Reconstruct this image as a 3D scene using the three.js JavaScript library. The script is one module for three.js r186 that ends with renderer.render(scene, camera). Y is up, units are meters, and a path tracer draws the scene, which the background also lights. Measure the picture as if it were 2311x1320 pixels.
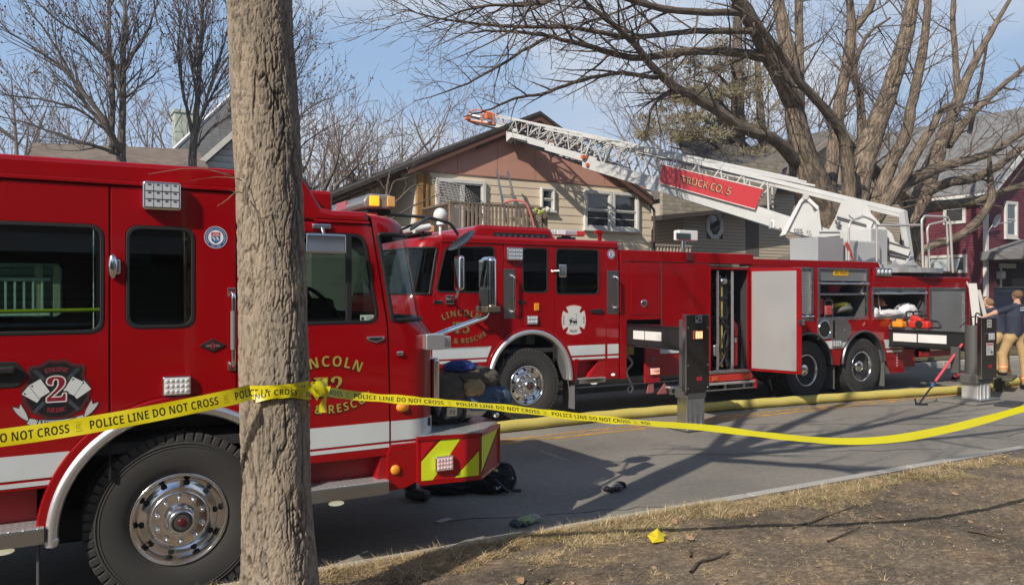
import * as THREE from 'three';
import { mergeGeometries, mergeVertices } from 'three/addons/utils/BufferGeometryUtils.js';
import { RoundedBoxGeometry } from 'three/addons/geometries/RoundedBoxGeometry.js';
import { MarchingCubes } from 'three/addons/objects/MarchingCubes.js';

// ---------- camera, sky, sun, exposure ----------
const scene = new THREE.Scene();
const camera = new THREE.PerspectiveCamera(40.27, 1024 / 584, 0.05, 900);
camera.position.set(0, 2, 0);
camera.rotation.y = -29.8 * Math.PI / 180;
const renderer = new THREE.WebGLRenderer({ antialias: true });
renderer.toneMapping = THREE.LinearToneMapping;
renderer.toneMappingExposure = 1.06;
renderer.shadowMap.enabled = true;

const SUN = new THREE.Vector3(-0.732, 0.583, 0.350).normalize();
const sun = new THREE.DirectionalLight(new THREE.Color(1, 0.91, 0.78), 5.0);
sun.position.copy(SUN).multiplyScalar(60).add(new THREE.Vector3(8, 0, -10));
sun.target.position.set(8, 0, -10);
sun.castShadow = true;
sun.shadow.mapSize.set(4096, 4096);
Object.assign(sun.shadow.camera, { left: -40, right: 40, top: 30, bottom: -30, near: 1, far: 140 });
scene.add(sun, sun.target);

// seeded random numbers and tileable noise
function rng(seed) {
  let s = seed >>> 0;
  return () => { s = (s + 0x6d2b79f5) | 0; let t = Math.imul(s ^ (s >>> 15), 1 | s); t = (t + Math.imul(t ^ (t >>> 7), 61 | t)) ^ t; return ((t ^ (t >>> 14)) >>> 0) / 4294967296; };
}
const lerp = (a, b, t) => a + (b - a) * t, clamp = (x, a = 0, b = 1) => Math.min(b, Math.max(a, x)), sstep = (a, b, x) => { const t = clamp((x - a) / (b - a)); return t * t * (3 - 2 * t); };
function hash3(x, y, z) { let h = Math.imul(x, 374761393) ^ Math.imul(y, 668265263) ^ Math.imul(z, 2147483647 - 1013904223); h = Math.imul(h ^ (h >>> 13), 1274126177); return ((h ^ (h >>> 16)) >>> 0) / 4294967296; }
function vnoise(x, y, z, px = 1 << 20, py = 1 << 20) {
  const ix = Math.floor(x), iy = Math.floor(y), iz = Math.floor(z), f = (t) => t * t * t * (t * (t * 6 - 15) + 10);
  const u = f(x - ix), v = f(y - iy), w = f(z - iz), m = (a, n) => ((a % n) + n) % n;
  const h = (a, b, c) => hash3(m(ix + a, px), m(iy + b, py), iz + c);
  return lerp(lerp(lerp(h(0, 0, 0), h(1, 0, 0), u), lerp(h(0, 1, 0), h(1, 1, 0), u), v), lerp(lerp(h(0, 0, 1), h(1, 0, 1), u), lerp(h(0, 1, 1), h(1, 1, 1), u), v), w);
}
function fbm(x, y, z, oct = 5, px, py) {
  let s = 0, a = 0.5, n = 0, f = 1;
  for (let i = 0; i < oct; i++) { s += a * vnoise(x * f, y * f, z + i * 17, px && px * f, py && py * f); n += a; a *= 0.5; f *= 2; }
  return s / n;
}

// the sky: clear blue with thin veils of cloud, paler towards the horizon and near the sun
{
  const W = 1024, Hh = 512, data = new Float32Array(W * Hh * 4);
  const hor = [0.58, 0.68, 0.82], mid = [0.31, 0.46, 0.69], zen = [0.045, 0.095, 0.23], gr = [0.10, 0.09, 0.08];
  for (let j = 0; j < Hh; j++) {
    const el = ((j + 0.5) / Hh - 0.5) * Math.PI, y = Math.sin(el);
    for (let i = 0; i < W; i++) {
      const az = ((i + 0.5) / W - 0.5) * 2 * Math.PI, x = Math.cos(az) * Math.cos(el), z = Math.sin(az) * Math.cos(el), o = (j * W + i) * 4;
      const a = sstep(0, 0.30, y), b = sstep(0.36, 0.85, y), cs = x * SUN.x + y * SUN.y + z * SUN.z, glow = Math.pow(Math.max(0, cs), 8) * 0.35;
      const k = 1 / (Math.max(y, 0) + 0.22), n = fbm(x * k * 1.3 + 5, z * k * 2.1 + 3, 4.2, 5), n2 = fbm(x * k * 3.1 + 9, z * k * 4 + 1, 8.7, 4);
      const c = clamp(sstep(0.36, 0.70, n) * (0.55 + 0.6 * n2)) * 0.82 * sstep(-0.02, 0.1, y);
      for (let q = 0; q < 3; q++) {
        let v = lerp(lerp(hor[q], mid[q], a), zen[q], b) + glow * [1, 0.92, 0.8][q];
        v = lerp(v, [0.66, 0.70, 0.76][q] * (1 - 0.35 * b), c);
        data[o + q] = y < 0 ? lerp(hor[q] * 0.8, gr[q], sstep(0, 0.06, -y)) : v;
      }
      data[o + 3] = 1;
    }
  }
  const t = new THREE.DataTexture(data, W, Hh, THREE.RGBAFormat, THREE.FloatType);
  t.mapping = THREE.EquirectangularReflectionMapping; t.magFilter = THREE.LinearFilter; t.minFilter = THREE.LinearFilter; t.needsUpdate = true;
  scene.background = t; scene.environment = t;
}
scene.fog = new THREE.FogExp2(new THREE.Color(0.62, 0.70, 0.82), 0.0007);

// ---------- helpers: things, parts, shapes ----------
const V3 = (x, y, z) => new THREE.Vector3(x, y, z), V2 = (x, y) => new THREE.Vector2(x, y), R = (d) => d * Math.PI / 180;
const taken = new Map();
function numbered(name) { const n = taken.get(name) ?? 0; taken.set(name, n + 1); return n ? name + '_' + String(n).padStart(3, '0') : name; }
function tag(o, label, category, group, kind) {
  if (label) o.userData.label = label;
  if (category) o.userData.category = category;
  if (group) o.userData.group = group;
  if (kind) o.userData.kind = kind;
  return o;
}
// a thing: a group at its base; parts are given in place coordinates and stored relative to the base
function thing(name, label, category, [x, y, z] = [0, 0, 0], group) {
  const o = new THREE.Group(); o.name = numbered(name); o.position.set(x, y, z); scene.add(o);
  return tag(o, label, category, group);
}
const origin = (o) => { const p = V3(0, 0, 0); for (let q = o; q && q !== scene; q = q.parent) p.add(q.position); return p; };
function geo(g) { return Array.isArray(g) ? merged(g) : g; }
function part(name, g, mat, parent, label, kind) {
  g = geo(g); const o = origin(parent);
  if (o.lengthSq()) { g = g.clone(); g.translate(-o.x, -o.y, -o.z); }
  const m = new THREE.Mesh(g, mat); m.name = name; m.castShadow = m.receiveShadow = true; parent.add(m);
  return tag(m, label, null, null, kind);
}
// one mesh per piece
const each = (name, list, mat, parent, label) => list.map((g) => part(name, g, mat, parent, label));
function solo(name, g, mat, label, category, group, kind) {
  g = geo(g);
  const m = new THREE.Mesh(g, mat); m.name = numbered(name); m.castShadow = m.receiveShadow = true; scene.add(m);
  return tag(m, label, category, group, kind);
}
function merged(list) {
  const a = list.flat(9).filter(Boolean).map((g) => {
    if (g.index) g = g.toNonIndexed();
    for (const n of Object.keys(g.attributes)) if (!['position', 'normal', 'uv', 'color'].includes(n)) g.deleteAttribute(n);
    if (!g.attributes.uv) g.setAttribute('uv', new THREE.BufferAttribute(new Float32Array(g.attributes.position.count * 2), 2));
    return g;
  });
  const col = a.some((g) => g.attributes.color);
  if (col) for (const g of a) if (!g.attributes.color) g.setAttribute('color', new THREE.BufferAttribute(new Float32Array(g.attributes.position.count * 3).fill(1), 3));
  return mergeGeometries(a);
}
function place(g, x, y, z, rx = 0, ry = 0, rz = 0) { if (rx) g.rotateX(rx); if (ry) g.rotateY(ry); if (rz) g.rotateZ(rz); return g.translate(x, y, z); }
// uv in metres by the face's main direction
function boxUV(g, s = 1) {
  if (g.index) g = g.toNonIndexed();
  const p = g.attributes.position, n = g.attributes.normal, uv = new Float32Array(p.count * 2);
  for (let i = 0; i < p.count; i++) {
    const ax = Math.abs(n.getX(i)), ay = Math.abs(n.getY(i)), az = Math.abs(n.getZ(i));
    const [u, v] = ay >= ax && ay >= az ? [p.getX(i), p.getZ(i)] : ax > az ? [p.getZ(i), p.getY(i)] : [p.getX(i), p.getY(i)];
    uv[i * 2] = u * s; uv[i * 2 + 1] = v * s;
  }
  g.setAttribute('uv', new THREE.BufferAttribute(uv, 2));
  return g;
}
const box = (x0, y0, z0, x1, y1, z1) => boxUV(place(new THREE.BoxGeometry(Math.abs(x1 - x0), Math.abs(y1 - y0), Math.abs(z1 - z0)), (x0 + x1) / 2, (y0 + y1) / 2, (z0 + z1) / 2));
const rbox = (x0, y0, z0, x1, y1, z1, r = 0.01, s = 2) => boxUV(place(new RoundedBoxGeometry(Math.abs(x1 - x0), Math.abs(y1 - y0), Math.abs(z1 - z0), s, Math.min(r, Math.abs(x1 - x0) / 2.01, Math.abs(y1 - y0) / 2.01, Math.abs(z1 - z0) / 2.01)), (x0 + x1) / 2, (y0 + y1) / 2, (z0 + z1) / 2));
const cb = (w, h, d, x, y, z, rx, ry, rz) => place(boxUV(new THREE.BoxGeometry(w, h, d)), x, y, z, rx, ry, rz);
const crb = (w, h, d, r, x, y, z, rx, ry, rz) => place(boxUV(new RoundedBoxGeometry(w, h, d, 2, r)), x, y, z, rx, ry, rz);
function bar(a, b, r, r2 = r, seg = 10, caps = true) {
  const d = b.clone().sub(a), l = d.length(), g = new THREE.CylinderGeometry(r2, r, l, seg, 1, !caps);
  g.applyQuaternion(new THREE.Quaternion().setFromUnitVectors(V3(0, 1, 0), d.divideScalar(l)));
  return g.translate((a.x + b.x) / 2, (a.y + b.y) / 2, (a.z + b.z) / 2);
}
// a square bar between two points
function beam(a, b, w, h = w, roll = 0) {
  const d = b.clone().sub(a), l = d.length(), z = d.clone().divideScalar(l), up = Math.abs(z.y) > 0.98 ? V3(1, 0, 0) : V3(0, 1, 0);
  const x = up.cross(z).normalize(), y = z.clone().cross(x);
  const g = boxUV(new THREE.BoxGeometry(w, h, l)); if (roll) g.rotateZ(roll);
  return g.applyMatrix4(new THREE.Matrix4().makeBasis(x, y, z)).translate((a.x + b.x) / 2, (a.y + b.y) / 2, (a.z + b.z) / 2);
}
const tube = (pts, r, seg = 24, rs = 8, closed = false, tension = 0.5) => new THREE.TubeGeometry(new THREE.CatmullRomCurve3(pts, closed, 'catmullrom', tension), seg, r, rs, closed);
// a bent pipe through corner points with rounded bends
function pipe(pts, r, bend = 0.05, rs = 8) {
  const path = new THREE.CurvePath();
  let last = pts[0];
  for (let i = 1; i < pts.length; i++) {
    if (i === pts.length - 1) { path.add(new THREE.LineCurve3(last, pts[i])); break; }
    const a = pts[i].clone().sub(pts[i - 1]), b = pts[i + 1].clone().sub(pts[i]), k = Math.min(bend, a.length() * 0.45, b.length() * 0.45);
    const p = pts[i].clone().addScaledVector(a.normalize(), -k), q = pts[i].clone().addScaledVector(b.normalize(), k);
    path.add(new THREE.LineCurve3(last, p)); path.add(new THREE.QuadraticBezierCurve3(p, pts[i], q)); last = q;
  }
  return new THREE.TubeGeometry(path, (pts.length - 1) * 8, r, rs, false);
}
function poly(pts, Kind = THREE.Shape) { const s = new Kind(); pts.forEach(([x, y], i) => (i ? s.lineTo(x, y) : s.moveTo(x, y))); s.closePath(); return s; }
// polygon with rounded corners
function rpoly(pts, r, Kind = THREE.Shape) {
  const s = new Kind(), n = pts.length;
  for (let i = 0; i < n; i++) {
    const p = V2(...pts[i]), a = V2(...pts[(i + n - 1) % n]).sub(p), b = V2(...pts[(i + 1) % n]).sub(p), k = Math.min(Array.isArray(r) ? r[i] : r, a.length() * 0.48, b.length() * 0.48);
    a.normalize().multiplyScalar(k).add(p); b.normalize().multiplyScalar(k).add(p);
    i ? s.lineTo(a.x, a.y) : s.moveTo(a.x, a.y); s.quadraticCurveTo(p.x, p.y, b.x, b.y);
  }
  s.closePath(); return s;
}
const rect = (x0, y0, x1, y1) => [[x0, y0], [x1, y0], [x1, y1], [x0, y1]];
// a sheet with its front face at z, thickness d backwards (towards -z)
function sheet(shape, z, d = 0.03, bevel = 0.004, holes = [], curve = 8) {
  shape.holes.push(...holes);
  const g = new THREE.ExtrudeGeometry(shape, { depth: d - bevel, bevelEnabled: bevel > 0, bevelThickness: bevel, bevelSize: bevel, bevelOffset: -bevel, bevelSegments: 2, curveSegments: curve });
  return g.translate(0, 0, z - d);
}
// a shape in the x-y plane pushed through z0..z1
function slab(shape, z0, z1, bevel = 0, seg = 3) {
  const d = Math.abs(z1 - z0) - 2 * bevel;
  return new THREE.ExtrudeGeometry(shape, { depth: d, bevelEnabled: bevel > 0, bevelThickness: bevel, bevelSize: bevel, bevelOffset: -bevel, bevelSegments: seg, curveSegments: 10 }).translate(0, 0, Math.min(z0, z1) + bevel);
}
// a flat print facing +z
function decal(x, y, z, w, h, rz = 0) { const g = new THREE.PlaneGeometry(w, h); if (rz) g.rotateZ(rz); return g.translate(x, y, z); }
function lathe(pts, seg = 32) { return new THREE.LatheGeometry(pts.map(([x, y]) => V2(x, y)), seg); }
const ball = (r, x, y, z, sx = 1, sy = 1, sz = 1, w = 14, h = 10) => place(new THREE.SphereGeometry(r, w, h).scale(sx, sy, sz), x, y, z);
const cyl = (r0, r1, l, x, y, z, axis = 'y', seg = 18) => { const g = new THREE.CylinderGeometry(r0, r1, l, seg); if (axis === 'x') g.rotateZ(-Math.PI / 2); if (axis === 'z') g.rotateX(Math.PI / 2); return g.translate(x, y, z); };
function tint(g, c) { if (g.index) g = g.toNonIndexed(); const n = g.attributes.position.count, a = new Float32Array(n * 3); for (let i = 0; i < n; i++) a.set(c, i * 3); g.setAttribute('color', new THREE.BufferAttribute(a, 3)); return g; }

// ---------- textures and materials ----------
function dataTex(size, fn, srgb = false, rep = 1, h = size) {
  const d = new Uint8Array(size * h * 4);
  for (let j = 0; j < h; j++) for (let i = 0; i < size; i++) {
    const c = fn(i / size, j / h, i, j), o = (j * size + i) * 4;
    if (typeof c === 'number') d[o] = d[o + 1] = d[o + 2] = clamp(c) * 255; else { d[o] = clamp(c[0]) * 255; d[o + 1] = clamp(c[1]) * 255; d[o + 2] = clamp(c[2]) * 255; }
    d[o + 3] = 255;
  }
  const t = new THREE.DataTexture(d, size, h); t.wrapS = t.wrapT = THREE.RepeatWrapping; t.magFilter = THREE.LinearFilter; t.minFilter = THREE.LinearMipmapLinearFilter; t.generateMipmaps = true;
  if (srgb) t.colorSpace = THREE.SRGBColorSpace;
  t.repeat.set(rep, rep); t.needsUpdate = true; return t;
}
function canvasTex(w, h, draw, srgb = true) {
  const c = document.createElement('canvas'); c.width = w; c.height = h; draw(c.getContext('2d'), w, h);
  const t = new THREE.CanvasTexture(c); if (srgb) t.colorSpace = THREE.SRGBColorSpace; t.anisotropy = 8; return t;
}
const rgb = (r, g, b) => new THREE.Color().setRGB(r, g, b);
const std = (c, roughness = 0.6, metalness = 0, more = {}) => new THREE.MeshStandardMaterial({ color: rgb(...c), roughness, metalness, ...more });
const phy = (c, roughness = 0.6, metalness = 0, more = {}) => new THREE.MeshPhysicalMaterial({ color: rgb(...c), roughness, metalness, ...more });
const T = {};
T.dirt = dataTex(512, (u, v) => { const a = fbm(u * 4, v * 4, 1, 5, 4, 4), b = fbm(u * 24, v * 24, 2, 3, 24, 24); return 0.35 + 0.65 * (0.45 * a + 0.55 * b); });
T.grime = dataTex(512, (u, v) => 0.80 + 0.2 * fbm(u * 5, v * 5, 7, 6, 5, 5) * 1.2);
T.rough = dataTex(256, (u, v) => 0.55 + 0.45 * fbm(u * 6, v * 6, 3, 5, 6, 6));
T.brush = dataTex(256, (u, v) => 0.5 + 0.5 * fbm(u * 3, v * 60, 3, 3, 3, 60));
T.diamond = dataTex(128, (u, v) => { // raised lozenges, alternating at right angles
  let h = 0; for (const [cx, cy, s] of [[0.25, 0.25, 1], [0.75, 0.75, 1], [0.75, 0.25, -1], [0.25, 0.75, -1]]) { const dx = u - cx, dy = v - cy, a = (dx + s * dy) * 0.7071, b = (dx - s * dy) * 0.7071; h = Math.max(h, clamp(1.15 - Math.sqrt((a / 0.2) ** 2 + (b / 0.062) ** 2) * 1.0) * 1.6); } return clamp(h); });
T.paintWave = dataTex(256, (u, v) => fbm(u * 40, v * 40, 5, 2, 40, 40));
const rep = (t, s, s2 = s) => { const c = t.clone(); c.repeat.set(s, s2); c.needsUpdate = true; return c; };
const M = {};
M.red = phy([0.305, 0.0007, 0.0035], 0.32, 0, { clearcoat: 0.85, clearcoatRoughness: 0.05, map: rep(T.grime, 0.35), specularIntensity: 0.25 });
M.redDull = phy([0.33, 0.002, 0.007], 0.5, 0, { clearcoat: 0.3, clearcoatRoughness: 0.3, map: rep(T.grime, 0.6) });
M.chrome = std([0.86, 0.86, 0.87], 0.07, 1);
M.alu = std([0.62, 0.63, 0.64], 0.32, 1, { roughnessMap: rep(T.rough, 2) });
M.polish = std([0.80, 0.80, 0.81], 0.14, 1);
M.satin = std([0.50, 0.51, 0.52], 0.42, 1, { roughnessMap: rep(T.rough, 1.5) });
M.fender = std([0.72, 0.73, 0.75], 0.36, 0.85);
M.plate = std([0.56, 0.57, 0.58], 0.36, 0.55, { bumpMap: rep(T.diamond, 14), bumpScale: 0.003, roughnessMap: rep(T.rough, 2) });
M.black = std([0.012, 0.012, 0.013], 0.55);
M.blackGloss = phy([0.010, 0.010, 0.011], 0.25, 0, { clearcoat: 0.6, clearcoatRoughness: 0.15 });
M.rubber = std([0.030, 0.030, 0.031], 0.82, 0, { map: rep(T.grime, 1.5), bumpMap: rep(T.rough, 8), bumpScale: 0.0012 });
M.tyre = std([0.040, 0.039, 0.038], 0.86, 0, { map: rep(T.grime, 3) });
M.dark = std([0.010, 0.010, 0.011], 0.9);
M.interior = std([0.022, 0.023, 0.025], 0.85);
M.chassis = std([0.014, 0.013, 0.013], 0.8);
M.white = phy([0.78, 0.78, 0.77], 0.35, 0, { clearcoat: 0.4, clearcoatRoughness: 0.2, map: rep(T.grime, 0.5) });
M.stripe = std([0.62, 0.66, 0.68], 0.38, 0, { map: rep(T.grime, 0.8) });
M.glass = phy([0.80, 0.88, 0.85], 0.01, 0, { transmission: 1, thickness: 0, ior: 1.5 });
M.tintGlass = phy([0.30, 0.36, 0.34], 0.01, 0, { transmission: 1, thickness: 0, ior: 1.5 });
M.paleGlass = phy([0.62, 0.74, 0.69], 0.01, 0, { transmission: 1, thickness: 0, ior: 1.5 });
M.darkGlass = phy([0.10, 0.13, 0.125], 0.01, 0, { transmission: 1, thickness: 0, ior: 1.5 });
M.lens = phy([0.86, 0.88, 0.9], 0.18, 0, { transmission: 0.6, thickness: 0, ior: 1.5 });
M.reflector = std([0.72, 0.76, 0.82], 0.3, 0.35);
M.plateFar = std([0.40, 0.41, 0.42], 0.45, 0.35, { bumpMap: rep(T.diamond, 9), bumpScale: 0.004 });
M.amber = phy([0.72, 0.27, 0.02], 0.25, 0, { emissive: rgb(0.06, 0.016, 0), clearcoat: 0.5 });
M.grey = std([0.20, 0.20, 0.205], 0.5, 0.4, { map: rep(T.grime, 1) });

// ---------- the setting: road, kerbs, verges ----------
const KERB = -5.40, FAR = -13.0;
function vergeY(x, z) { // the near verge rises from the kerb towards the camera
  const t = sstep(-5.28, -3.6, z);
  return 0.125 + 0.03 * t + 0.05 * sstep(-4, 0, z) + (0.05 * (fbm(x * 0.9, z * 0.9, 3, 3) - 0.5) + 0.022 * (fbm(x * 5, z * 5, 5, 4) - 0.5) + 0.012 * (fbm(x * 22, z * 22, 8, 2) - 0.5)) * sstep(-5.28, -5.1, z);
}
function grid(x0, x1, z0, z1, nx, nz, yf, cf) {
  const g = new THREE.PlaneGeometry(1, 1, nx, nz), p = g.attributes.position, uv = g.attributes.uv, c = new Float32Array(p.count * 3);
  for (let i = 0; i < p.count; i++) {
    const x = lerp(x0, x1, p.getX(i) + 0.5), z = lerp(z0, z1, 0.5 - p.getY(i));
    p.setXYZ(i, x, yf(x, z), z); uv.setXY(i, x, z);
    if (cf) c.set(cf(x, z), i * 3);
  }
  if (cf) g.setAttribute('color', new THREE.BufferAttribute(c, 3));
  g.computeVertexNormals();
  return g;
}
T.asphalt = dataTex(512, (u, v) => { const a = fbm(u * 3, v * 3, 11, 4, 3, 3), b = fbm(u * 90, v * 90, 12, 2, 90, 90); return 0.70 + 0.2 * a + 0.22 * (b - 0.5); });
T.speck = dataTex(512, (u, v) => fbm(u * 120, v * 120, 14, 2, 120, 120));
T.earth = dataTex(1024, (u, v) => {
  const a = fbm(u * 6, v * 6, 21, 5, 6, 6), b = fbm(u * 40, v * 70, 22, 3, 40, 70), c = fbm(u * 130, v * 130, 23, 2, 130, 130);
  const l = 0.22 + 0.36 * a + 0.46 * b + 0.5 * (c - 0.5), w = sstep(0.60, 0.75, b) * 0.25;
  return [l * 1.0 + w, l * 0.93 + w * 0.92, l * 0.84 + w * 0.72];
});
const mRoad = std([0.265, 0.245, 0.212], 0.9, 0, { map: rep(T.asphalt, 0.33), bumpMap: rep(T.speck, 1.2), bumpScale: 0.004, vertexColors: true });
const roadTone = (x, z) => {
  let k = 0.80 + 0.42 * fbm(x * 0.35, z * 0.8, 31, 4) - 0.13 * sstep(0.55, 0.75, fbm(x * 1.3, z * 0.7, 33, 4));
  for (const lane of [-6.4, -8.2, -10.6, -12.2]) k -= 0.10 * Math.exp(-(((z - lane) / 0.28) ** 2)) * (0.6 + 0.7 * fbm(x * 0.5, lane, 5, 2));
  k += 0.10 * sstep(0.5, 0.15, Math.abs(z + 5.6)) * fbm(x * 2, z * 2, 8, 3);
  return [k, k, k];
};
solo('road', grid(-60, 130, -13.0, KERB - 0.01, 500, 60, () => 0, roadTone), mRoad, 'grey worn two-way street with double yellow centre line', 'road', null, 'structure');
solo('ground', (() => { const g = new THREE.PlaneGeometry(1400, 1400); g.rotateX(-Math.PI / 2); g.translate(0, -0.03, 0); return boxUV(g, 0.2); })(), std([0.10, 0.092, 0.06], 1, 0, { map: rep(T.earth, 0.5) }), 'dull brown winter lawn behind the street', 'ground', null, 'structure');
// cracks sealed with dark tar and a transverse joint
{
  const mTar = std([0.06, 0.058, 0.056], 0.75), gs = [], r = rng(8);
  for (const [x0, z0, x1, z1] of [[3.0, -6.3, 5.4, -5.62], [6.2, -7.7, 9.8, -6.1], [9, -8.8, 13.2, -6.3], [2.7, -8.5, 4.2, -7.2], [11.5, -6.2, 20, -6.9]]) {
    let p = V3(x0, 0.004, z0); const n = 14;
    for (let i = 1; i <= n; i++) { const q = V3(lerp(x0, x1, i / n), 0.004, lerp(z0, z1, i / n) + (r() - 0.5) * 0.14); const g = cb(p.distanceTo(q) * 1.04, 0.0015, 0.006 + r() * 0.007, (p.x + q.x) / 2, 0.0035, (p.z + q.z) / 2, 0, -Math.atan2(q.z - p.z, q.x - p.x)); gs.push(g); p = q; }
  }
  solo('road_crack', gs, mTar, 'thin dark cracks wandering over the grey road', 'crack', null, 'stuff');
}
// worn double yellow line
{
  T.wear = dataTex(512, (u, v) => sstep(0.36, 0.52, fbm(u * 30, v * 8, 41, 4, 30, 8)), false, 1);
  const mY = std([0.50, 0.27, 0.05], 0.75, 0, { alphaMap: rep(T.wear, 0.25, 3), transparent: true });
  for (const [z, side] of [[-9.20, 'nearer'], [-9.42, 'farther']]) solo('lane_line', grid(-60, 130, z - 0.055, z + 0.055, 240, 1, () => 0.004), mY, side === 'nearer' ? 'worn yellow centre line of the road, the one nearer the kerb' : 'worn yellow centre line of the road, the one beside the hose', 'road marking', null, 'structure');
}
// kerbs: concrete lengths butted end to end
{
  const mK = std([0.46, 0.44, 0.40], 0.9, 0, { map: rep(T.asphalt, 0.9), bumpMap: rep(T.speck, 1), bumpScale: 0.003 });
  const near = thing('kerb', 'pale concrete kerb along the near verge', 'kerb', [4, 0, KERB]); near.userData.kind = 'structure';
  const far = thing('kerb', 'concrete kerb on the far side of the street behind the ladder truck', 'kerb', [8, 0, FAR]); far.userData.kind = 'structure';
  const cut = [8.55, 10.55];
  for (let i = -3; i < 12; i++) { const x = i * 2.4 - 1.6; if (x > 8 && x < 10.3) continue; part('kerb_stone', rbox(x, -0.05, KERB, x + 2.385, 0.125, KERB + 0.16, 0.025), mK, near); }
  part('kerb_stone', rbox(8.0, -0.05, KERB, 10.385, 0.07, KERB + 0.16, 0.02), mK, near);
  for (let i = -3; i < 16; i++) { const x = i * 2.4 - 0.6; part('kerb_stone', rbox(x, -0.05, FAR - 0.16, x + 2.385, 0.12, FAR, 0.025), mK, far); }
  // the driveway that crosses the verge at the right
  solo('driveway', [grid(9.35, 13.2, KERB + 0.17, -4.86, 12, 4, (x, z) => 0.128)], std([0.16, 0.15, 0.14], 0.95, 0, { map: rep(T.asphalt, 0.7) }), 'dark strip of driveway beside the kerb at the right', 'driveway', null, 'structure');
  solo('driveway_apron', rbox(9.75, 0.05, -4.85, 13.2, 0.15, -4.62, 0.02), mK, 'pale concrete edge of the driveway at the right', 'kerb', null, 'structure');
}
// near verge: trodden earth
{
  const bare = (x, z) => {
    const n = fbm(x * 0.8, z * 0.8, 51, 4), m = fbm(x * 3.1, z * 3.1, 52, 4), s = fbm(x * 11, z * 11, 55, 3), k = 0.50 + 0.72 * n + 0.55 * (m - 0.5) + 0.5 * (s - 0.5), warm = sstep(0.45, 0.7, m);
    return [k * (1 + 0.10 * warm), k * (0.98 + 0.02 * warm), k * (0.95 - 0.06 * warm)];
  };
  const mE = std([0.265, 0.224, 0.176], 1, 0, { map: rep(T.earth, 0.7), vertexColors: true, bumpMap: rep(T.earth, 1.3), bumpScale: 0.012 });
  solo('verge', [grid(-2, 13.5, KERB + 0.14, -1.8, 520, 120, vergeY, bare), grid(-30, -2, KERB + 0.14, -1.8, 60, 20, vergeY, bare), grid(13.5, 60, KERB + 0.14, -1.8, 80, 20, vergeY, bare), grid(-30, 60, -1.8, 12, 90, 30, vergeY, bare)], mE, 'bare trodden earth of the near verge with sparse dry grass', 'ground', null, 'structure');
  solo('far_verge', grid(-40, 90, -19.0, FAR - 0.14, 260, 24, (x, z) => 0.12 + 0.05 * fbm(x, z, 4, 3), bare), std([0.17, 0.15, 0.085], 1, 0, { map: rep(T.earth, 0.6), vertexColors: true }), 'brown strip of lawn along the far side of the street', 'ground', null, 'structure');
}

// ---------- wheels ----------
function tyreGeo(r, w, blocks = 58) {
  const h = w / 2, pts = [[r * 0.53, -h * 0.72], [r * 0.56, -h * 0.86], [r * 0.66, -h * 0.97], [r * 0.78, -h], [r * 0.88, -h * 0.97], [r * 0.935, -h * 0.93], [r * 0.94, -h * 0.90], [r * 0.955, -h * 0.88], [r * 0.975, -h * 0.80], [r * 0.985, -h * 0.6], [r * 0.986, 0]];
  const all = [...pts, ...pts.slice(0, -1).reverse().map(([a, b]) => [a, -b])];
  const gs = [lathe(all, 72).rotateX(Math.PI / 2)];
  // fine rings on the sidewall and the tread blocks
  for (const k of [0.865, 0.90]) gs.push(new THREE.TorusGeometry(r * k, 0.004, 6, 72).translate(0, 0, h * 0.972), new THREE.TorusGeometry(r * k, 0.004, 6, 72).translate(0, 0, -h * 0.972));
  for (let i = 0; i < blocks; i++) {
    const a = i / blocks * 2 * Math.PI, wd = 2 * Math.PI * r / blocks;
    for (const z of [-1, 1]) {
      gs.push(crb(wd * 0.86, 0.062, w * 0.15, 0.010, 0, r * 0.970, z * h * 0.80).rotateZ(a));
      gs.push(cb(wd * 0.74, 0.02, w * 0.17, 0, r * 0.985, z * h * 0.40).rotateZ(a + 0.02));
    }
  }
  gs.push(cyl(r * 0.995, r * 0.995, w * 0.16, 0, 0, 0, 'z', 72));
  return merged(gs);
}
function frontRim(r) { // bright ten-hole disc, bulging outwards; z is outwards
  return lathe([[r * 0.54, -0.20], [r * 0.50, -0.16], [r * 0.48, -0.04], [r * 0.495, 0.0], [r * 0.525, 0.012], [r * 0.545, 0.002], [r * 0.555, -0.02]].concat([]), 64).rotateX(Math.PI / 2);
}
const holes10 = (r, z, rad, depth, n = 10, off = 0.1) => Array.from({ length: n }, (_, i) => cyl(rad, rad, depth, r * Math.cos(i / n * 6.2832 + off), r * Math.sin(i / n * 6.2832 + off), z, 'z', 16));
const TYRE_F = tyreGeo(0.54, 0.315), TYRE_R = tyreGeo(0.535, 0.30);
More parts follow.
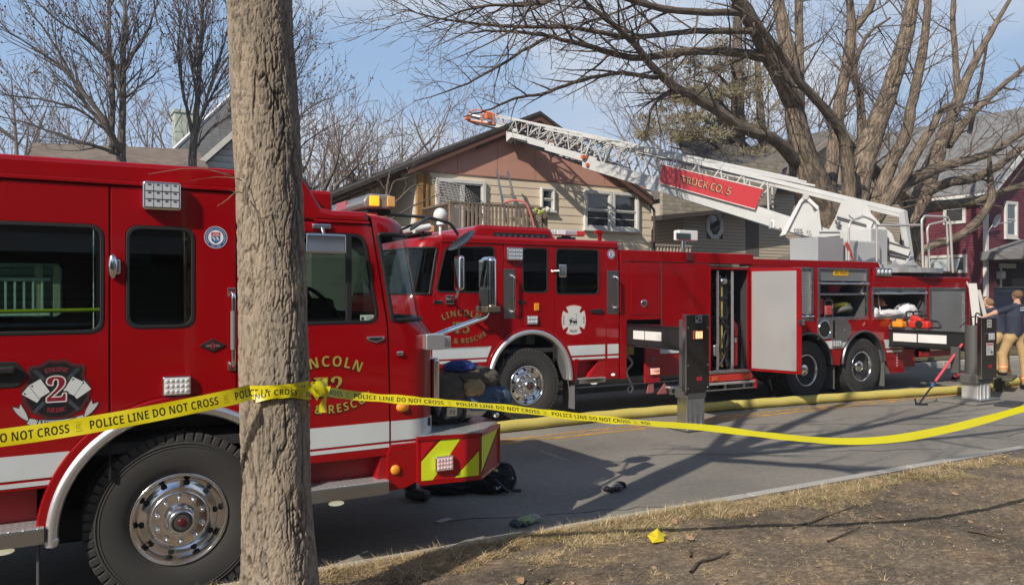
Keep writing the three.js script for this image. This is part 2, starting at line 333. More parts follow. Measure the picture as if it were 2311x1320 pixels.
// a steered wheel, its outer face looking towards +z at zf
function frontWheel(parent, x, y, zf, turn = 0) {
  const w = new THREE.Mesh(TYRE_F, M.tyre); w.name = 'wheel'; w.castShadow = w.receiveShadow = true;
  const o = origin(parent); w.position.set(x - o.x, y - o.y, zf - 0.158 - o.z); w.rotation.set(0, 0, turn); parent.add(w);
  const add = (name, g, m) => { const c = new THREE.Mesh(geo(g), m); c.name = name; c.castShadow = c.receiveShadow = true; w.add(c); return c; };
  const q = 0.118;
  add('rim', [lathe([[0.292, q - 0.03], [0.300, q + 0.012], [0.292, q + 0.026], [0.278, q + 0.022], [0.268, q - 0.002], [0.256, q - 0.030], [0.250, q - 0.045], [0.235, q - 0.042], [0.195, q - 0.026], [0.185, q - 0.012], [0.178, q + 0.006], [0.165, q + 0.012], [0.10, q + 0.012], [0.0, q + 0.010]], 64).rotateX(Math.PI / 2)], M.polish);
  for (const g of holes10(0.222, q - 0.037, 0.0195, 0.012)) add('hand_hole', g, M.dark);
  for (let i = 0; i < 10; i++) { const a = i * 0.62832 + 0.35; add('lug_nut', [cyl(0.024, 0.024, 0.01, 0.142 * Math.cos(a), 0.142 * Math.sin(a), q + 0.016, 'z'), place(new THREE.SphereGeometry(0.0185, 12, 8).scale(1, 1, 1.7), 0.142 * Math.cos(a), 0.142 * Math.sin(a), q + 0.026)], M.polish); }
  add('hub', lathe([[0.100, q + 0.008], [0.098, q + 0.03], [0.088, q + 0.075], [0.075, q + 0.098], [0.062, q + 0.104], [0.0, q + 0.104]], 40).rotateX(Math.PI / 2), M.polish);
  add('hub_ring', new THREE.TorusGeometry(0.056, 0.007, 10, 40).translate(0, 0, q + 0.105), M.black);
  add('hub_window', lathe([[0.050, q + 0.104], [0.048, q + 0.112], [0.03, q + 0.108], [0.0, q + 0.109]], 30).rotateX(Math.PI / 2), std([0.10, 0.09, 0.09], 0.25, 0.4));
  add('hub_plug', lathe([[0.026, q + 0.107], [0.022, q + 0.116], [0, q + 0.117]], 20).rotateX(Math.PI / 2), std([0.09, 0.012, 0.014], 0.35));
  add('valve', [bar(V3(-0.20, -0.155, q - 0.03), V3(-0.185, -0.145, q + 0.01), 0.004, 0.004, 6), ball(0.008, -0.184, -0.144, q + 0.012)], M.black);
  return w;
}
function rearWheel(parent, x, y, zf, turn = 0) {
  const w = new THREE.Mesh(TYRE_R, M.tyre); w.name = 'wheel'; w.castShadow = w.receiveShadow = true;
  const o = origin(parent); w.position.set(x - o.x, y - o.y, zf - 0.15 - o.z); w.rotation.set(0, 0, turn); parent.add(w);
  const add = (name, g, m) => { const c = new THREE.Mesh(geo(g), m); c.name = name; c.castShadow = c.receiveShadow = true; w.add(c); return c; };
  const q = 0.115;
  add('rim', [lathe([[0.292, q - 0.03], [0.300, q + 0.012], [0.290, q + 0.026], [0.276, q + 0.018], [0.266, q - 0.01], [0.262, q - 0.09], [0.25, q - 0.13], [0.235, q - 0.145], [0.20, q - 0.158], [0.17, q - 0.162], [0.0, q - 0.162]], 64).rotateX(Math.PI / 2)], M.polish);
  for (const g of holes10(0.213, q - 0.150, 0.021, 0.012, 5, 0.5)) add('hand_hole', g, M.dark);
  add('hub', [lathe([[0.165, q - 0.16], [0.16, q - 0.145], [0.115, q - 0.142], [0.11, q - 0.05], [0.09, q - 0.02], [0.0, q - 0.01]], 40).rotateX(Math.PI / 2), ...holes10(0.14, q - 0.135, 0.014, 0.03, 10, 0.3)], M.polish);
  return w;
}

// ---------- pieces shared by both fire engines ----------
// a side panel outline whose lower edge runs over the wheel arch
function overArch(xa, xb, yb, top, arch, n = 40) {
  const pts = [];
  for (let i = 0; i <= n; i++) {
    const x = lerp(xa, xb, i / n), d = arch ? arch.r ** 2 - (x - arch.x) ** 2 : -1;
    pts.push([x, Math.max(yb, d > 0 ? arch.y + Math.sqrt(d) : yb)]);
  }
  // keep the vertical ends of the arch crisp
  return poly([...pts, ...top]);
}
// the rounded front of a cab, swept through plan outlines; dir is +1 for a cab facing +x
function cabNose(parent, { dir, z0, w, seam, front, inset, r, y0, y1, top, gy0, gy1, gs, paint, mirror = true }) {
  const ys = (a, b, n) => Array.from({ length: n + 1 }, (_, i) => lerp(a, b, i / n));
  const outline = (y) => { // list of [x, z, s] from the near seam round the front to the far seam
    const xs = seam(y), xf = front(y), zi = z0 - inset(y), out = [], cx = xf - dir * r, side = Math.max(0.002, dir * (cx - xs));
    for (let i = 0; i < 4; i++) out.push([lerp(xs, cx, i / 4), zi]);
    for (let i = 0; i <= 10; i++) { const a = i / 10 * Math.PI / 2; out.push([cx + dir * r * Math.sin(a), zi - r + r * Math.cos(a)]); }
    const n = out.length, zc = z0 - w / 2;
    for (let i = 1; i < 6; i++) out.push([xf + dir * 0.05 * (1 - (1 - i / 6) ** 2), lerp(zi - r, zc, i / 6)]);
    const half = out.slice(); out.push([xf + dir * 0.05, zc]);
    for (const [x, z] of half.reverse()) out.push([x, 2 * zc - z]);
    return out;
  };
  const N = outline(y0).length;
  const strip = (rows, from, to, flip) => {
    const pos = [], idx = [], L = to - from;
    for (const y of rows) { const o = outline(y); for (let i = from; i <= to; i++) pos.push(o[i][0], y, o[i][1]); }
    for (let j = 0; j < rows.length - 1; j++) for (let i = 0; i < L; i++) { const a = j * (L + 1) + i, b = a + 1, c = a + L + 1, d = c + 1; dir * (flip ? -1 : 1) > 0 ? idx.push(a, b, c, b, d, c) : idx.push(a, c, b, b, c, d); }
    const g = new THREE.BufferGeometry(); g.setAttribute('position', new THREE.Float32BufferAttribute(pos, 3)); g.setIndex(idx); g.computeVertexNormals();
    return boxUV(g);
  };
  const k = gs, yt = [...ys(gy1, y1, 3), ...top];
  part('cab_front', [strip(ys(y0, gy0, 12), 0, N - 1), strip(ys(gy0, gy1, 8), 0, k), strip(ys(gy0, gy1, 8), N - 1 - k, N - 1), strip(yt, 0, N - 1)], paint, parent);
  const g = part('windscreen', strip(ys(gy0, gy1, 10), k, N - 1 - k), M.glass, parent);
  // rubber seal round the glass
  const ring = []; const P = (y, i) => { const o = outline(y)[i]; return V3(o[0], y, o[1]); };
  for (let i = k; i <= N - 1 - k; i++) ring.push(P(gy0, i));
  for (const y of ys(gy0, gy1, 6).slice(1, -1)) ring.push(P(y, N - 1 - k));
  for (let i = N - 1 - k; i >= k; i--) ring.push(P(gy1, i));
  for (const y of ys(gy0, gy1, 6).slice(1, -1).reverse()) ring.push(P(y, k));
  part('seal', tube(ring, 0.017, 160, 6, true), M.black, g);
  return { outline, P, N };
}
// a window in a side sheet: glass set back, rubber frame proud of it
function sideWindow(parent, pts, r, z, glass = M.tintGlass, name = 'window', thick = 0.022) {
  const inner = (d) => { const cx = pts.reduce((s, p) => s + p[0], 0) / pts.length, cy = pts.reduce((s, p) => s + p[1], 0) / pts.length; return pts.map(([x, y]) => [x + Math.sign(cx - x) * d, y + Math.sign(cy - y) * d]); };
  const w = part(name, sheet(rpoly(inner(0.012), r), z - 0.014, 0.003, 0), glass, parent);
  part('seal', sheet(rpoly(pts.map((p) => p), r), z + 0.005, 0.026, 0.004, [rpoly(inner(thick), r * 0.85, THREE.Path)], 6), M.black, w);
  return w;
}
function sceneLight(parent, x0, y0, x1, y1, z, cols, rows, name = 'scene_light') {
  const b = part(name, rbox(x0, y0, z, x1, y1, z + 0.065, 0.018, 3), M.polish, parent), n = 0.014, W = (x1 - x0 - 2 * n) / cols, H = (y1 - y0 - 2 * n) / rows, gs = [], dk = [];
  part('lamp_glass', rbox(x0 + 0.012, y0 + 0.012, z + 0.06, x1 - 0.012, y1 - 0.012, z + 0.069, 0.004), std([0.20, 0.22, 0.25], 0.15, 0.5), b);
  for (let i = 0; i < cols; i++) for (let j = 0; j < rows; j++) {
    const cx = x0 + n + W * (i + 0.5), cy = y0 + n + H * (j + 0.5);
    gs.push(place(new THREE.CylinderGeometry(1, 0.72, 0.008, 4, 1).rotateY(Math.PI / 4).rotateX(Math.PI / 2).scale(W * 0.64, H * 0.60, 1), cx, cy, z + 0.071)); dk.push(cb(W * 0.34, H * 0.16, 0.006, cx, cy + H * 0.30, z + 0.074));
  }
  part('diode', gs, M.reflector, b, null, 'stuff'); part('diode_mount', dk, std([0.05, 0.05, 0.06], 0.4), b, null, 'stuff');
  return b;
}
// small warning lamp with lens ribs
function warnLamp(parent, x0, y0, x1, y1, z, lens, name = 'warning_light', cols = 5, rows = 3) {
  const b = part(name, rbox(x0, y0, z, x1, y1, z + 0.035, 0.012, 3), M.polish, parent), gs = [], m = 0.012, W = (x1 - x0 - 2 * m) / cols, H = (y1 - y0 - 2 * m) / rows;
  part('lens', rbox(x0 + m * 0.8, y0 + m * 0.8, z + 0.03, x1 - m * 0.8, y1 - m * 0.8, z + 0.040, 0.004), lens, b);
  for (let i = 0; i < cols; i++) for (let j = 0; j < rows; j++) gs.push(ball(Math.min(W, H) * 0.42, x0 + m + W * (i + 0.5), y0 + m + H * (j + 0.5), z + 0.040, 1, 1, 0.35, 8, 6));
  part('diode', gs, M.reflector, b, null, 'stuff');
  return b;
}
function archTrim(parent, arch, z, wide, low0, low1, mat, name = 'fender') { // a rounded metal rim standing proud round the arch
  const prof = [[0, 0], [0.012, 0.022], [wide * 0.5, 0.036], [wide - 0.012, 0.024], [wide, 0]], n = 48, pos = [], idx = [];
  const a0 = Math.asin(clamp((low0 - arch.y) / arch.r, -1, 1)), a1 = Math.PI - Math.asin(clamp((low1 - arch.y) / arch.r, -1, 1));
  for (let i = 0; i <= n; i++) { const a = lerp(a0, a1, i / n); for (const [dr, dz] of [[-0.0, -0.12], ...prof]) { const r = arch.r - wide + dr; pos.push(arch.x + r * Math.cos(a), arch.y + r * Math.sin(a), z + dz); } }
  const k = prof.length + 1;
  for (let i = 0; i < n; i++) for (let j = 0; j < k - 1; j++) { const a = i * k + j; idx.push(a, a + k, a + 1, a + 1, a + k, a + k + 1); }
  const g = new THREE.BufferGeometry(); g.setAttribute('position', new THREE.Float32BufferAttribute(pos, 3)); g.setIndex(idx); g.computeVertexNormals();
  return part(name, boxUV(g.toNonIndexed ? g : g), mat, parent);
}
function arcText(g, text, cx, cy, radius, mid, spread, size, font, up = true, draw = (t) => g.fillText(t, 0, 0)) {
  g.font = font; g.textAlign = 'center'; g.textBaseline = 'middle';
  const ws = [...text].map((c) => g.measureText(c).width), total = ws.reduce((a, b) => a + b, 0);
  let acc = 0;
  [...text].forEach((c, i) => { const f = (acc + ws[i] / 2) / total - 0.5; acc += ws[i]; const a = mid + (up ? 1 : -1) * f * spread; g.save(); g.translate(cx + radius * Math.cos(a), cy + radius * Math.sin(a)); g.rotate(a + (up ? Math.PI / 2 : -Math.PI / 2)); draw(c); g.restore(); });
}
// door lettering in gold leaf with a black drop edge
function doorText(unit, gilt = '#b9a24a') {
  return canvasTex(1024, 768, (g, W, H) => {
    g.clearRect(0, 0, W, H);
    const paint = (c, big) => {
      g.lineJoin = 'round';
      g.fillStyle = '#120606'; g.strokeStyle = '#120606'; g.lineWidth = big ? 16 : 9; g.strokeText(c, -5, 7); g.fillText(c, -6, 8);
      g.fillStyle = gilt; g.fillText(c, 0, 0);
    };
    arcText(g, 'LINCOLN', W / 2, 950, 815, -Math.PI / 2, 0.95, 0, 'bold 150px sans-serif', true, (c) => paint(c));
    g.textAlign = 'center'; g.textBaseline = 'middle'; g.font = 'bold 270px serif'; g.save(); g.translate(W / 2, 395); paint(unit, true); g.restore();
    arcText(g, 'FIRE & RESCUE', W / 2, -250, 880, Math.PI / 2, 1.12, 0, 'bold 122px sans-serif', false, (c) => paint(c));
    // fine engraved hatch inside the letters
    g.globalCompositeOperation = 'source-atop'; g.globalAlpha = 0.22; g.strokeStyle = '#3a2a08'; g.lineWidth = 2;
    for (let i = -H; i < W + H; i += 9) { g.beginPath(); g.moveTo(i, 0); g.lineTo(i + H, H); g.moveTo(i + H, 0); g.lineTo(i, H); g.stroke(); }
  });
}
const sealTex = canvasTex(256, 256, (g) => {
  g.clearRect(0, 0, 256, 256); g.translate(128, 128);
  g.fillStyle = '#dfe4e8'; g.beginPath(); g.arc(0, 0, 126, 0, 7); g.fill();
  g.fillStyle = '#1d3f78'; g.beginPath(); g.arc(0, 0, 120, 0, 7); g.fill();
  g.fillStyle = '#e4e8ea'; g.beginPath(); g.arc(0, 0, 84, 0, 7); g.fill();
  g.fillStyle = '#cfd6e2'; arcText(g, 'INTERNATIONALLY ACCREDITED AGENCY', 0, 0, 102, -Math.PI / 2, 4.6, 0, 'bold 20px sans-serif'); arcText(g, '2021 - 2026', 0, 0, 102, Math.PI / 2, 1.1, 0, 'bold 20px sans-serif', false);
  g.fillStyle = '#b02232'; g.fillRect(-50, -58, 100, 40); g.fillStyle = '#234a86'; g.beginPath(); g.moveTo(-50, -14); g.lineTo(50, -14); g.lineTo(46, 36); g.quadraticCurveTo(20, 62, 0, 70); g.quadraticCurveTo(-20, 62, -46, 36); g.fill();
  g.fillStyle = '#dde3e6'; for (const [x, y, a, b] of [[-26, 6, 16, 9], [-14, 26, 8, 12], [14, 4, 14, 9], [24, 22, 12, 10], [4, 34, 6, 5]]) { g.beginPath(); g.ellipse(x, y, a, b, 0.3, 0, 7); g.fill(); }
  g.font = 'bold 30px sans-serif'; g.textAlign = 'center'; g.textBaseline = 'middle'; g.fillText('CFAI', 0, -37);
});
const print = (t, rough = 0.4) => new THREE.MeshStandardMaterial({ map: t, transparent: true, roughness: rough });

// ---------- the near fire engine ----------
const ZE = -5.45;
const engine = thing('fire_engine', 'red fire engine with a playing-card crest, parked at the near kerb behind the trunk', 'fire engine', [0.69, 0, -6.7]);
{
  const E = engine, arch = { x: 0.693, y: 0.548, r: 0.80 }, W = 2.5, ZF = ZE - W;
  // side panels, near and far
  const sides = (name, shape, holes) => {
    for (const z of [ZE, ZF + 0.04]) { const s = poly(shape.getPoints().map((p) => [p.x, p.y])); part(name, boxUV(sheet(s, z, 0.04, 0.006, holes(THREE.Path, z < ZE), 10)), M.red, E); }
  };
  const win0 = rect(-0.74, 1.77, 0.07, 2.27), win1 = rect(-0.72, 1.752, 0.255, 2.412), win2 = rect(0.375, 1.775, 0.775, 2.415), win3 = [[1.2, 1.775], [2.022, 1.78], [1.915, 2.415], [1.2, 2.415]];
  sides('crew_door', overArch(-0.83, 0.283, 0.845, [[0.283, 2.655], [-0.83, 2.655]], arch), (K, far) => [rpoly(far ? win0 : win1, 0.085, K)]);
  sides('side_panel', overArch(0.291, 1.03, 0.845, [[1.03, 2.655], [0.291, 2.655]], arch), (K) => [rpoly(win2, 0.08, K)]);
  sides('cab_door', overArch(1.038, 2.099, 0.82, [[2.099, 1.23], [2.083, 1.76], [1.962, 2.472], [1.92, 2.487], [1.038, 2.487]], arch), (K) => [rpoly(win3, 0.09, K)]);
  part('rear_panel', boxUV(sheet(poly(rect(-1.02, 0.62, -0.838, 2.655)), ZE, 0.04, 0.006)), M.red, E);
  each('seam', [box(0.28, 0.85, ZE - 0.03, 0.294, 2.66, ZE - 0.012), box(1.02, 1.3, ZE - 0.03, 1.045, 2.5, ZE - 0.012), box(-0.845, 0.8, ZE - 0.03, -0.82, 2.66, ZE - 0.012), beam(V3(2.104, 0.82, ZE - 0.022), V3(2.09, 1.76, ZE - 0.022), 0.02, 0.02), beam(V3(2.09, 1.76, ZE - 0.022), V3(1.967, 2.48, ZE - 0.022), 0.02, 0.02)], M.dark, E);
  // windows
  for (const z of [ZE, ZF + 0.04]) {
    sideWindow(E, z < ZE ? win0 : win1, 0.085, z, M.paleGlass); sideWindow(E, win2, 0.08, z, M.tintGlass); const w = sideWindow(E, win3, 0.09, z, M.tintGlass, 'door_window');
    part('window_bar', rbox(1.775, 1.79, z - 0.02, 1.815, 2.40, z + 0.004, 0.004), M.black, w);
  }
  part('window_sticker', decal(1.93, 1.815, ZE - 0.008, 0.10, 0.05), print(canvasTex(128, 64, (g) => { g.fillStyle = '#aab8ae'; g.fillRect(0, 0, 128, 64); g.fillStyle = '#1d2622'; g.beginPath(); g.arc(24, 34, 15, 0, 7); g.fill(); g.fillRect(56, 20, 60, 5); g.fillRect(56, 34, 52, 4); })), E);
  // raised crew roof, stepping down to the front roof
  part('roof', [boxUV(slab(poly([[-1.02, 2.66], [-1.02, 2.80], [1.46, 2.815], [1.60, 2.59], [1.68, 2.575], [1.93, 2.575], [1.955, 2.495], [1.04, 2.495], [1.03, 2.66]]), ZE + 0.004, ZF - 0.004, 0.035, 4)), box(-1.0, 2.645, ZE - 0.03, 1.03, 2.665, ZF + 0.03)], M.red, E);
  part('drip_rail', [rbox(-1.02, 2.660, ZE, 1.40, 2.685, ZE + 0.016, 0.006), beam(V3(1.40, 2.672, ZE + 0.006), V3(1.56, 2.495, ZE + 0.006), 0.018, 0.022), rbox(1.56, 2.487, ZE, 1.945, 2.505, ZE + 0.014, 0.005)], M.red, E);
  // nose with the wraparound windscreen
  const seam = (y) => (y < 1.23 ? 2.105 : y < 1.76 ? lerp(2.105, 2.09, (y - 1.23) / 0.53) : y < 2.475 ? lerp(2.09, 1.968, (y - 1.76) / 0.715) : lerp(1.968, 1.95, (y - 2.475) / 0.14));
  const tab = (t) => (y) => { for (let i = 1; i < t.length; i++) if (y <= t[i][0]) return lerp(t[i - 1][1], t[i][1], (y - t[i - 1][0]) / (t[i][0] - t[i - 1][0])); return t[t.length - 1][1]; };
  cabNose(E, { dir: 1, z0: ZE, w: W, r: 0.27, y0: 0.6, gy0: 1.80, gy1: 2.42, y1: 2.50, gs: 2, paint: M.red, top: [2.53, 2.555, 2.575, 2.585],
    seam, front: tab([[0.6, 2.52], [1.68, 2.52], [1.73, 2.51], [1.77, 2.47], [1.80, 2.43], [2.42, 2.31], [2.50, 2.275], [2.53, 2.25], [2.555, 2.21], [2.575, 2.13], [2.585, 2.02]]), inset: tab([[0.6, 0], [2.5, 0], [2.53, 0.008], [2.555, 0.03], [2.575, 0.08], [2.585, 0.16]]) });
  part('front_roof_plate', box(1.64, 2.56, ZE - 0.15, 2.06, 2.584, ZF + 0.15), M.red, E);
  // white reflective stripes
  const tilt = (x) => 1.0513 + 0.0078 * x;
  const stripe = (x0, x1, s0 = 0, s1 = 0) => {
    part('stripe', boxUV(sheet(poly([[x0 + s0, tilt(x0) - 0.143], [x1 - s1 * 0.9, tilt(x1) - 0.143], [x1, tilt(x1)], [x0 + s0, tilt(x0)]]), ZE + 0.003, 0.003, 0)), M.stripe, E);
    part('pinstripe', boxUV(sheet(poly([[x0 + s0, tilt(x0) - 0.186], [x1 - s1 * 1.18, tilt(x1) - 0.186], [x1 - s1, tilt(x1) - 0.160], [x0 + s0, tilt(x0) - 0.160]]), ZE + 0.003, 0.003, 0)), M.stripe, E);
  };
  stripe(-0.82, 0.098, 0, 0.085); stripe(1.42, 2.095); 
  { // the stripe goes on round the rounded corner
    const mk = (y0, y1) => { const pos = [], idx = [], r = 0.274; const row = [[2.108, ZE + 0.004], [2.25, ZE + 0.004]]; for (let i = 1; i <= 10; i++) { const a = i / 10 * Math.PI / 2; row.push([2.25 + r * Math.sin(a), ZE - 0.27 + r * Math.cos(a)]); } row.push([2.575, ZE - 1.2]);
      for (const y of [y0, y1]) row.forEach(([x, z]) => pos.push(x, y, z)); const n = row.length; for (let i = 0; i < n - 1; i++) idx.push(i, i + 1, i + n, i + 1, i + n + 1, i + n);
      const g = new THREE.BufferGeometry(); g.setAttribute('position', new THREE.Float32BufferAttribute(pos, 3)); g.setIndex(idx); g.computeVertexNormals(); return boxUV(g); };
    part('stripe', mk(0.925, 1.068), M.stripe, E); part('pinstripe', mk(0.882, 0.908), M.stripe, E);
  }
  // wheel arch, wheel, mud flap
  part('arch_liner', [new THREE.CylinderGeometry(0.72, 0.72, 0.75, 40, 1, true, Math.PI / 2, Math.PI).rotateX(Math.PI / 2).translate(arch.x, arch.y, ZE - 0.39), box(0.0, 0.3, ZE - 0.76, 1.4, 1.28, ZE - 0.75)], M.dark, E);
  { const s = poly(Array.from({ length: 41 }, (_, i) => { const a = Math.PI * i / 40; return [arch.x + 0.80 * Math.cos(a), arch.y + 0.80 * Math.sin(a)]; }).concat(Array.from({ length: 41 }, (_, i) => { const a = Math.PI * (1 - i / 40); return [arch.x + 0.735 * Math.cos(a), arch.y + 0.735 * Math.sin(a)]; }))); part('arch_flare', boxUV(sheet(s, ZE + 0.022, 0.06, 0.012)), M.red, E); }
  part('arch_leg', [boxUV(sheet(poly([[-0.118, 0.535], [-0.045, 0.535], [-0.04, 0.63], [-0.098, 0.63]]), ZE + 0.02, 0.05, 0.008))], M.red, E);
  archTrim(E, { x: arch.x, y: arch.y, r: 0.755 }, ZE + 0.012, 0.075, 0.50, 0.50, M.fender);
  part('fender_end', [ball(0.037, -0.018, 0.53, ZE + 0.012, 1, 1.1, 0.9)], M.fender, E);
  frontWheel(E, 0.693, 0.545, ZE - 0.035, 0.0);
  frontWheel(E, 0.693, 0.545, ZF + 0.33, 0.3);
  part('mud_flap', rbox(-0.10, 0.14, ZE - 0.33, -0.085, 0.62, ZE - 0.02, 0.004), std([0.09, 0.09, 0.095], 0.7), E);
  // step wells and tread-plate steps
  each('step_well', [box(-0.83, 0.57, ZE - 0.16, -0.1, 0.86, ZE - 0.15), box(1.43, 0.56, ZE - 0.16, 2.07, 0.84, ZE - 0.15), box(-0.83, 0.84, ZE - 0.16, -0.1, 0.855, ZE - 0.02), box(1.43, 0.825, ZE - 0.16, 2.09, 0.84, ZE - 0.02), boxUV(sheet(poly([[2.0, 0.60], [2.075, 0.60], [2.075, 0.83], [2.04, 0.83]]), ZE - 0.01, 0.14, 0))], M.redDull, E);
  const stepBar = (x0, x1, y) => { const s = part('step', [rbox(x0, y - 0.012, ZE - 0.15, x1, y, ZE + 0.055, 0.004)], M.plate, E); part('step_edge', [rbox(x0, y - 0.095, ZE + 0.03, x1, y - 0.012, ZE + 0.053, 0.004), rbox(x0, y - 0.1, ZE - 0.15, x1, y - 0.09, ZE + 0.05, 0.003), cb(0.02, 0.085, 0.2, x1 - 0.01, y - 0.055, ZE - 0.05)], M.satin, s); };
  stepBar(-0.82, -0.06, 0.630); stepBar(1.44, 2.075, 0.655);
  const led = phy([0.9, 0.9, 0.85], 0.2, 0, { emissive: rgb(0.35, 0.33, 0.22) });
  part('step_light', [ball(0.05, -0.27, 0.50, ZE - 0.02, 1.25, 0.35, 0.9)], led, E); part('step_light', [ball(0.045, 1.71, 0.52, ZE - 0.02, 1.25, 0.35, 0.9)], led, E);
  // front lower corner and extended bumper with chevrons
  part('corner_skirt', boxUV(sheet(poly([[2.075, 0.575], [2.10, 0.565], [2.22, 0.57], [2.325, 0.61], [2.34, 0.90], [2.105, 0.90], [2.075, 0.83]]), ZE + 0.012, 0.1, 0.008)), M.red, E);
  const bz = ZE + 0.03, bumper = part('bumper', [boxUV(slab(poly([[2.30, 0.60], [2.83, 0.585], [2.83, 0.905], [2.30, 0.925]]), bz, ZF - 0.03, 0.012)), boxUV(slab(poly([[2.83, 0.585], [3.18, 0.60], [3.18, 0.89], [2.83, 0.905]]), bz - 0.32, ZF + 0.29, 0.01))], M.red, E);
  part('bumper_corner', [(() => { const s = new THREE.Shape(); s.moveTo(2.815, bz); s.lineTo(3.18, bz - 0.36); s.lineTo(2.815, bz - 0.5); s.closePath(); return boxUV(new THREE.ExtrudeGeometry(s, { depth: 0.305, bevelEnabled: false }).rotateX(Math.PI / 2).translate(0, 0.90, 0)); })()], M.red, E);
  part('bumper_deck', boxUV((() => { const s = new THREE.Shape(); s.moveTo(2.34, bz); s.lineTo(2.82, bz); s.lineTo(3.17, bz - 0.355); s.lineTo(3.17, bz - 2.2); s.lineTo(2.34, bz - 2.5); s.closePath(); return new THREE.ExtrudeGeometry(s, { depth: 0.012, bevelEnabled: false }).rotateX(Math.PI / 2).translate(0, 0.936, 0); })()), M.plate, E);
  each('bumper_lip', [beam(V3(2.30, 0.926, bz - 0.004), V3(2.825, 0.912, bz - 0.004), 0.03, 0.03), beam(V3(2.825, 0.912, bz - 0.004), V3(3.18, 0.90, bz - 0.355), 0.03, 0.03), beam(V3(2.32, 0.596, bz - 0.004), V3(2.825, 0.582, bz - 0.004), 0.02, 0.03), beam(V3(2.825, 0.582, bz - 0.004), V3(3.18, 0.59, bz - 0.355), 0.02, 0.03)], M.red, bumper);
  const chev = (pts, mat, k) => part('chevron', boxUV(sheet(poly(pts), bz + 0.004 + k * 0.0, 0.003, 0)), mat, bumper);
  const mLime = std([0.62, 0.72, 0.02], 0.4), mRedR = std([0.46, 0.006, 0.012], 0.35);
  // side face: panel 2.335..2.815 by 0.615..0.90
  chev([[2.335, 0.885], [2.335, 0.775], [2.455, 0.905], [2.47, 0.905], [2.50, 0.903]].slice(0, 3).concat([[2.335, 0.905]]), mRedR, 0);
  chev([[2.335, 0.615], [2.425, 0.612], [2.655, 0.898], [2.495, 0.903], [2.335, 0.755]], mLime, 0);
  chev([[2.432, 0.612], [2.60, 0.607], [2.81, 0.80], [2.81, 0.892], [2.662, 0.898]], mRedR, 0);
  chev([[2.608, 0.607], [2.81, 0.602], [2.81, 0.788]], mLime, 0);
  { // slanted corner face
    const dx = 0.365, dz = -0.36, L = Math.hypot(dx, dz), c = (u, y) => [2.815 + dx * u, y, bz + dz * u];
    const mk = (pts, mat) => { const g = new THREE.BufferGeometry(), v = [], off = 0.006; for (let i = 1; i < pts.length - 1; i++) for (const p of [pts[0], pts[i], pts[i + 1]]) { const q = c(p[0], p[1]); v.push(q[0] + off * -dz / L, q[1], q[2] + off * dx / L); } g.setAttribute('position', new THREE.Float32BufferAttribute(v, 3)); g.computeVertexNormals(); part('chevron', boxUV(g), mat, bumper); };
    mk([[0.08, 0.62], [0.95, 0.885], [0.95, 0.89], [0.08, 0.893]].map((p) => p), mLime);
    mk([[0.10, 0.60], [0.95, 0.603], [0.95, 0.87]], std([0.30, 0.03, 0.03], 0.4));
  }
  warnLamp(E, 2.435, 0.672, 2.582, 0.786, bz + 0.004, phy([0.85, 0.45, 0.45], 0.2, 0, { clearcoat: 1 }), 'warning_light', 5, 3);
  // lamps, handles, rails on the near side
  sceneLight(E, 0.462, 2.512, 0.687, 2.690, ZE, 4, 3);
  warnLamp(E, 0.580, 1.350, 0.748, 1.472, ZE, phy([0.72, 0.70, 0.66], 0.2, 0, { clearcoat: 1 }), 'warning_light', 5, 3);
  part('marker_plate', rbox(0.66, 1.325, ZE, 0.71, 1.342, ZE + 0.012, 0.004), M.black, E);
  part('side_marker', lathe([[0.036, 0], [0.034, 0.012], [0.02, 0.022], [0, 0.024]], 24).rotateX(Math.PI / 2).translate(2.137, 0.715, ZE + 0.012), M.amber, E);
  part('turn_signal', [ball(0.05, 2.20, 1.163, ZE - 0.012, 1.1, 0.8, 0.7), ball(0.038, 2.19, 1.163, ZE + 0.012, 1.0, 0.8, 0.6)], M.amber, E);
  part('door_emblem', boxUV(sheet(rpoly([[1.925, 1.685], [2.055, 1.685], [2.06, 1.665], [1.995, 1.638], [1.92, 1.662]], 0.012), ZE + 0.012, 0.012, 0.003)), M.chrome, E);
  part('door_emblem_inlay', boxUV(sheet(rpoly([[1.945, 1.676], [2.035, 1.676], [2.04, 1.666], [1.995, 1.65], [1.94, 1.664]], 0.006), ZE + 0.014, 0.004, 0)), M.black, E);
  part('vent_cap', [rbox(2.15, 1.54, ZE - 0.01, 2.20, 1.575, ZE + 0.022, 0.012)], M.chrome, E);
  part('hinge', [ball(0.032, 0.302, 2.16, ZE + 0.018, 0.9, 2.4, 0.8), rbox(0.30, 2.11, ZE, 0.345, 2.205, ZE + 0.03, 0.012)], M.polish, E);
  part('grab_rail', [pipe([V3(1.0, 2.0, ZE), V3(1.0, 2.0, ZE + 0.07), V3(1.0, 1.52, ZE + 0.07), V3(1.0, 1.52, ZE)], 0.016, 0.04), rbox(0.975, 1.97, ZE, 1.025, 2.03, ZE + 0.015, 0.005), rbox(0.975, 1.49, ZE, 1.025, 1.55, ZE + 0.015, 0.005)], M.chrome, E);
  part('grab_rail_grip', bar(V3(1.0, 1.88, ZE + 0.07), V3(1.0, 1.63, ZE + 0.07), 0.019), std([0.16, 0.15, 0.15], 0.6), E);
  part('door_handle', [boxUV(sheet(rpoly([[-0.40, 1.45], [-0.19, 1.45], [-0.14, 1.515], [-0.20, 1.60], [-0.40, 1.60]], 0.02), ZE + 0.006, 0.01, 0.003)), rbox(-0.36, 1.53, ZE, -0.20, 1.575, ZE + 0.045, 0.015)], M.black, E);
  // prints
  part('door_lettering', decal(1.648, 1.352, ZE + 0.003, 0.69, 0.52), print(doorText('E2')), E);
  part('round_seal', decal(0.902, 2.357, ZE + 0.003, 0.145, 0.145), print(sealTex), E);
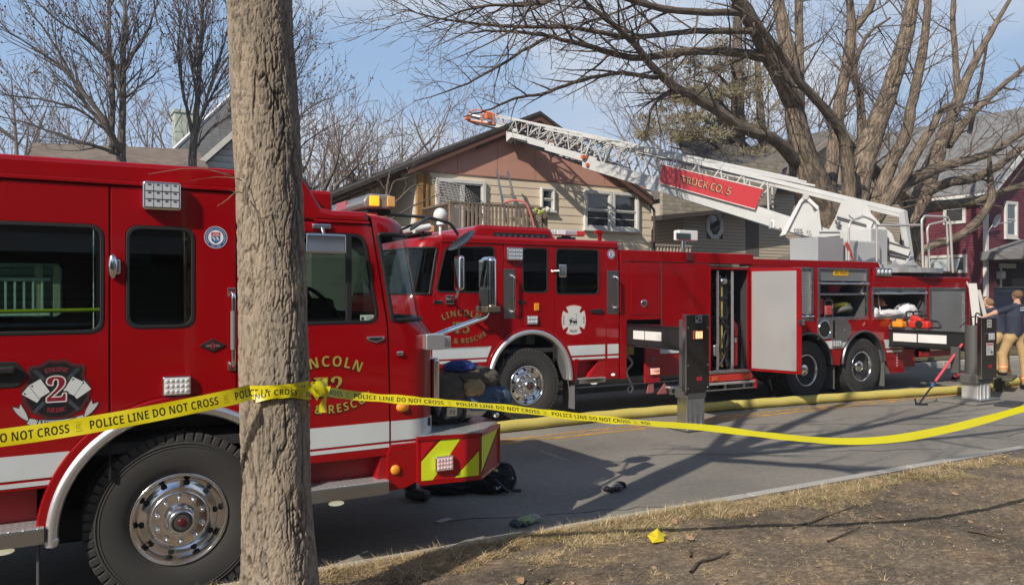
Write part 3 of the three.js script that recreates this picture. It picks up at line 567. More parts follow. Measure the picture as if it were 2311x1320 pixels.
  part('maker_badge', [boxUV(sheet(poly([[0.80, 1.657], [0.883, 1.612], [0.966, 1.657], [0.883, 1.702]]), ZE + 0.008, 0.008, 0.003))], M.black, E);
  part('maker_badge_print', decal(0.883, 1.657, ZE + 0.010, 0.16, 0.085), print(canvasTex(256, 128, (g) => { g.clearRect(0, 0, 256, 128); g.fillStyle = '#9c8f85'; g.font = 'bold 30px sans-serif'; g.textAlign = 'center'; g.textBaseline = 'middle'; g.fillText('SPA   TAN', 128, 66); g.fillStyle = '#b01420'; g.font = 'bold 84px serif'; g.fillText('S', 128, 66); })), E);
  part('door_crest', decal(0.004, 1.398, ZE + 0.003, 0.47, 0.43), print(canvasTex(1024, 940, (g) => {
    g.clearRect(0, 0, 1024, 940); g.translate(512, 0);
    const shape = (k, dy = 0) => { g.save(); g.translate(0, 400 + dy); g.scale(k, k); g.translate(0, -400); g.beginPath(); for (const s of [1, -1]) { const P = s === 1 ? [[0, 40], [90, 20], [190, 90], [280, 95], [330, 130], [310, 250], [390, 400], [370, 560], [290, 690], [120, 790], [0, 810]] : [[0, 810], [-120, 790], [-290, 690], [-370, 560], [-390, 400], [-310, 250], [-330, 130], [-280, 95], [-190, 90], [-90, 20], [0, 40]]; P.forEach(([x, y], i) => (s === 1 && i === 0 ? g.moveTo(x, y) : g.lineTo(x, y))); } g.closePath(); g.restore(); };
    g.lineJoin = 'round'; shape(1); g.fillStyle = '#2d3134'; g.fill(); shape(0.95); g.fillStyle = '#5b1820'; g.fill(); shape(0.90); g.fillStyle = '#16191d'; g.fill();
    g.strokeStyle = '#3f454b'; g.lineWidth = 46; for (const s of [1, -1]) { g.beginPath(); g.moveTo(-250 * s, 150); g.lineTo(250 * s, 690); g.stroke(); } g.strokeStyle = '#23282c'; g.lineWidth = 6; for (const s of [1, -1]) for (let i = 0; i < 6; i++) { g.beginPath(); g.moveTo(s * (150 + i * 9), 190 + i * 8); g.lineTo(s * (250 + i * 8), 110 + i * 14); g.stroke(); }
    const card = (x, y, a) => { g.save(); g.translate(x, y); g.rotate(a); g.fillStyle = '#c9cdcd'; g.strokeStyle = '#1a1d20'; g.lineWidth = 5; g.fillRect(-75, -105, 150, 210); g.strokeRect(-75, -105, 150, 210); g.fillStyle = '#15181b'; g.beginPath(); g.arc(-50, -76, 11, 0, 7); g.fill(); g.fillRect(-56, -62, 12, 5); g.restore(); };
    card(-260, 450, -0.95); card(-190, 390, -0.55); card(270, 430, 0.95); card(190, 380, 0.55);
    g.font = 'bold 440px serif'; g.textAlign = 'center'; g.textBaseline = 'middle'; g.lineWidth = 70; g.strokeStyle = '#16191d'; g.strokeText('2', 0, 410); g.lineWidth = 34; g.strokeStyle = '#c8c4c2'; g.strokeText('2', 0, 410); g.fillStyle = '#7d1a26'; g.fillText('2', 0, 410);
    g.fillStyle = '#8d2b36'; arcText(g, 'ENGINE', 0, 520, 370, -Math.PI / 2, 0.72, 0, 'bold 78px serif'); arcText(g, 'MEDIC', 0, 330, 350, Math.PI / 2, 0.62, 0, 'bold 78px serif', false);
    g.fillStyle = '#b9bdbd'; g.strokeStyle = '#2d3134'; g.lineWidth = 10;
    for (const s of [1, -1]) { g.beginPath(); g.moveTo(s * 330, 700); g.lineTo(s * 400, 560); g.lineTo(s * 415, 625); g.lineTo(s * 490, 600); g.quadraticCurveTo(s * 440, 740, s * 300, 810); g.closePath(); g.fill(); g.stroke(); }
    g.beginPath(); g.moveTo(-300, 760); g.quadraticCurveTo(0, 850, 300, 760); g.lineTo(335, 830); g.quadraticCurveTo(0, 985, -335, 830); g.closePath(); g.fill(); g.stroke();
    g.fillStyle = '#14171a'; arcText(g, 'THE DEUCE', 0, 190, 668, Math.PI / 2, 0.72, 0, 'bold 92px serif', false);
  })), E);
  // mirrors
  const rear = part('door_mirror', rbox(1.46, 2.265, ZE + 0.10, 1.735, 2.40, ZE + 0.125, 0.03), std([0.80, 0.82, 0.86], 0.05, 1), E);
  part('mirror_bracket', [bar(V3(1.60, 2.46, ZE), V3(1.60, 2.35, ZE + 0.10), 0.012), rbox(1.53, 2.44, ZE - 0.005, 1.66, 2.475, ZE + 0.02, 0.008)], M.polish, rear);

  // front mirror on its chrome arm
  part('mirror_arm_bracket', [rbox(2.37, 1.575, ZE - 0.10, 2.52, 1.69, ZE + 0.045, 0.008), rbox(2.53, 1.58, ZE - 0.15, 2.60, 1.67, ZE - 0.02, 0.008)], M.fender, E);
  part('mirror_arm', [pipe([V3(2.44, 1.655, ZE - 0.06), V3(2.60, 1.70, ZE - 0.12), V3(3.14, 1.80, ZE - 0.46), V3(3.15, 1.90, ZE - 0.46)], 0.021, 0.06, 12)], M.chrome, E);
  {
    const m = part('front_mirror', [rbox(3.12, 1.86, ZE - 0.565, 3.20, 2.30, ZE - 0.375, 0.05, 4)], M.chrome, E);
    part('mirror_glass', rbox(3.111, 2.04, ZE - 0.55, 3.123, 2.275, ZE - 0.39, 0.005), std([0.75, 0.8, 0.88], 0.03, 1), m);
    part('mirror_lower_glass', rbox(3.111, 1.885, ZE - 0.55, 3.123, 2.03, ZE - 0.39, 0.005), std([0.03, 0.032, 0.036], 0.25, 0), m);
    part('mirror_foot', rbox(3.09, 1.835, ZE - 0.57, 3.22, 1.885, ZE - 0.36, 0.01), std([0.20, 0.17, 0.13], 0.4, 0.7), m);
  }
  // look-down mirror on two bars over the windscreen
  {
    const m = part('look_down_mirror', place(new THREE.SphereGeometry(0.15, 24, 12, 0, 6.2832, 0, 1.2).scale(1, 0.38, 1), 0, 0, 0, 0, 0, R(-140)).translate(2.97, 2.46, ZE - 0.62), M.blackGloss, E);
    part('mirror_bar', [pipe([V3(2.15, 2.61, ZE - 0.42), V3(2.62, 2.61, ZE - 0.5), V3(2.86, 2.58, ZE - 0.58), V3(2.95, 2.49, ZE - 0.62)], 0.013, 0.05), bar(V3(2.31, 2.475, ZE - 0.10), V3(2.62, 2.605, ZE - 0.5), 0.014), bar(V3(2.35, 2.45, ZE - 0.80), V3(2.62, 2.605, ZE - 0.5), 0.010)], std([0.10, 0.095, 0.09], 0.5, 0.6), m);
  }
  // roof light bar: clear lens with one lit amber lamp, and the red fairing behind it
  part('roof_fairing', rbox(1.50, 2.56, ZE - 1.9, 1.765, 2.745, ZE - 0.28, 0.03, 3), M.red, E);
  {
    const y0 = 2.635, lb = part('light_bar', [boxUV(slab(rpoly([[2.03, y0], [2.27, y0], [2.29, y0 + 0.05], [2.25, y0 + 0.115], [2.05, y0 + 0.115], [2.01, y0 + 0.05]], 0.03), ZE - 0.32, ZE - 2.2, 0.02, 3))], phy([0.40, 0.39, 0.39], 0.22, 0, { transmission: 0.5, thickness: 0, clearcoat: 1 }), E);
    part('bar_base', rbox(2.05, y0 - 0.035, ZE - 2.15, 2.25, y0 + 0.012, ZE - 0.36, 0.012), M.black, lb);
    part('bar_core', [...Array.from({ length: 8 }, (_, i) => cb(0.16, 0.012, 0.13, 2.15, y0 + 0.02 + (i % 4) * 0.022, ZE - 0.45 - i * 0.2)), cb(0.10, 0.09, 1.7, 2.15, y0 + 0.055, ZE - 1.25)], std([0.35, 0.34, 0.34], 0.3, 0.8), lb);
    part('bar_foot', [cb(0.1, 0.08, 0.06, 2.12, y0 - 0.06, ZE - 0.55), cb(0.1, 0.08, 0.06, 2.12, y0 - 0.06, ZE - 1.9)], M.black, lb);
    each('lit_lamp', [rbox(2.285, y0 + 0.018, ZE - 0.62, 2.296, y0 + 0.10, ZE - 0.48, 0.004), rbox(2.06, y0 + 0.022, ZE - 0.322, 2.135, y0 + 0.098, ZE - 0.306, 0.006)], phy([1, 0.4, 0.02], 0.3, 0, { emissive: rgb(1.6, 0.45, 0.02) }), lb);
    part('amber_end', rbox(2.20, y0 + 0.02, ZE - 0.322, 2.262, y0 + 0.10, ZE - 0.304, 0.006), phy([0.75, 0.42, 0.14], 0.3), lb);
    part('red_end', rbox(2.015, y0 + 0.03, ZE - 1.0, 2.03, y0 + 0.10, ZE - 0.75, 0.004), phy([0.4, 0.08, 0.09], 0.3), lb);
  }
  part('headlamp_bezel', [rbox(2.50, 1.12, ZE - 0.75, 2.565, 1.50, ZE - 0.13, 0.03), rbox(2.56, 1.20, ZE - 0.6, 2.58, 1.44, ZE - 0.25, 0.02)], M.polish, E);
  // cab interior
  part('cab_floor', box(-1.0, 1.0, ZE - 0.06, 2.45, 1.06, ZF + 0.06), M.interior, E);
  part('cab_lining', [box(-1.0, 2.60, ZE - 0.06, 1.5, 2.63, ZF + 0.06), box(1.5, 2.46, ZE - 0.06, 2.0, 2.49, ZF + 0.06), box(-1.03, 0.7, ZE - 0.03, -0.98, 2.7, ZF + 0.03), box(0.0, 1.06, ZE - 0.75, 1.7, 1.62, ZE - 1.75)], M.interior, E);
  part('cabinet', [rbox(0.33, 1.06, ZE - 0.95, 1.15, 2.19, ZE - 0.5, 0.02)], std([0.16, 0.21, 0.19], 0.7), E);
  part('dashboard', [rbox(2.0, 1.3, ZE - 2.4, 2.42, 1.83, ZE - 0.1, 0.06), rbox(1.86, 1.5, ZE - 2.1, 2.1, 1.95, ZE - 1.3, 0.04), rbox(1.75, 1.75, ZE - 1.32, 1.78, 2.0, ZE - 1.0, 0.01)], M.interior, E);
  part('laptop', [rbox(1.52, 1.92, ZE - 1.2, 1.54, 2.06, ZE - 0.98, 0.01)], std([0.3, 0.45, 0.40], 0.4), E);
  part('steering_wheel', new THREE.TorusGeometry(0.22, 0.016, 8, 30).rotateY(Math.PI / 2).rotateZ(0.7).translate(1.82, 1.86, ZE - 0.62), M.black, E);
  const seat = (x, z, f) => part('seat', [rbox(x - 0.25, 1.30, z - 0.26, x + 0.25, 1.50, z + 0.26, 0.05), crb(0.15, 0.75, 0.5, 0.05, x - 0.24 * f, 1.80, z, 0, 0, f * 0.12), crb(0.1, 0.2, 0.28, 0.04, x - 0.28 * f, 2.22, z)], std([0.03, 0.03, 0.033], 0.8), E);
  seat(1.36, ZE - 0.62, 1); seat(1.36, ZE - 1.95, 1); seat(-0.6, ZE - 0.6, 1); seat(-0.6, ZE - 1.9, 1);
  part('yellow_rail', bar(V3(-0.72, 1.885, ZE - 0.07), V3(0.235, 1.893, ZE - 0.07), 0.0125), std([0.62, 0.56, 0.03], 0.45), E);
  // chassis and the body behind the cab
  part('chassis', [box(-5.9, 0.52, ZE - 0.8, 2.7, 0.78, ZE - 1.7), box(-0.2, 0.42, ZE - 0.4, 1.6, 0.6, ZE - 2.1), box(-0.9, 0.45, ZE - 0.5, -0.2, 0.9, ZE - 2.0)], M.chassis, E);
  part('pump_panel', rbox(-2.1, 0.62, ZE - 0.02, -1.05, 2.5, ZF + 0.02, 0.02), M.satin, E);
  part('body', [rbox(-6.0, 0.72, ZE - 0.0, -2.12, 2.62, ZF, 0.03)], M.red, E);
  for (let i = 0; i < 3; i++) part('roller_shutter', [rbox(-3.25 - i * 1.2, i === 1 ? 1.5 : 1.0, ZE - 0.01, -2.25 - i * 1.2, 2.4, ZE + 0.008, 0.01)], M.satin, E);
  frontWheel(E, -4.05, 0.545, ZE - 0.02, 0.5); frontWheel(E, -4.05, 0.545, ZF + 0.33, 0.5);
  for (let i = 0; i < 4; i++) part('gauge', [cyl(0.07, 0.07, 0.03, -1.3 - (i % 2) * 0.3, 1.9 - Math.floor(i / 2) * 0.3, ZE, 'z')], M.chrome, E);
}

// ---------- the ladder truck across the street ----------
const ZT = -10.15;
const truck = thing('ladder_truck', 'red ladder truck with a raised white ladder, jacked up across the street', 'ladder truck', [9.5, 0, -11.4]);
{
  const K = truck, W = 2.5, ZF = ZT - W, arch = { x: 6.143, y: 0.715, r: 0.775 };
  const sides = (name, shape, holes = () => []) => {
    for (const z of [ZT, ZF + 0.04]) { const s = poly(shape.getPoints().map((p) => [p.x, p.y])); part(name, boxUV(sheet(s, z, 0.04, 0.006, holes(THREE.Path), 8)), M.red, K); }
  };
  const win1 = [[4.585, 2.0], [5.53, 1.99], [5.53, 2.668], [4.737, 2.645]], win2 = rect(5.99, 1.995, 6.44, 2.668), win3 = rect(6.578, 1.968, 7.386, 2.672);
  sides('cab_door', overArch(4.525, 5.67, 0.94, [[5.67, 2.715], [4.668, 2.712], [4.525, 1.80]], arch), (Kk) => [rpoly(win1, 0.09, Kk)]);
  sides('side_panel', overArch(5.68, 6.55, 0.94, [[6.55, 2.715], [5.68, 2.715]], arch), (Kk) => [rpoly(win2, 0.07, Kk)]);
  sides('crew_door', overArch(6.56, 7.52, 0.94, [[7.52, 2.715], [6.56, 2.715]], arch), (Kk) => [rpoly(win3, 0.08, Kk)]);
  sides('rear_panel', poly([[7.53, 0.64], [7.775, 0.64], [7.76, 2.715], [7.53, 2.715]]));
  each('seam', [5.675, 6.555, 7.525].map((x) => box(x - 0.008, 0.95, ZT - 0.03, x + 0.008, 2.72, ZT - 0.012)), M.dark, K);
  for (const z of [ZT, ZF + 0.04]) { const w = sideWindow(K, win1, 0.09, z, M.darkGlass, 'door_window'); part('window_bar', rbox(4.94, 2.0, z - 0.02, 4.965, 2.65, z, 0.003), M.black, w); sideWindow(K, win2, 0.07, z, M.tintGlass); sideWindow(K, win3, 0.08, z, M.tintGlass); }
  // roof with the raised hump and its dark slot
  part('roof', [rbox(4.66, 2.70, ZT + 0.004, 7.77, 2.815, ZF - 0.004, 0.045, 4)], M.red, K);
  part('drip_rail', rbox(4.67, 2.708, ZT, 7.76, 2.73, ZT + 0.016, 0.006), M.red, K);
  const hump = part('roof_hump', boxUV(slab(rpoly([[5.24, 2.81], [6.76, 2.81], [6.70, 3.0], [5.40, 3.005]], [0.01, 0.01, 0.09, 0.09]), ZT - 0.30, ZF + 0.3, 0.05, 4)), M.red, K);
  part('slot', boxUV(sheet(rpoly(rect(5.66, 2.845, 6.64, 2.90), 0.02), ZT - 0.295, 0.01, 0.002)), M.dark, hump);
  part('slot_vanes', Array.from({ length: 9 }, (_, i) => box(5.72 + i * 0.1, 2.848, ZT - 0.292, 5.76 + i * 0.1, 2.866, ZT - 0.286)), M.satin, hump);
  const tab = (t) => (y) => { for (let i = 1; i < t.length; i++) if (y <= t[i][0]) return lerp(t[i - 1][1], t[i][1], (y - t[i - 1][0]) / (t[i][0] - t[i - 1][0])); return t[t.length - 1][1]; };
  cabNose(K, { dir: -1, z0: ZT, w: W, r: 0.27, y0: 0.7, gy0: 1.98, gy1: 2.62, y1: 2.72, gs: 2, paint: M.red, top: [2.75, 2.775, 2.80, 2.812],
    seam: tab([[0.7, 4.518], [1.80, 4.518], [2.712, 4.662], [2.82, 4.68]]), front: tab([[0.7, 4.10], [1.86, 4.10], [1.92, 4.12], [1.98, 4.17], [2.62, 4.29], [2.72, 4.34], [2.75, 4.37], [2.775, 4.42], [2.80, 4.52], [2.812, 4.62]]), inset: tab([[0.7, 0], [2.7, 0], [2.75, 0.008], [2.775, 0.03], [2.80, 0.08], [2.812, 0.16]]) });
  part('bumper', [rbox(3.5, 0.66, ZT - 0.15, 4.2, 1.0, ZF + 0.15, 0.03)], M.red, K);
  // stripes
  const st = (pts, n = 'stripe') => part(n, boxUV(sheet(poly(pts), ZT + 0.003, 0.003, 0)), M.stripe, K);
  st([[4.54, 1.065], [5.405, 1.065], [5.47, 1.222], [4.54, 1.222]]); st([[4.54, 1.003], [5.385, 1.003], [5.395, 1.04], [4.54, 1.04]], 'pinstripe');
  st([[6.86, 1.03], [7.50, 1.03], [7.50, 1.185], [6.79, 1.185]]); st([[6.885, 0.965], [7.50, 0.965], [7.50, 1.0], [6.875, 1.0]], 'pinstripe');
  st([[7.55, 1.03], [7.765, 1.03], [7.765, 1.185], [7.55, 1.185]]); st([[7.55, 0.965], [7.765, 0.965], [7.765, 1.0], [7.55, 1.0]], 'pinstripe');
  // front wheel and arch
  part('arch_liner', [new THREE.CylinderGeometry(0.70, 0.70, 0.75, 40, 1, true, Math.PI / 2, Math.PI).rotateX(Math.PI / 2).translate(arch.x, arch.y, ZT - 0.39), box(5.45, 0.3, ZT - 0.76, 6.84, 1.4, ZT - 0.75)], M.dark, K);
  archTrim(K, { x: arch.x, y: arch.y, r: 0.735 }, ZT + 0.01, 0.075, 0.66, 0.66, M.fender);
  { const s = poly(Array.from({ length: 41 }, (_, i) => { const a = Math.PI * i / 40; return [arch.x + 0.775 * Math.cos(a), arch.y + 0.775 * Math.sin(a)]; }).concat(Array.from({ length: 41 }, (_, i) => { const a = Math.PI * (1 - i / 40); return [arch.x + 0.715 * Math.cos(a), arch.y + 0.715 * Math.sin(a)]; }))); part('arch_flare', boxUV(sheet(s, ZT + 0.012, 0.06, 0.01)), M.red, K); }
  each('arch_leg', [boxUV(sheet(poly([[5.36, 0.64], [5.45, 0.64], [5.45, 0.72], [5.365, 0.98], [5.20, 0.98]]), ZT + 0.004, 0.05, 0.006)), boxUV(sheet(poly([[6.84, 0.64], [6.95, 0.64], [7.0, 0.98], [6.92, 0.98], [6.84, 0.72]]), ZT + 0.004, 0.05, 0.006))], M.red, K);
  frontWheel(K, 6.105, 0.615, ZT - 0.03, 0.9); frontWheel(K, 6.105, 0.615, ZF + 0.33, 0.2);
  part('mud_flap', rbox(6.93, 0.20, ZT - 0.34, 6.945, 0.62, ZT - 0.02, 0.004), std([0.12, 0.12, 0.125], 0.7), K);
  part('fender_flap', boxUV(sheet(rpoly([[6.62, 1.22], [6.80, 0.98], [6.86, 0.66], [6.76, 0.66], [6.66, 0.9], [6.56, 1.12]], 0.03), ZT - 0.05, 0.02, 0.004)), std([0.10, 0.10, 0.105], 0.6), K);
  // steps
  each('step_well', [box(4.54, 0.70, ZT - 0.16, 5.36, 0.95, ZT - 0.15), box(6.96, 0.68, ZT - 0.16, 7.52, 0.95, ZT - 0.15), boxUV(sheet(poly([[7.20, 0.68], [7.52, 0.68], [7.52, 0.95], [7.40, 0.95]]), ZT - 0.01, 0.14, 0)), boxUV(sheet(poly([[5.10, 0.68], [5.36, 0.68], [5.36, 0.95], [5.26, 0.95]]), ZT - 0.01, 0.14, 0))], M.redDull, K);
  for (const [a, b] of [[4.55, 5.22], [6.97, 7.48]]) { const s = part('step', rbox(a, 0.665, ZT - 0.15, b, 0.677, ZT + 0.05, 0.004), M.plate, K); part('step_edge', rbox(a, 0.60, ZT + 0.03, b, 0.665, ZT + 0.048, 0.004), M.polish, s); }
  each('step_light', [ball(0.045, 7.30, 0.585, ZT - 0.02, 1.4, 0.5, 0.8), ball(0.03, 7.66, 0.70, ZT + 0.0, 1.3, 0.7, 0.6)], phy([0.9, 0.9, 0.9], 0.2, 0, { emissive: rgb(0.4, 0.4, 0.38) }), K);
  // lamps, rails, badges
  sceneLight(K, 5.697, 2.470, 5.965, 2.660, ZT, 4, 3);
  warnLamp(K, 6.051, 1.527, 6.244, 1.656, ZT, phy([0.55, 0.55, 0.58], 0.2, 0.3, { clearcoat: 1 }), 'warning_light', 4, 2);
  part('side_marker', rbox(6.19, 1.729, ZT, 6.275, 1.841, ZT + 0.02, 0.012), M.amber, K);
  for (const [x0, y0, x1, y1] of [[5.675, 1.62, 5.865, 2.345], [7.54, 1.66, 7.765, 2.345]]) {
    const p = part('grab_recess', rbox(x0, y0, ZT - 0.02, x1, y1, ZT + 0.005, 0.004), std([0.32, 0.31, 0.30], 0.25, 0.9), K), xm = (x0 + x1) / 2 + 0.01;
    part('grab_rail', [pipe([V3(xm, y1 - 0.1, ZT), V3(xm + 0.03, y1 - 0.1, ZT + 0.075), V3(xm + 0.03, y0 + 0.1, ZT + 0.075), V3(xm, y0 + 0.1, ZT)], 0.016, 0.05), rbox(xm - 0.03, y1 - 0.13, ZT, xm + 0.03, y1 - 0.07, ZT + 0.014, 0.004), rbox(xm - 0.03, y0 + 0.07, ZT, xm + 0.03, y0 + 0.13, ZT + 0.014, 0.004)], M.chrome, p);
  }
  part('round_seal', decal(7.619, 2.605, ZT + 0.003, 0.15, 0.15), print(sealTex), K);
  part('door_lettering', decal(4.986, 1.511, ZT + 0.003, 0.86, 0.62), print(doorText('T5', '#94804f')), K);
  part('cross_emblem', decal(6.906, 1.578, ZT + 0.003, 0.45, 0.50), print(canvasTex(512, 560, (g) => {
    g.clearRect(0, 0, 512, 560); g.translate(256, 280);
    const cross = (k) => { g.beginPath(); for (let i = 0; i < 4; i++) { const a = i * Math.PI / 2, P = (x, y) => { const c = Math.cos(a), s = Math.sin(a); return [(x * c - y * s) * k, (x * s + y * c) * k]; }; const [x0, y0] = P(-165, -222); i ? g.lineTo(x0, y0) : g.moveTo(x0, y0); const [qx, qy] = P(0, -290), [x1, y1] = P(165, -222); g.quadraticCurveTo(qx, qy, x1, y1); const [cx, cy] = P(55, -55), [x2, y2] = P(222, -165); g.quadraticCurveTo(cx, cy, x2, y2); } g.closePath(); };
    cross(1); g.fillStyle = '#e2a9a2'; g.fill(); cross(0.955); g.fillStyle = '#cfcfcc'; g.fill();
    g.fillStyle = '#1a1a1a'; g.font = 'bold 60px serif'; arcText(g, 'MEDIC', 0, -10, 205, Math.PI / 2, 0.8, 0, 'bold 58px serif', false); arcText(g, 'RESCUE', 0, 0, 215, Math.PI, 0.72, 0, 'bold 46px serif', true); arcText(g, 'TRUCK', 0, 0, 215, 0, 0.6, 0, 'bold 46px serif', true);
    g.fillStyle = '#3d3d3c'; g.fillRect(-80, 10, 150, 34); g.fillRect(-95, -14, 60, 40); g.strokeStyle = '#3d3d3c'; g.lineWidth = 9; g.beginPath(); g.moveTo(70, 0); g.lineTo(-60, -40); g.stroke(); g.lineWidth = 6; g.beginPath(); g.moveTo(60, 0); g.lineTo(55, -110); g.lineTo(20, -95); g.stroke(); for (const x of [-70, 10, 50]) { g.beginPath(); g.arc(x, 52, 18, 0, 7); g.fill(); } g.fillStyle = '#8d8d8a'; g.fillRect(-120, 84, 200, 9);
  })), K);
  part('door_emblem', boxUV(sheet(rpoly([[4.555, 1.889], [4.69, 1.889], [4.703, 1.858], [4.622, 1.833], [4.548, 1.852]], 0.01), ZT + 0.012, 0.01, 0.003)), M.chrome, K);
  part('maker_badge', boxUV(sheet(poly([[5.892, 1.857], [5.975, 1.817], [6.059, 1.856], [5.975, 1.895]]), ZT + 0.01, 0.01, 0.002)), M.black, K);
  each('door_handle', [boxUV(sheet(rpoly([[7.196, 1.732], [7.434, 1.743], [7.468, 1.708], [7.408, 1.674], [7.213, 1.69]], 0.012), ZT + 0.025, 0.025, 0.004)), boxUV(sheet(rpoly([[5.441, 1.738], [5.609, 1.742], [5.631, 1.703], [5.463, 1.693]], 0.012), ZT + 0.025, 0.025, 0.004))], M.black, K);
  { const m = part('door_mirror', rbox(6.558, 2.228, ZT + 0.10, 6.687, 2.425, ZT + 0.14, 0.02), M.chrome, K); part('mirror_stay', bar(V3(6.495, 2.321, ZT), V3(6.606, 2.329, ZT + 0.11), 0.012), M.polish, m); }
  { // front mirror
    const m = part('front_mirror', rbox(4.72, 2.03, ZT + 0.28, 4.80, 2.50, ZT + 0.50, 0.05, 4), M.chrome, K);
    part('mirror_stay', [bar(V3(4.76, 2.03, ZT + 0.36), V3(4.76, 1.93, ZT + 0.30), 0.02), bar(V3(4.76, 1.93, ZT + 0.30), V3(4.78, 1.90, ZT), 0.018)], M.polish, m);
    part('mirror_bracket', rbox(4.73, 1.84, ZT, 4.86, 1.96, ZT + 0.03, 0.008), M.chrome, m);
    part('mirror_glass', rbox(4.798, 2.06, ZT + 0.30, 4.808, 2.47, ZT + 0.48, 0.004), std([0.05, 0.05, 0.055], 0.1, 0.5), m);
  }
  // roof lights at both ends of the cab
  {
    const b = part('light_bar', rbox(4.42, 2.86, ZT - 0.35, 4.74, 2.97, ZF + 0.35, 0.035, 3), phy([0.72, 0.74, 0.74], 0.2, 0, { transmission: 0.4, thickness: 0, clearcoat: 1 }), K);
    part('bar_base', rbox(4.46, 2.825, ZT - 0.37, 4.70, 2.865, ZF + 0.37, 0.01), M.black, b); part('bar_core', cb(0.12, 0.06, 1.6, 4.58, 2.91, ZT - 1.25), M.reflector, b);
    part('amber_end', rbox(4.66, 2.87, ZT - 0.352, 4.72, 2.96, ZT - 0.335, 0.006), phy([0.72, 0.4, 0.15], 0.3), b);
    part('tube_lamp', [bar(V3(4.28, 2.86, ZT - 0.06), V3(4.54, 2.92, ZT - 0.10), 0.045, 0.045, 14)], M.white, K); part('tube_lamp_bracket', bar(V3(4.45, 2.78, ZT - 0.15), V3(4.45, 2.89, ZT - 0.09), 0.015), M.black, K);
    part('spotlight', [ball(0.10, 4.76, 3.10, ZT - 0.22, 1, 1.05, 1), cyl(0.05, 0.06, 0.05, 4.76, 2.99, ZT - 0.22), cyl(0.02, 0.02, 0.18, 4.76, 2.90, ZT - 0.22)], M.white, K);
    const r = part('rear_light_bar', [rbox(6.83, 2.90, ZT - 0.42, 7.42, 3.0, ZT - 0.58, 0.03, 3)], phy([0.5, 0.5, 0.52], 0.2, 0.2, { clearcoat: 1 }), K);
    part('clear_lens', rbox(6.87, 2.915, ZT - 0.425, 7.04, 2.985, ZT - 0.412, 0.01), std([0.85, 0.85, 0.85], 0.3), r); part('red_lens', rbox(7.25, 2.915, ZT - 0.425, 7.41, 2.985, ZT - 0.412, 0.01), phy([0.6, 0.05, 0.05], 0.2), r);
    part('bar_foot', [cb(0.3, 0.05, 0.1, 7.1, 2.86, ZT - 0.5), cb(0.14, 0.08, 0.06, 7.1, 2.89, ZT - 0.5)], M.black, r);
    part('horn_bracket', [rbox(7.50, 2.81, ZT - 0.2, 7.56, 2.99, ZT - 0.16, 0.01), rbox(7.44, 2.93, ZT - 0.21, 7.58, 2.99, ZT - 0.15, 0.01)], M.red, K);
  }
  // inside the cab
  part('cab_floor', box(4.2, 1.1, ZT - 0.06, 7.75, 1.16, ZF + 0.06), M.interior, K);
  part('cab_lining', [box(4.6, 2.67, ZT - 0.06, 7.75, 2.70, ZF + 0.06), box(7.74, 0.8, ZT - 0.03, 7.77, 2.8, ZF + 0.03), box(4.9, 1.16, ZT - 0.75, 7.0, 1.85, ZT - 1.75), box(6.5, 1.16, ZT - 1.3, 7.7, 2.66, ZT - 1.35)], M.interior, K);
  part('dashboard', [rbox(4.25, 1.3, ZT - 2.4, 4.62, 1.98, ZT - 0.1, 0.06)], M.interior, K);
  const seat = (x, z) => part('seat', [rbox(x - 0.25, 1.45, z - 0.26, x + 0.25, 1.65, z + 0.26, 0.05), crb(0.15, 0.75, 0.5, 0.05, x + 0.24, 1.97, z, 0, 0, -0.12)], std([0.03, 0.03, 0.033], 0.8), K);
  seat(5.1, ZT - 0.6); seat(5.1, ZT - 1.9); seat(7.2, ZT - 0.6);
  part('cab_locker', [rbox(6.0, 1.2, ZT - 0.9, 6.24, 2.32, ZT - 0.45, 0.02), rbox(6.24, 1.2, ZT - 0.8, 6.40, 2.16, ZT - 0.3, 0.02)], std([0.16, 0.22, 0.20], 0.6), K);
  part('yellow_rail', [bar(V3(6.6, 2.075, ZT - 0.06), V3(7.36, 2.08, ZT - 0.06), 0.012), ball(0.03, 7.35, 2.08, ZT - 0.06)], std([0.65, 0.60, 0.05], 0.45), K);
  part('belt', bar(V3(6.85, 1.9, ZT - 0.25), V3(6.87, 2.25, ZT - 0.28), 0.022), std([0.3, 0.3, 0.3], 0.6), K);

  // ---- body behind the cab ----
  const Q = (name, pts, m = M.red, d = 0.04, z = ZT, b = 0.006) => part(name, boxUV(sheet(poly(pts), z, d, b)), m, K);
  Q('cab_gap_panel', [[7.80, 0.62], [7.93, 0.62], [7.93, 2.50], [7.80, 2.50]]);
  Q('body_panel', [[7.94, 1.56], [8.640, 1.56], [8.640, 2.485], [7.94, 2.485]]);
  part('hatch', boxUV(sheet(rpoly(rect(8.02, 1.64, 8.58, 2.44), 0.03), ZT + 0.008, 0.01, 0.004)), M.red, K);
  Q('body_panel', [[8.650, 1.43], [9.705, 1.30], [9.705, 2.485], [8.650, 2.485]]);
  part('trim_strip', box(8.640, 1.44, ZT - 0.02, 8.650, 2.485, ZT + 0.008), M.satin, K);
  part('latch', [lathe([[0.062, 0], [0.06, 0.012], [0.045, 0.016], [0, 0.012]], 24).rotateX(Math.PI / 2).translate(8.274, 1.825, ZT + 0.006)], M.polish, K); part('latch_grip', cb(0.05, 0.02, 0.03, 8.274, 1.825, ZT + 0.025, 0, 0, 0.5), M.black, K);
  part('top_rail', [rbox(7.80, 2.495, ZT + 0.005, 10.76, 2.68, ZT - 0.5, 0.015)], M.red, K);
  part('rail_lamp', [rbox(9.181, 2.535, ZT + 0.0, 9.319, 2.672, ZT + 0.03, 0.008)], std([0.09, 0.02, 0.02], 0.3), K);
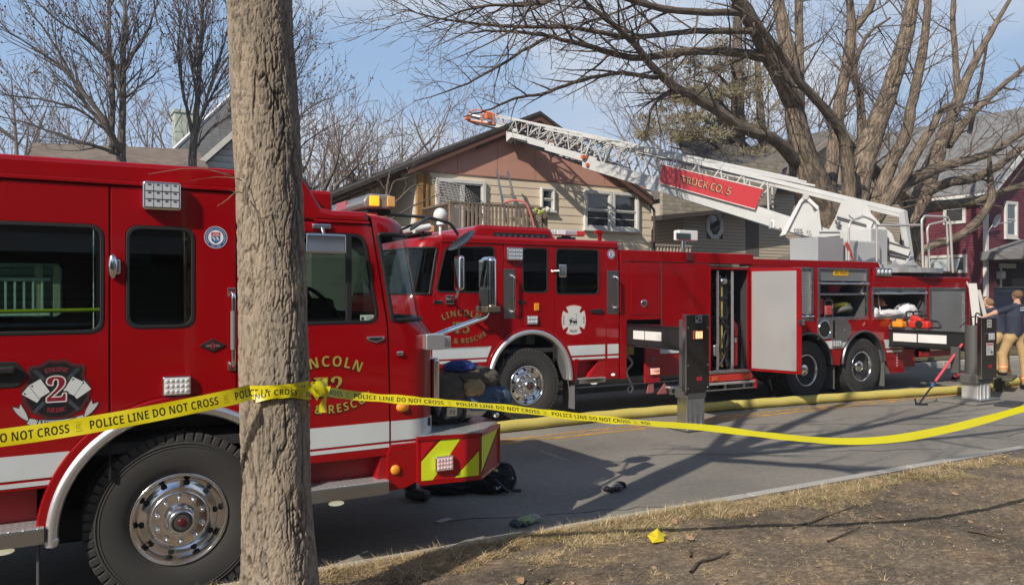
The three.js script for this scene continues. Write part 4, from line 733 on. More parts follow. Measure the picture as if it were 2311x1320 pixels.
  part('body_top', [box(7.8, 2.45, ZT - 0.5, 10.75, 2.49, ZF), box(10.75, 2.40, ZT - 0.1, 14.15, 2.44, ZF), box(14.15, 2.18, ZT - 0.1, 17.3, 2.21, ZF), box(7.8, 0.7, ZF + 0.02, 17.3, 2.5, ZF)], M.satin, K);
  part('body_core', [box(7.95, 0.95, ZT - 0.75, 17.2, 2.42, ZT - 0.80), box(7.9, 0.6, ZT - 0.8, 17.0, 0.95, ZF + 0.2)], M.dark, K);
  // lower front body with the outrigger opening
  Q('lower_panel', [[8.31, 0.53], [8.62, 0.53], [8.62, 1.17], [8.31, 1.17]], M.redDull);
  Q('lower_panel', [[8.64, 0.62], [9.30, 0.62], [9.705, 0.56], [9.705, 1.28], [8.64, 1.28]], M.redDull, 0.04, ZT - 0.06);
  Q('stripe', [[8.60, 0.99], [9.30, 0.99], [9.30, 1.15], [8.60, 1.15]], M.stripe, 0.003, ZT - 0.045, 0); 
  { const l = warnLamp(K, 8.384, 0.659, 8.588, 0.772, ZT, phy([1, 0.5, 0.4], 0.2, 0, { emissive: rgb(0.9, 0.3, 0.18) }), 'warning_light', 4, 1); }
  part('cap', ball(0.045, 8.448, 0.916, ZT + 0.01, 1, 0.7, 0.5), std([0.12, 0.10, 0.10], 0.4), K);
  each('corner_gusset', [boxUV(sheet(poly([[8.36, 0.36], [8.5, 0.36], [8.5, 0.52], [8.40, 0.52]]), ZT - 0.02, 0.02, 0)), boxUV(sheet(poly([[8.58, 0.33], [8.78, 0.33], [8.74, 0.50]]), ZT - 0.02, 0.02, 0))], std([0.32, 0.10, 0.10], 0.6), K);
  part('opening_gear', [box(8.0, 0.6, ZT - 0.5, 8.3, 1.55, ZT - 0.55), tube([V3(8.12, 1.0, ZT - 0.3), V3(8.2, 0.85, ZT - 0.2), V3(8.12, 0.7, ZT - 0.25), V3(8.2, 0.45, ZT - 0.2), V3(8.14, 0.36, ZT - 0.2)], 0.022, 20, 6), tube([V3(8.1, 0.42, ZT - 0.2), V3(8.16, 0.48, ZT - 0.18), V3(8.22, 0.42, ZT - 0.2), V3(8.16, 0.36, ZT - 0.2)], 0.012, 16, 6, true)], M.satin, K);
  part('yellow_tank', cyl(0.09, 0.09, 0.16, 8.2, 1.06, ZT - 0.3), std([0.5, 0.42, 0.16], 0.5), K);
  // tall compartment with its open door
  part('compartment_frame', [box(9.705, 0.60, ZT - 0.03, 9.735, 2.43, ZT + 0.006), box(10.63, 0.60, ZT - 0.03, 10.66, 2.43, ZT + 0.006), box(9.735, 2.40, ZT - 0.03, 10.63, 2.43, ZT + 0.006)], M.red, K);
  part('compartment_box', [box(9.70, 0.62, ZT - 0.72, 10.66, 2.44, ZT - 0.74), box(9.69, 0.62, ZT - 0.03, 9.705, 2.44, ZT - 0.72), box(10.66, 0.62, ZT - 0.03, 10.675, 2.44, ZT - 0.72), box(9.70, 2.43, ZT - 0.03, 10.66, 2.45, ZT - 0.72)], std([0.035, 0.035, 0.038], 0.7), K);
  part('compartment_floor', rbox(9.70, 0.60, ZT + 0.02, 10.66, 0.655, ZT - 0.72, 0.008), M.satin, K);
  each('rack_rail', [rbox(9.93, 0.66, ZT - 0.20, 9.99, 2.38, ZT - 0.06, 0.006), rbox(10.27, 0.66, ZT - 0.20, 10.34, 2.38, ZT - 0.06, 0.006)], M.alu, K);
  part('rear_board', rbox(10.36, 1.0, ZT - 0.5, 10.62, 2.1, ZT - 0.48, 0.004), std([0.25, 0.27, 0.27], 0.6), K);
  { const sill = part('sill', rbox(9.60, 0.47, ZT - 0.05, 10.70, 0.58, ZT + 0.03, 0.01), std([0.45, 0.03, 0.02], 0.4), K); each('sill_lamp', [rbox(9.74, 0.49, ZT + 0.03, 9.86, 0.55, ZT + 0.045, 0.01), rbox(10.5, 0.49, ZT + 0.03, 10.60, 0.55, ZT + 0.045, 0.01)], phy([0.45, 0.12, 0.02], 0.3), sill); }
  { const s = part('pull_out_step', [rbox(8.75, 0.42, ZT - 0.1, 10.72, 0.455, ZT + 0.10, 0.006)], M.plate, K); part('step_frame', [rbox(8.75, 0.32, ZT + 0.06, 10.72, 0.345, ZT + 0.09, 0.005), ...[8.78, 9.3, 10.0, 10.45, 10.69].map((x) => box(x - 0.02, 0.33, ZT + 0.055, x + 0.02, 0.42, ZT + 0.08))], M.satin, s); part('step_end', rbox(10.69, 0.31, ZT + 0.0, 10.74, 0.48, ZT + 0.105, 0.006), M.redDull, s); }
  {
    const a = R(75), hx = 10.665, hz = ZT + 0.03, L = 0.93, d = new THREE.Group(), u = V3(Math.cos(a), 0, Math.sin(a));
    const door = part('compartment_door', place(boxUV(new RoundedBoxGeometry(L, 1.80, 0.045, 3, 0.012)), 0, 0, 0).translate(L / 2, 0, 0).rotateY(-a).translate(hx, 1.52, hz), M.red, K);
    part('door_lining', boxUV(new THREE.BoxGeometry(L - 0.11, 1.70, 0.012)).translate(L / 2 - 0.02, 0, -0.03 * -1).rotateY(-a).translate(hx, 1.52, hz), std([0.40, 0.40, 0.405], 0.42, 0.3, { map: rep(T.grime, 0.22) }), door);
    part('door_lining', boxUV(new THREE.BoxGeometry(L - 0.11, 1.70, 0.012)).translate(L / 2 - 0.02, 0, -0.03).rotateY(-a).translate(hx, 1.52, hz), std([0.40, 0.40, 0.405], 0.42, 0.3, { map: rep(T.grime, 0.22) }), door);
    part('latch_rod', [...[0.55, 0.0, -0.55].map((y) => cyl(0.012, 0.012, 0.03, L - 0.12, y, -0.045, 'z')), cyl(0.006, 0.006, 1.6, L - 0.12, 0, -0.045)].map((g) => g.rotateY(-a).translate(hx, 1.52, hz)), M.satin, door);
    part('latch', [cb(0.06, 0.10, 0.09, L, 0.0, 0).rotateY(-a).translate(hx, 1.50, hz)], M.polish, door);
  }
  // rear body: rails, posts and roller shutters
  part('top_rail', boxUV(slab(poly([[10.76, 2.47], [13.93, 2.47], [14.06, 2.47], [14.06, 2.20], [17.37, 2.19], [17.37, 2.325], [14.40, 2.335], [14.22, 2.605], [10.76, 2.60]]), ZT + 0.006, ZT - 0.35, 0.012)), M.red, K);
  part('body_side', boxUV(sheet(poly([[10.68, 1.16], ...Array.from({ length: 15 }, (_, i) => { const a = Math.PI * (1 - i / 14); return [12.183 + 0.70 * Math.cos(a), 0.62 + 0.62 * Math.sin(a)]; }), ...Array.from({ length: 15 }, (_, i) => { const a = Math.PI * (1 - i / 14); return [13.775 + 0.70 * Math.cos(a), 0.60 + 0.62 * Math.sin(a)]; }), [14.66, 0.37], [15.06, 0.37], [15.06, 1.43], [15.72, 1.43], [15.72, 1.36], [15.86, 1.36], [15.86, 0.95], [17.36, 0.95], [17.36, 2.20], [14.0, 2.20], [14.0, 2.475], [10.68, 2.475]]), ZT, 0.04, 0.004, [poly(rect(11.80, 1.50, 12.29, 2.455), THREE.Path), poly(rect(12.47, 1.50, 13.88, 2.455), THREE.Path), poly(rect(14.05, 1.49, 15.77, 2.09), THREE.Path), poly(rect(15.93, 0.98, 17.20, 2.095), THREE.Path)])), M.red, K);
  const frame = (x0, y0, x1, y1) => part('shutter_frame', boxUV(sheet(poly(rect(x0 - 0.03, y0 - 0.03, x1 + 0.03, y1 + 0.01)), ZT + 0.01, 0.03, 0.003, [poly(rect(x0 + 0.03, y0 + 0.03, x1 - 0.03, y1 - 0.02), THREE.Path)])), M.alu, K);
  const shutter = (x0, y0, x1, y1) => { const n = Math.max(1, Math.round((y1 - y0) / 0.046)), h = (y1 - y0) / n, gs = []; const f = part('roller_shutter', box(x0, y0, ZT - 0.05, x1, y1, ZT - 0.045), M.dark, K); for (let i = 0; i < n; i++) part('slat', rbox(x0, y0 + i * h, ZT - 0.045, x1, y0 + (i + 1) * h - 0.002, ZT - 0.022, 0.006, 1), mSlat, f); return f; };
  const mSlat = std([0.33, 0.34, 0.345], 0.45, 0.55, { map: rep(T.grime, 0.5) });
  frame(11.80, 1.50, 12.29, 2.455); shutter(11.82, 1.55, 12.27, 2.44);
  frame(12.47, 1.50, 13.88, 2.455); shutter(12.49, 2.22, 13.86, 2.44);
  frame(14.05, 1.49, 15.77, 2.09); shutter(14.07, 1.97, 15.75, 2.07);
  frame(15.93, 0.98, 17.20, 2.095); shutter(15.95, 1.0, 17.18, 2.08);
  const pull = (x0, x1, y) => { part('pull_bar', [bar(V3(x0, y, ZT + 0.03), V3(x1, y, ZT + 0.03), 0.022)], M.alu, K); each('pull_bracket', [0.08, 0.5, 0.92].map((f) => rbox(lerp(x0, x1, f) - 0.05, y - 0.035, ZT - 0.02, lerp(x0, x1, f) + 0.05, y + 0.045, ZT + 0.035, 0.01)), M.black, K); };
  pull(12.46, 13.89, 2.17); pull(14.05, 15.78, 1.985); pull(11.80, 12.29, 1.55);
  const bay = (x0, y0, x1, y1) => part('compartment_box', [box(x0, y0, ZT - 0.70, x1, y1, ZT - 0.72), box(x0 - 0.01, y0, ZT - 0.04, x0, y1, ZT - 0.7), box(x1, y0, ZT - 0.04, x1 + 0.01, y1, ZT - 0.7), box(x0, y0 - 0.01, ZT - 0.01, x1, y0 + 0.02, ZT - 0.7)], std([0.10, 0.10, 0.105], 0.6, 0.3), K);
  bay(12.47, 1.50, 13.88, 2.45); bay(14.05, 1.49, 15.77, 2.09);
  part('shelf', rbox(12.48, 1.945, ZT - 0.65, 13.87, 1.985, ZT - 0.03, 0.006), M.alu, K);
  part('shutter_sign', [rbox(12.914, 2.321, ZT - 0.02, 13.339, 2.446, ZT - 0.012, 0.003)], std([0.75, 0.42, 0.02], 0.5), K);
  part('shutter_sign_text', decal(13.125, 2.383, ZT - 0.009, 0.40, 0.16), print(canvasTex(256, 104, (g) => { g.clearRect(0, 0, 256, 104); g.fillStyle = '#5a3a06'; g.font = 'bold 54px sans-serif'; g.textAlign = 'center'; g.textBaseline = 'middle'; g.fillText('RIT PACK', 128, 54); })), K);
  warnLamp(K, 14.128, 2.334, 14.615, 2.491, ZT, std([0.16, 0.18, 0.19], 0.2, 0.3), 'warning_light', 4, 1);
  // panels over the tandem wheels
  { const s = part('fuel_filler', [rbox(12.43, 1.12, ZT, 12.92, 1.50, ZT + 0.012, 0.16, 2)].map((g) => g), M.satin, K); part('filler_hole', cyl(0.155, 0.155, 0.01, 12.62, 1.305, ZT + 0.012, 'z', 28), M.dark, s); part('filler_pipe', new THREE.TorusGeometry(0.162, 0.014, 8, 30).translate(12.62, 1.305, ZT + 0.016), M.polish, s); }
  each('tread_panel', [boxUV(sheet(rpoly([[12.86, 1.05], [13.25, 1.05], [13.40, 1.22], [13.38, 1.36], [13.27, 1.47], [12.86, 1.47]], 0.03), ZT + 0.012, 0.012, 0.003)), boxUV(sheet(rpoly([[15.0, 1.05], [14.68, 1.05], [14.56, 1.2], [14.56, 1.33], [14.68, 1.45], [15.0, 1.45]], 0.03), ZT + 0.012, 0.012, 0.003))], std([0.24, 0.235, 0.23], 0.4, 0.8), K);
  each('panel_bolt', [[13.2, 1.28], [12.95, 1.2], [14.62, 1.27], [14.75, 1.38]].map(([x, y]) => ball(0.012, x, y, ZT + 0.014)), M.polish, K);
  part('unit_number', decal(13.789, 1.382, ZT + 0.003, 0.14, 0.09, 0.5), print(canvasTex(96, 64, (g) => { g.clearRect(0, 0, 96, 64); g.fillStyle = '#e6a09a'; g.font = 'bold 44px sans-serif'; g.fillText('LM', 10, 46); })), K);
  for (const [x, y] of [[12.183, 0.60], [13.775, 0.60]]) archTrim(K, { x, y: 0.60, r: 0.66 }, ZT + 0.008, 0.05, 0.63, 0.63, std([0.12, 0.12, 0.13], 0.3, 0.6));
  part('arch_liner', [12.183, 13.775].map((x) => new THREE.CylinderGeometry(0.63, 0.63, 0.72, 36, 1, true, Math.PI / 2, Math.PI).rotateX(Math.PI / 2).translate(x, 0.60, ZT - 0.37)), M.dark, K);
  each('stripe', [boxUV(sheet(poly([[12.76, 0.93], [13.16, 0.93], [13.30, 1.08], [12.62, 1.08]]), ZT + 0.004, 0.003, 0)), boxUV(sheet(poly([[14.46, 0.88], [14.99, 0.87], [14.99, 1.045], [14.40, 1.055]]), ZT + 0.004, 0.003, 0)), boxUV(sheet(poly([[14.49, 0.80], [14.99, 0.79], [14.99, 0.83], [14.48, 0.84]]), ZT + 0.004, 0.003, 0))], M.stripe, K);
  warnLamp(K, 12.826, 0.963, 13.08, 1.082, ZT + 0.004, std([0.5, 0.5, 0.48], 0.25, 0.4), 'warning_light', 4, 3);
  part('tail_marker', rbox(14.78, 0.92, ZT, 14.90, 1.04, ZT + 0.03, 0.01), std([0.08, 0.015, 0.015], 0.3), K);
  part('side_number', decal(14.82, 0.63, ZT + 0.004, 0.11, 0.30), print(canvasTex(64, 176, (g) => { g.clearRect(0, 0, 64, 176); g.fillStyle = '#d9b4b0'; for (let i = 0; i < 5; i++) g.fillRect(14, 14 + i * 32, 34, 16); })), K);
  rearWheel(K, 12.183, 0.545, ZT - 0.02, 0.4); rearWheel(K, 13.775, 0.545, ZT - 0.02, 1.1); rearWheel(K, 12.183, 0.545, ZF + 0.32, 0.4); rearWheel(K, 13.775, 0.545, ZF + 0.32, 1.1);
  for (const x of [12.183, 13.775]) part('inner_wheel', TYRE_R.clone().translate(x, 0.545, ZT - 0.5), M.tyre, K);
  each('mud_flap', [rbox(14.41, 0.12, ZT - 0.36, 14.43, 0.62, ZT - 0.0, 0.004), rbox(12.93, 0.15, ZT - 0.36, 12.95, 0.6, ZT - 0.02, 0.004)], std([0.11, 0.11, 0.11], 0.7), K);
  part('side_flap', boxUV(sheet(poly([[14.30, 0.86], [14.44, 0.78], [14.66, 0.42], [14.66, 0.36], [14.52, 0.36], [14.38, 0.6]]), ZT - 0.03, 0.02, 0.003)), std([0.13, 0.125, 0.12], 0.6), K);
  part('chassis', [box(4.3, 0.55, ZT - 0.8, 17.2, 0.85, ZT - 1.7), box(15.1, 0.55, ZT - 0.5, 15.5, 0.3, ZT - 0.9), box(5.4, 0.48, ZT - 0.4, 6.8, 0.6, ZT - 2.1), box(11.8, 0.48, ZT - 0.5, 14.1, 0.62, ZT - 2.0)], M.chassis, K);
  // rear outrigger bay
  part('outrigger_bay', [box(15.06, 1.43, ZT - 0.02, 15.86, 1.40, ZT - 0.6), box(15.06, 0.4, ZT - 0.62, 15.9, 1.43, ZT - 0.60)], M.dark, K);
  part('control_box', [rbox(15.442, 1.176, ZT - 0.05, 15.833, 1.37, ZT + 0.04, 0.02)], std([0.10, 0.10, 0.095], 0.5), K);
  part('control_label', decal(15.62, 1.39, ZT + 0.042, 0.10, 0.04), std([0.4, 0.42, 0.4], 0.5), K);
  part('rear_skirt', [rbox(15.4, 0.42, ZT - 0.4, 15.95, 0.8, ZT - 0.35, 0.01), rbox(16.0, 0.62, ZT - 0.3, 17.3, 0.74, ZT - 0.25, 0.01)], M.redDull, K);
  part('tail', [rbox(17.30, 0.8, ZT - 0.02, 17.42, 2.30, ZF + 0.02, 0.012), beam(V3(17.30, 2.24, ZT - 0.03), V3(17.45, 1.35, ZT + 0.25), 0.16, 0.03)], std([0.5, 0.5, 0.5], 0.4, 0.6), K);
  part('tail_rail', [beam(V3(17.203, 2.191, -10.0), V3(16.863, 1.253, -9.7), 0.16, 0.03), beam(V3(17.261, 2.048, -9.9), V3(16.98, 1.488, -9.6), 0.07, 0.03)], std([0.42, 0.41, 0.39], 0.5, 0.2), K);

  // ---- outriggers: beam, jack and foot ----
  const outrigger = (x, zj, top, bot, hb, wide, lit) => {
    const o = part('outrigger_beam', [rbox(x - 0.16, hb - 0.16, ZT - 0.4, x + 0.16, hb + 0.15, zj - 0.12, 0.01)], M.black, K);
    part('beam_edge', [rbox(x - 0.175, hb + 0.14, ZT - 0.4, x + 0.17, hb + 0.165, zj - 0.12, 0.004), rbox(x - 0.175, hb - 0.185, ZT - 0.4, x + 0.17, hb - 0.16, zj - 0.12, 0.004)], M.blackGloss, o);
    return o;
  };
  { // front
    const x = 8.10, zj = -8.82, o = outrigger(x, zj, 0, 0, 1.33);
    each('beam_stripe', [rbox(x - 0.168, 1.265, -9.72, x - 0.160, 1.40, -9.99, 0.002), rbox(x - 0.168, 1.265, -9.32, x - 0.160, 1.40, -9.70, 0.002)], M.white, o);
    const j = part('jack', [rbox(x - 0.15, 0.60, zj - 0.13, x + 0.10, 1.60, zj + 0.07, 0.015)], std([0.09, 0.088, 0.086], 0.5, 0.3), K);
    part('jack_collar', [rbox(x - 0.20, 0.46, zj - 0.16, x + 0.16, 0.60, zj + 0.12, 0.012)], std([0.11, 0.108, 0.105], 0.5, 0.4), j);
    part('jack_leg', [rbox(x - 0.19, 0.05, zj - 0.13, x + 0.15, 0.48, zj + 0.10, 0.02), ...[-0.12, -0.02, 0.09].map((d) => rbox(x + d - 0.022, 0.05, zj + 0.09, x + d + 0.022, 0.47, zj + 0.115, 0.01))], M.alu, j);
    part('jack_foot', rbox(x - 0.30, 0.012, zj - 0.24, x + 0.26, 0.05, zj + 0.22, 0.01), M.satin, j);
    const p = part('jack_shield', place(boxUV(new RoundedBoxGeometry(0.46, 1.11, 0.05, 3, 0.015)), x - 0.03, 1.125, zj + 0.12), phy([0.016, 0.015, 0.013], 0.22, 0, { clearcoat: 0.7, clearcoatRoughness: 0.12, map: rep(T.grime, 1) }), j);
    part('shield_edge', [rbox(x - 0.272, 0.57, zj + 0.08, x - 0.252, 1.685, zj + 0.155, 0.005)], M.polish, p);
    const l = part('warning_light', rbox(x - 0.13, 1.32, zj + 0.145, x + 0.06, 1.45, zj + 0.165, 0.015), phy([0.25, 0.08, 0.05], 0.3), p);
    each('lit_lamp', [0, 1, 2, 3].map((i) => rbox(x - 0.085 + i * 0.034, 1.335, zj + 0.163, x - 0.064 + i * 0.034, 1.438, zj + 0.172, 0.004)), phy([1, 0.5, 0.3], 0.3, 0, { emissive: rgb(2.2, 0.85, 0.36) }), l);
    part('shield_label', decal(x - 0.015, 1.615, zj + 0.148, 0.13, 0.11), print(canvasTex(96, 80, (g) => { g.fillStyle = '#9a9a98'; g.fillRect(0, 0, 96, 80); g.fillStyle = '#26262a'; g.fillRect(10, 10, 30, 36); g.fillRect(50, 40, 36, 30); g.fillRect(54, 10, 30, 14); })), p);
    part('red_reflector', rbox(x - 0.055, 0.72, zj + 0.145, x + 0.045, 0.78, zj + 0.155, 0.004), phy([0.35, 0.02, 0.04], 0.2), p);
    each('shield_bolt', [[-0.22, 1.49], [0.16, 1.49], [-0.22, 0.95], [0.16, 0.95], [-0.22, 0.62], [0.16, 0.62]].map(([a, b]) => ball(0.011, x + a, b, zj + 0.147)), M.polish, p);
  }
  { // rear
    const x = 14.72, zj = -8.42, o = outrigger(x, zj, 0, 0, 1.10);
    each('beam_stripe', [rbox(x - 0.168, 1.03, -8.95, x - 0.160, 1.19, -9.52, 0.002), rbox(x - 0.168, 1.03, -9.55, x - 0.160, 1.19, -10.05, 0.002)], M.white, o);
    const j = part('jack', [cyl(0.14, 0.14, 0.95, x - 0.20, 0.92, zj, 'y', 24), rbox(x - 0.42, 0.52, zj - 0.3, x - 0.34, 1.0, zj - 0.15, 0.01)], std([0.12, 0.118, 0.115], 0.45, 0.4), K);
    part('jack_collar', rbox(x - 0.37, 0.34, zj - 0.17, x + 0.15, 0.52, zj + 0.17, 0.03), std([0.13, 0.128, 0.125], 0.5, 0.4), j);
    part('jack_leg', [rbox(x - 0.30, 0.08, zj - 0.17, x + 0.10, 0.36, zj + 0.14, 0.02), ...[-0.22, -0.1, 0.02].map((d) => rbox(x + d - 0.02, 0.08, zj + 0.13, x + d + 0.02, 0.35, zj + 0.155, 0.01))], std([0.66, 0.67, 0.66], 0.45, 0.7), j);
    part('jack_foot', rbox(x - 0.42, 0.045, zj - 0.28, x + 0.22, 0.085, zj + 0.26, 0.01), M.satin, j);
    const p = part('jack_shield', place(boxUV(new RoundedBoxGeometry(0.50, 1.10, 0.05, 3, 0.015)), x - 0.10, 1.00, zj + 0.2), phy([0.018, 0.017, 0.014], 0.22, 0, { clearcoat: 0.7, clearcoatRoughness: 0.12, map: rep(T.grime, 1) }), j);
    part('shield_edge', rbox(x - 0.365, 0.45, zj + 0.16, x - 0.345, 1.555, zj + 0.235, 0.005), M.polish, p);
    part('shield_label', decal(x - 0.10, 1.44, zj + 0.227, 0.14, 0.14), print(canvasTex(96, 96, (g) => { g.fillStyle = '#c9c9c4'; g.fillRect(0, 0, 96, 96); g.fillStyle = '#3a3a40'; g.fillRect(14, 12, 26, 30); g.fillRect(52, 12, 30, 20); g.fillRect(14, 56, 26, 26); g.fillRect(54, 46, 26, 36); })), p);
    warnLamp(p, x - 0.18, 1.14, x + 0.02, 1.27, zj + 0.225, std([0.5, 0.42, 0.40], 0.3, 0.3), 'warning_light', 4, 3);
    part('shield_notice', decal(x - 0.08, 0.98, zj + 0.227, 0.22, 0.22), print(canvasTex(128, 128, (g) => { g.fillStyle = '#d4d6d6'; g.fillRect(0, 0, 128, 128); g.fillStyle = '#b8484c'; g.fillRect(8, 8, 112, 18); g.fillStyle = '#55595c'; for (let i = 0; i < 7; i++) g.fillRect(12, 36 + i * 12, 60 + (i * 37) % 44, 4); g.fillStyle = '#222'; g.fillRect(84, 84, 30, 30); })), p);
    part('red_reflector', rbox(x - 0.13, 0.64, zj + 0.225, x - 0.03, 0.70, zj + 0.236, 0.004), phy([0.35, 0.02, 0.03], 0.2), p);
    part('jack_hose', [tube([V3(x - 0.15, 1.4, zj), V3(x - 0.2, 1.62, zj + 0.05), V3(x - 0.15, 1.58, zj + 0.12)], 0.014, 14, 6), tube([V3(x - 0.3, 1.36, zj - 0.2), V3(x - 0.2, 1.56, zj), V3(x - 0.1, 1.5, zj + 0.15)], 0.01, 14, 6)], M.black, j);
  }

  // ---- scene light on the roof ----
  { const m = part('mast_light', rbox(9.295, 2.898, -10.6, 9.732, 3.076, -10.45, 0.02), M.white, K); part('lamp_glass', rbox(9.223, 2.91, -10.45, 9.544, 3.02, -10.435, 0.008), std([0.10, 0.13, 0.14], 0.15, 0.4), m); part('mast', cyl(0.035, 0.035, 0.36, 9.462, 2.824, -10.53), M.polish, m); }
}

// ---------- turntable and aerial ladder of the truck ----------
{
  const K = truck, N = V3(0.81, 0, -0.587), mW = phy([0.51, 0.515, 0.515], 0.4, 0, { clearcoat: 0.15, clearcoatRoughness: 0.2, map: rep(T.grime, 0.4) }), mWd = std([0.30, 0.31, 0.32], 0.5, 0.3);
  // pieces cut from plate, standing in the ladder's own upright plane: first corner list on the near face, t is the thickness away from the viewer's side
  const plate3 = (pts, t, off = 0) => {
    const P = pts.map((p) => p.clone().addScaledVector(N, off)), B = P.map((p) => p.clone().addScaledVector(N, t)), n = P.length, pos = [];
    const tri2 = THREE.ShapeUtils.triangulateShape(P.map((p) => V2(-(p.x * 0.587 + -p.z * 0.81), p.y)), []);
    for (const [a, b, c] of tri2) { for (const q of [P[a], P[b], P[c]]) pos.push(q.x, q.y, q.z); for (const q of [B[c], B[b], B[a]]) pos.push(q.x, q.y, q.z); }
    for (let i = 0; i < n; i++) { const j = (i + 1) % n; for (const q of [P[i], B[i], P[j], P[j], B[i], B[j]]) pos.push(q.x, q.y, q.z); }
    const g = new THREE.BufferGeometry(); g.setAttribute('position', new THREE.Float32BufferAttribute(pos, 3)); g.computeVertexNormals(); return boxUV(g);
  };
  const at = (a, b, f) => a.clone().lerp(b, f), off = (p, d) => p.clone().addScaledVector(N, d);
  const top0 = V3(16.399, 3.783, -11.042), top1 = V3(11.951, 6.122, -17.175), lo0 = V3(14.722, 3.628, -13.354), lo1 = V3(11.966, 5.333, -17.155);
  const WID = 0.98;
  const lad = part('aerial_ladder', [
    // base section: tall lower rails and top rails, both sides
    plate3([V3(11.951, 5.543, -17.175), V3(12.137, 5.452, -16.919), V3(14.604, 4.025, -13.518), V3(15.524, 3.427, -12.249), V3(15.524, 3.019, -12.249), V3(14.651, 3.611, -13.452), V3(11.951, 5.277, -17.175)], 0.05),
    beam(off(V3(11.966, 5.356, -17.155), WID), off(V3(15.524, 3.121, -12.249), WID), 0.05, 0.09),
    beam(top0, top1, 0.07, 0.10), beam(off(top0, WID), off(top1, WID), 0.07, 0.10),
    beam(V3(16.384, 3.814, -11.064), V3(16.472, 2.668, -10.942), 0.10, 0.12), beam(off(V3(16.384, 3.814, -11.064), WID), off(V3(16.472, 2.668, -10.942), WID), 0.10, 0.12),
    beam(V3(16.472, 2.668, -10.942), V3(15.356, 3.231, -12.48), 0.10, 0.14), beam(off(V3(16.472, 2.668, -10.942), WID), off(V3(15.356, 3.231, -12.48), WID), 0.10, 0.14),
  ], mW, K);
  // braces of the base section
  const brace = (a, b, r = 0.024) => part('brace', bar(a, b, r, r, 8, false), mW, lad);
  const W = (tops, bots, n, o, r) => { for (let i = 0; i < n; i++) { const t = at(tops[0], tops[1], (i + 0.5) / n), b0 = at(bots[0], bots[1], i / n), b1 = at(bots[0], bots[1], (i + 1) / n); for (const b of [b0, b1]) brace(off(t, o), off(b, o), r); } };
  W([top1, V3(14.84, 4.604, -13.192)], [V3(11.98, 5.471, -17.135), V3(14.693, 3.945, -13.395)], 9, 0.02, 0.026); W([top1, V3(14.84, 4.604, -13.192)], [V3(11.98, 5.471, -17.135), V3(14.693, 3.945, -13.395)], 9, WID, 0.026);
  // inner sections, each lower, narrower and reaching farther
  const sec = (p, o, w, n, r, th, cut, q) => { // p: top near end, top far end, upper edge of rail (near, far), lower edge (near, far)
    const [a, b, c, d, e, f] = p;
    const s = part('ladder_section', [
      plate3([d, at(d, c, q), at(f, e, q), f], 0.04, o), beam(off(d.clone().lerp(f, 0.5), w), off(at(d, c, q).lerp(at(f, e, q), 0.5), w), th * 0.8, th * 0.8), ...[o, w].map((k) => beam(off(a, k), off(b, k), th, th)),
    ], mW, K);
    const br = (x, y) => part('brace', bar(x, y, r, r, 6, false), mW, s);
    const a2 = at(a, b, cut), c2 = at(c, d, cut);
    for (const k of [o, w]) for (let i = 0; i < n; i++) { const t = at(a2, b, (i + 0.5) / n), q0 = at(c2, d, i / n), q1 = at(c2, d, (i + 1) / n); br(off(t, k), off(q0, k)); br(off(t, k), off(q1, k)); }
    const m = n * 2; for (let i = 0; i <= m; i++) { const u = at(c2, d, i / m); part('rung', bar(off(u, o), off(u, w), 0.022, 0.022, 8), mWd, s); }
    return s;
  };
  sec([V3(15.3, 4.487, -12.558), V3(11.306, 6.389, -18.064), V3(14.484, 4.204, -13.683), V3(11.314, 5.998, -18.054), V3(14.484, 3.971, -13.683), V3(11.306, 5.821, -18.064)], 0.10, 0.88, 6, 0.018, 0.045, 0.62, 0.27);
  sec([V3(15.186, 4.601, -12.715), V3(10.664, 6.784, -18.949), V3(14.119, 4.523, -14.186), V3(10.649, 6.423, -18.971), V3(14.119, 4.308, -14.186), V3(10.641, 6.255, -18.982)], 0.18, 0.80, 8, 0.015, 0.038, 0.60, 0.23);
  const fly = sec([V3(15.072, 4.695, -12.873), V3(10.157, 7.058, -19.649), V3(13.87, 4.763, -14.529), V3(10.253, 6.786, -19.516), V3(13.87, 4.578, -14.529), V3(10.269, 6.685, -19.494)], 0.25, 0.73, 9, 0.012, 0.03, 0.62, 0.15);
  // base section rungs and floor plates in grey
  for (let i = 0; i < 22; i++) { const q = at(V3(12.066, 5.391, -17.017), V3(14.84, 3.778, -13.192), i / 21); part('rung', bar(off(q, 0.03), off(q, WID), 0.024, 0.024, 8), mWd, lad); }
  if (0) part('inner_rail', [plate3([V3(12.693, 5.071, -16.153), V3(13.096, 5.162, -15.597), V3(14.484, 4.416, -13.683), V3(14.604, 4.089, -13.518)], 0.02, 0.5)], std([0.50, 0.51, 0.52], 0.5, 0.2), K);
  // tip: orange cage with grab rails, nozzle and lamps
  const mO = std([0.62, 0.15, 0.05], 0.5), c0 = V3(9.929, 7.07, -19.963), c1 = V3(10.397, 6.971, -19.318), c2 = V3(10.397, 6.666, -19.318), c3 = V3(9.929, 6.847, -19.963);
  part('ladder_tip', [0.2, 0.8].flatMap((k) => [pipe([off(c3, k), off(c0, k), off(V3(10.06, 7.135, -19.783), k), off(c1, k), off(c2, k)], 0.019, 0.08), bar(off(c3, k), off(c2, k), 0.022), bar(off(V3(10.173, 7.105, -19.627), k), off(V3(10.165, 6.738, -19.638), k), 0.018)]).concat([bar(off(c3, 0.2), off(c3, 0.8), 0.04), cb(0.16, 0.16, 0.16, 10.401, 6.881, -19.482), cb(0.12, 0.10, 0.12, 10.046, 6.903, -20.058)]), mO, K);
  part('tip_platform', [plate3([V3(10.027, 6.857, -19.828), V3(10.397, 6.727, -19.318), V3(10.428, 6.576, -19.275), V3(10.043, 6.756, -19.805)], 0.5, 0.25)], M.white, K);
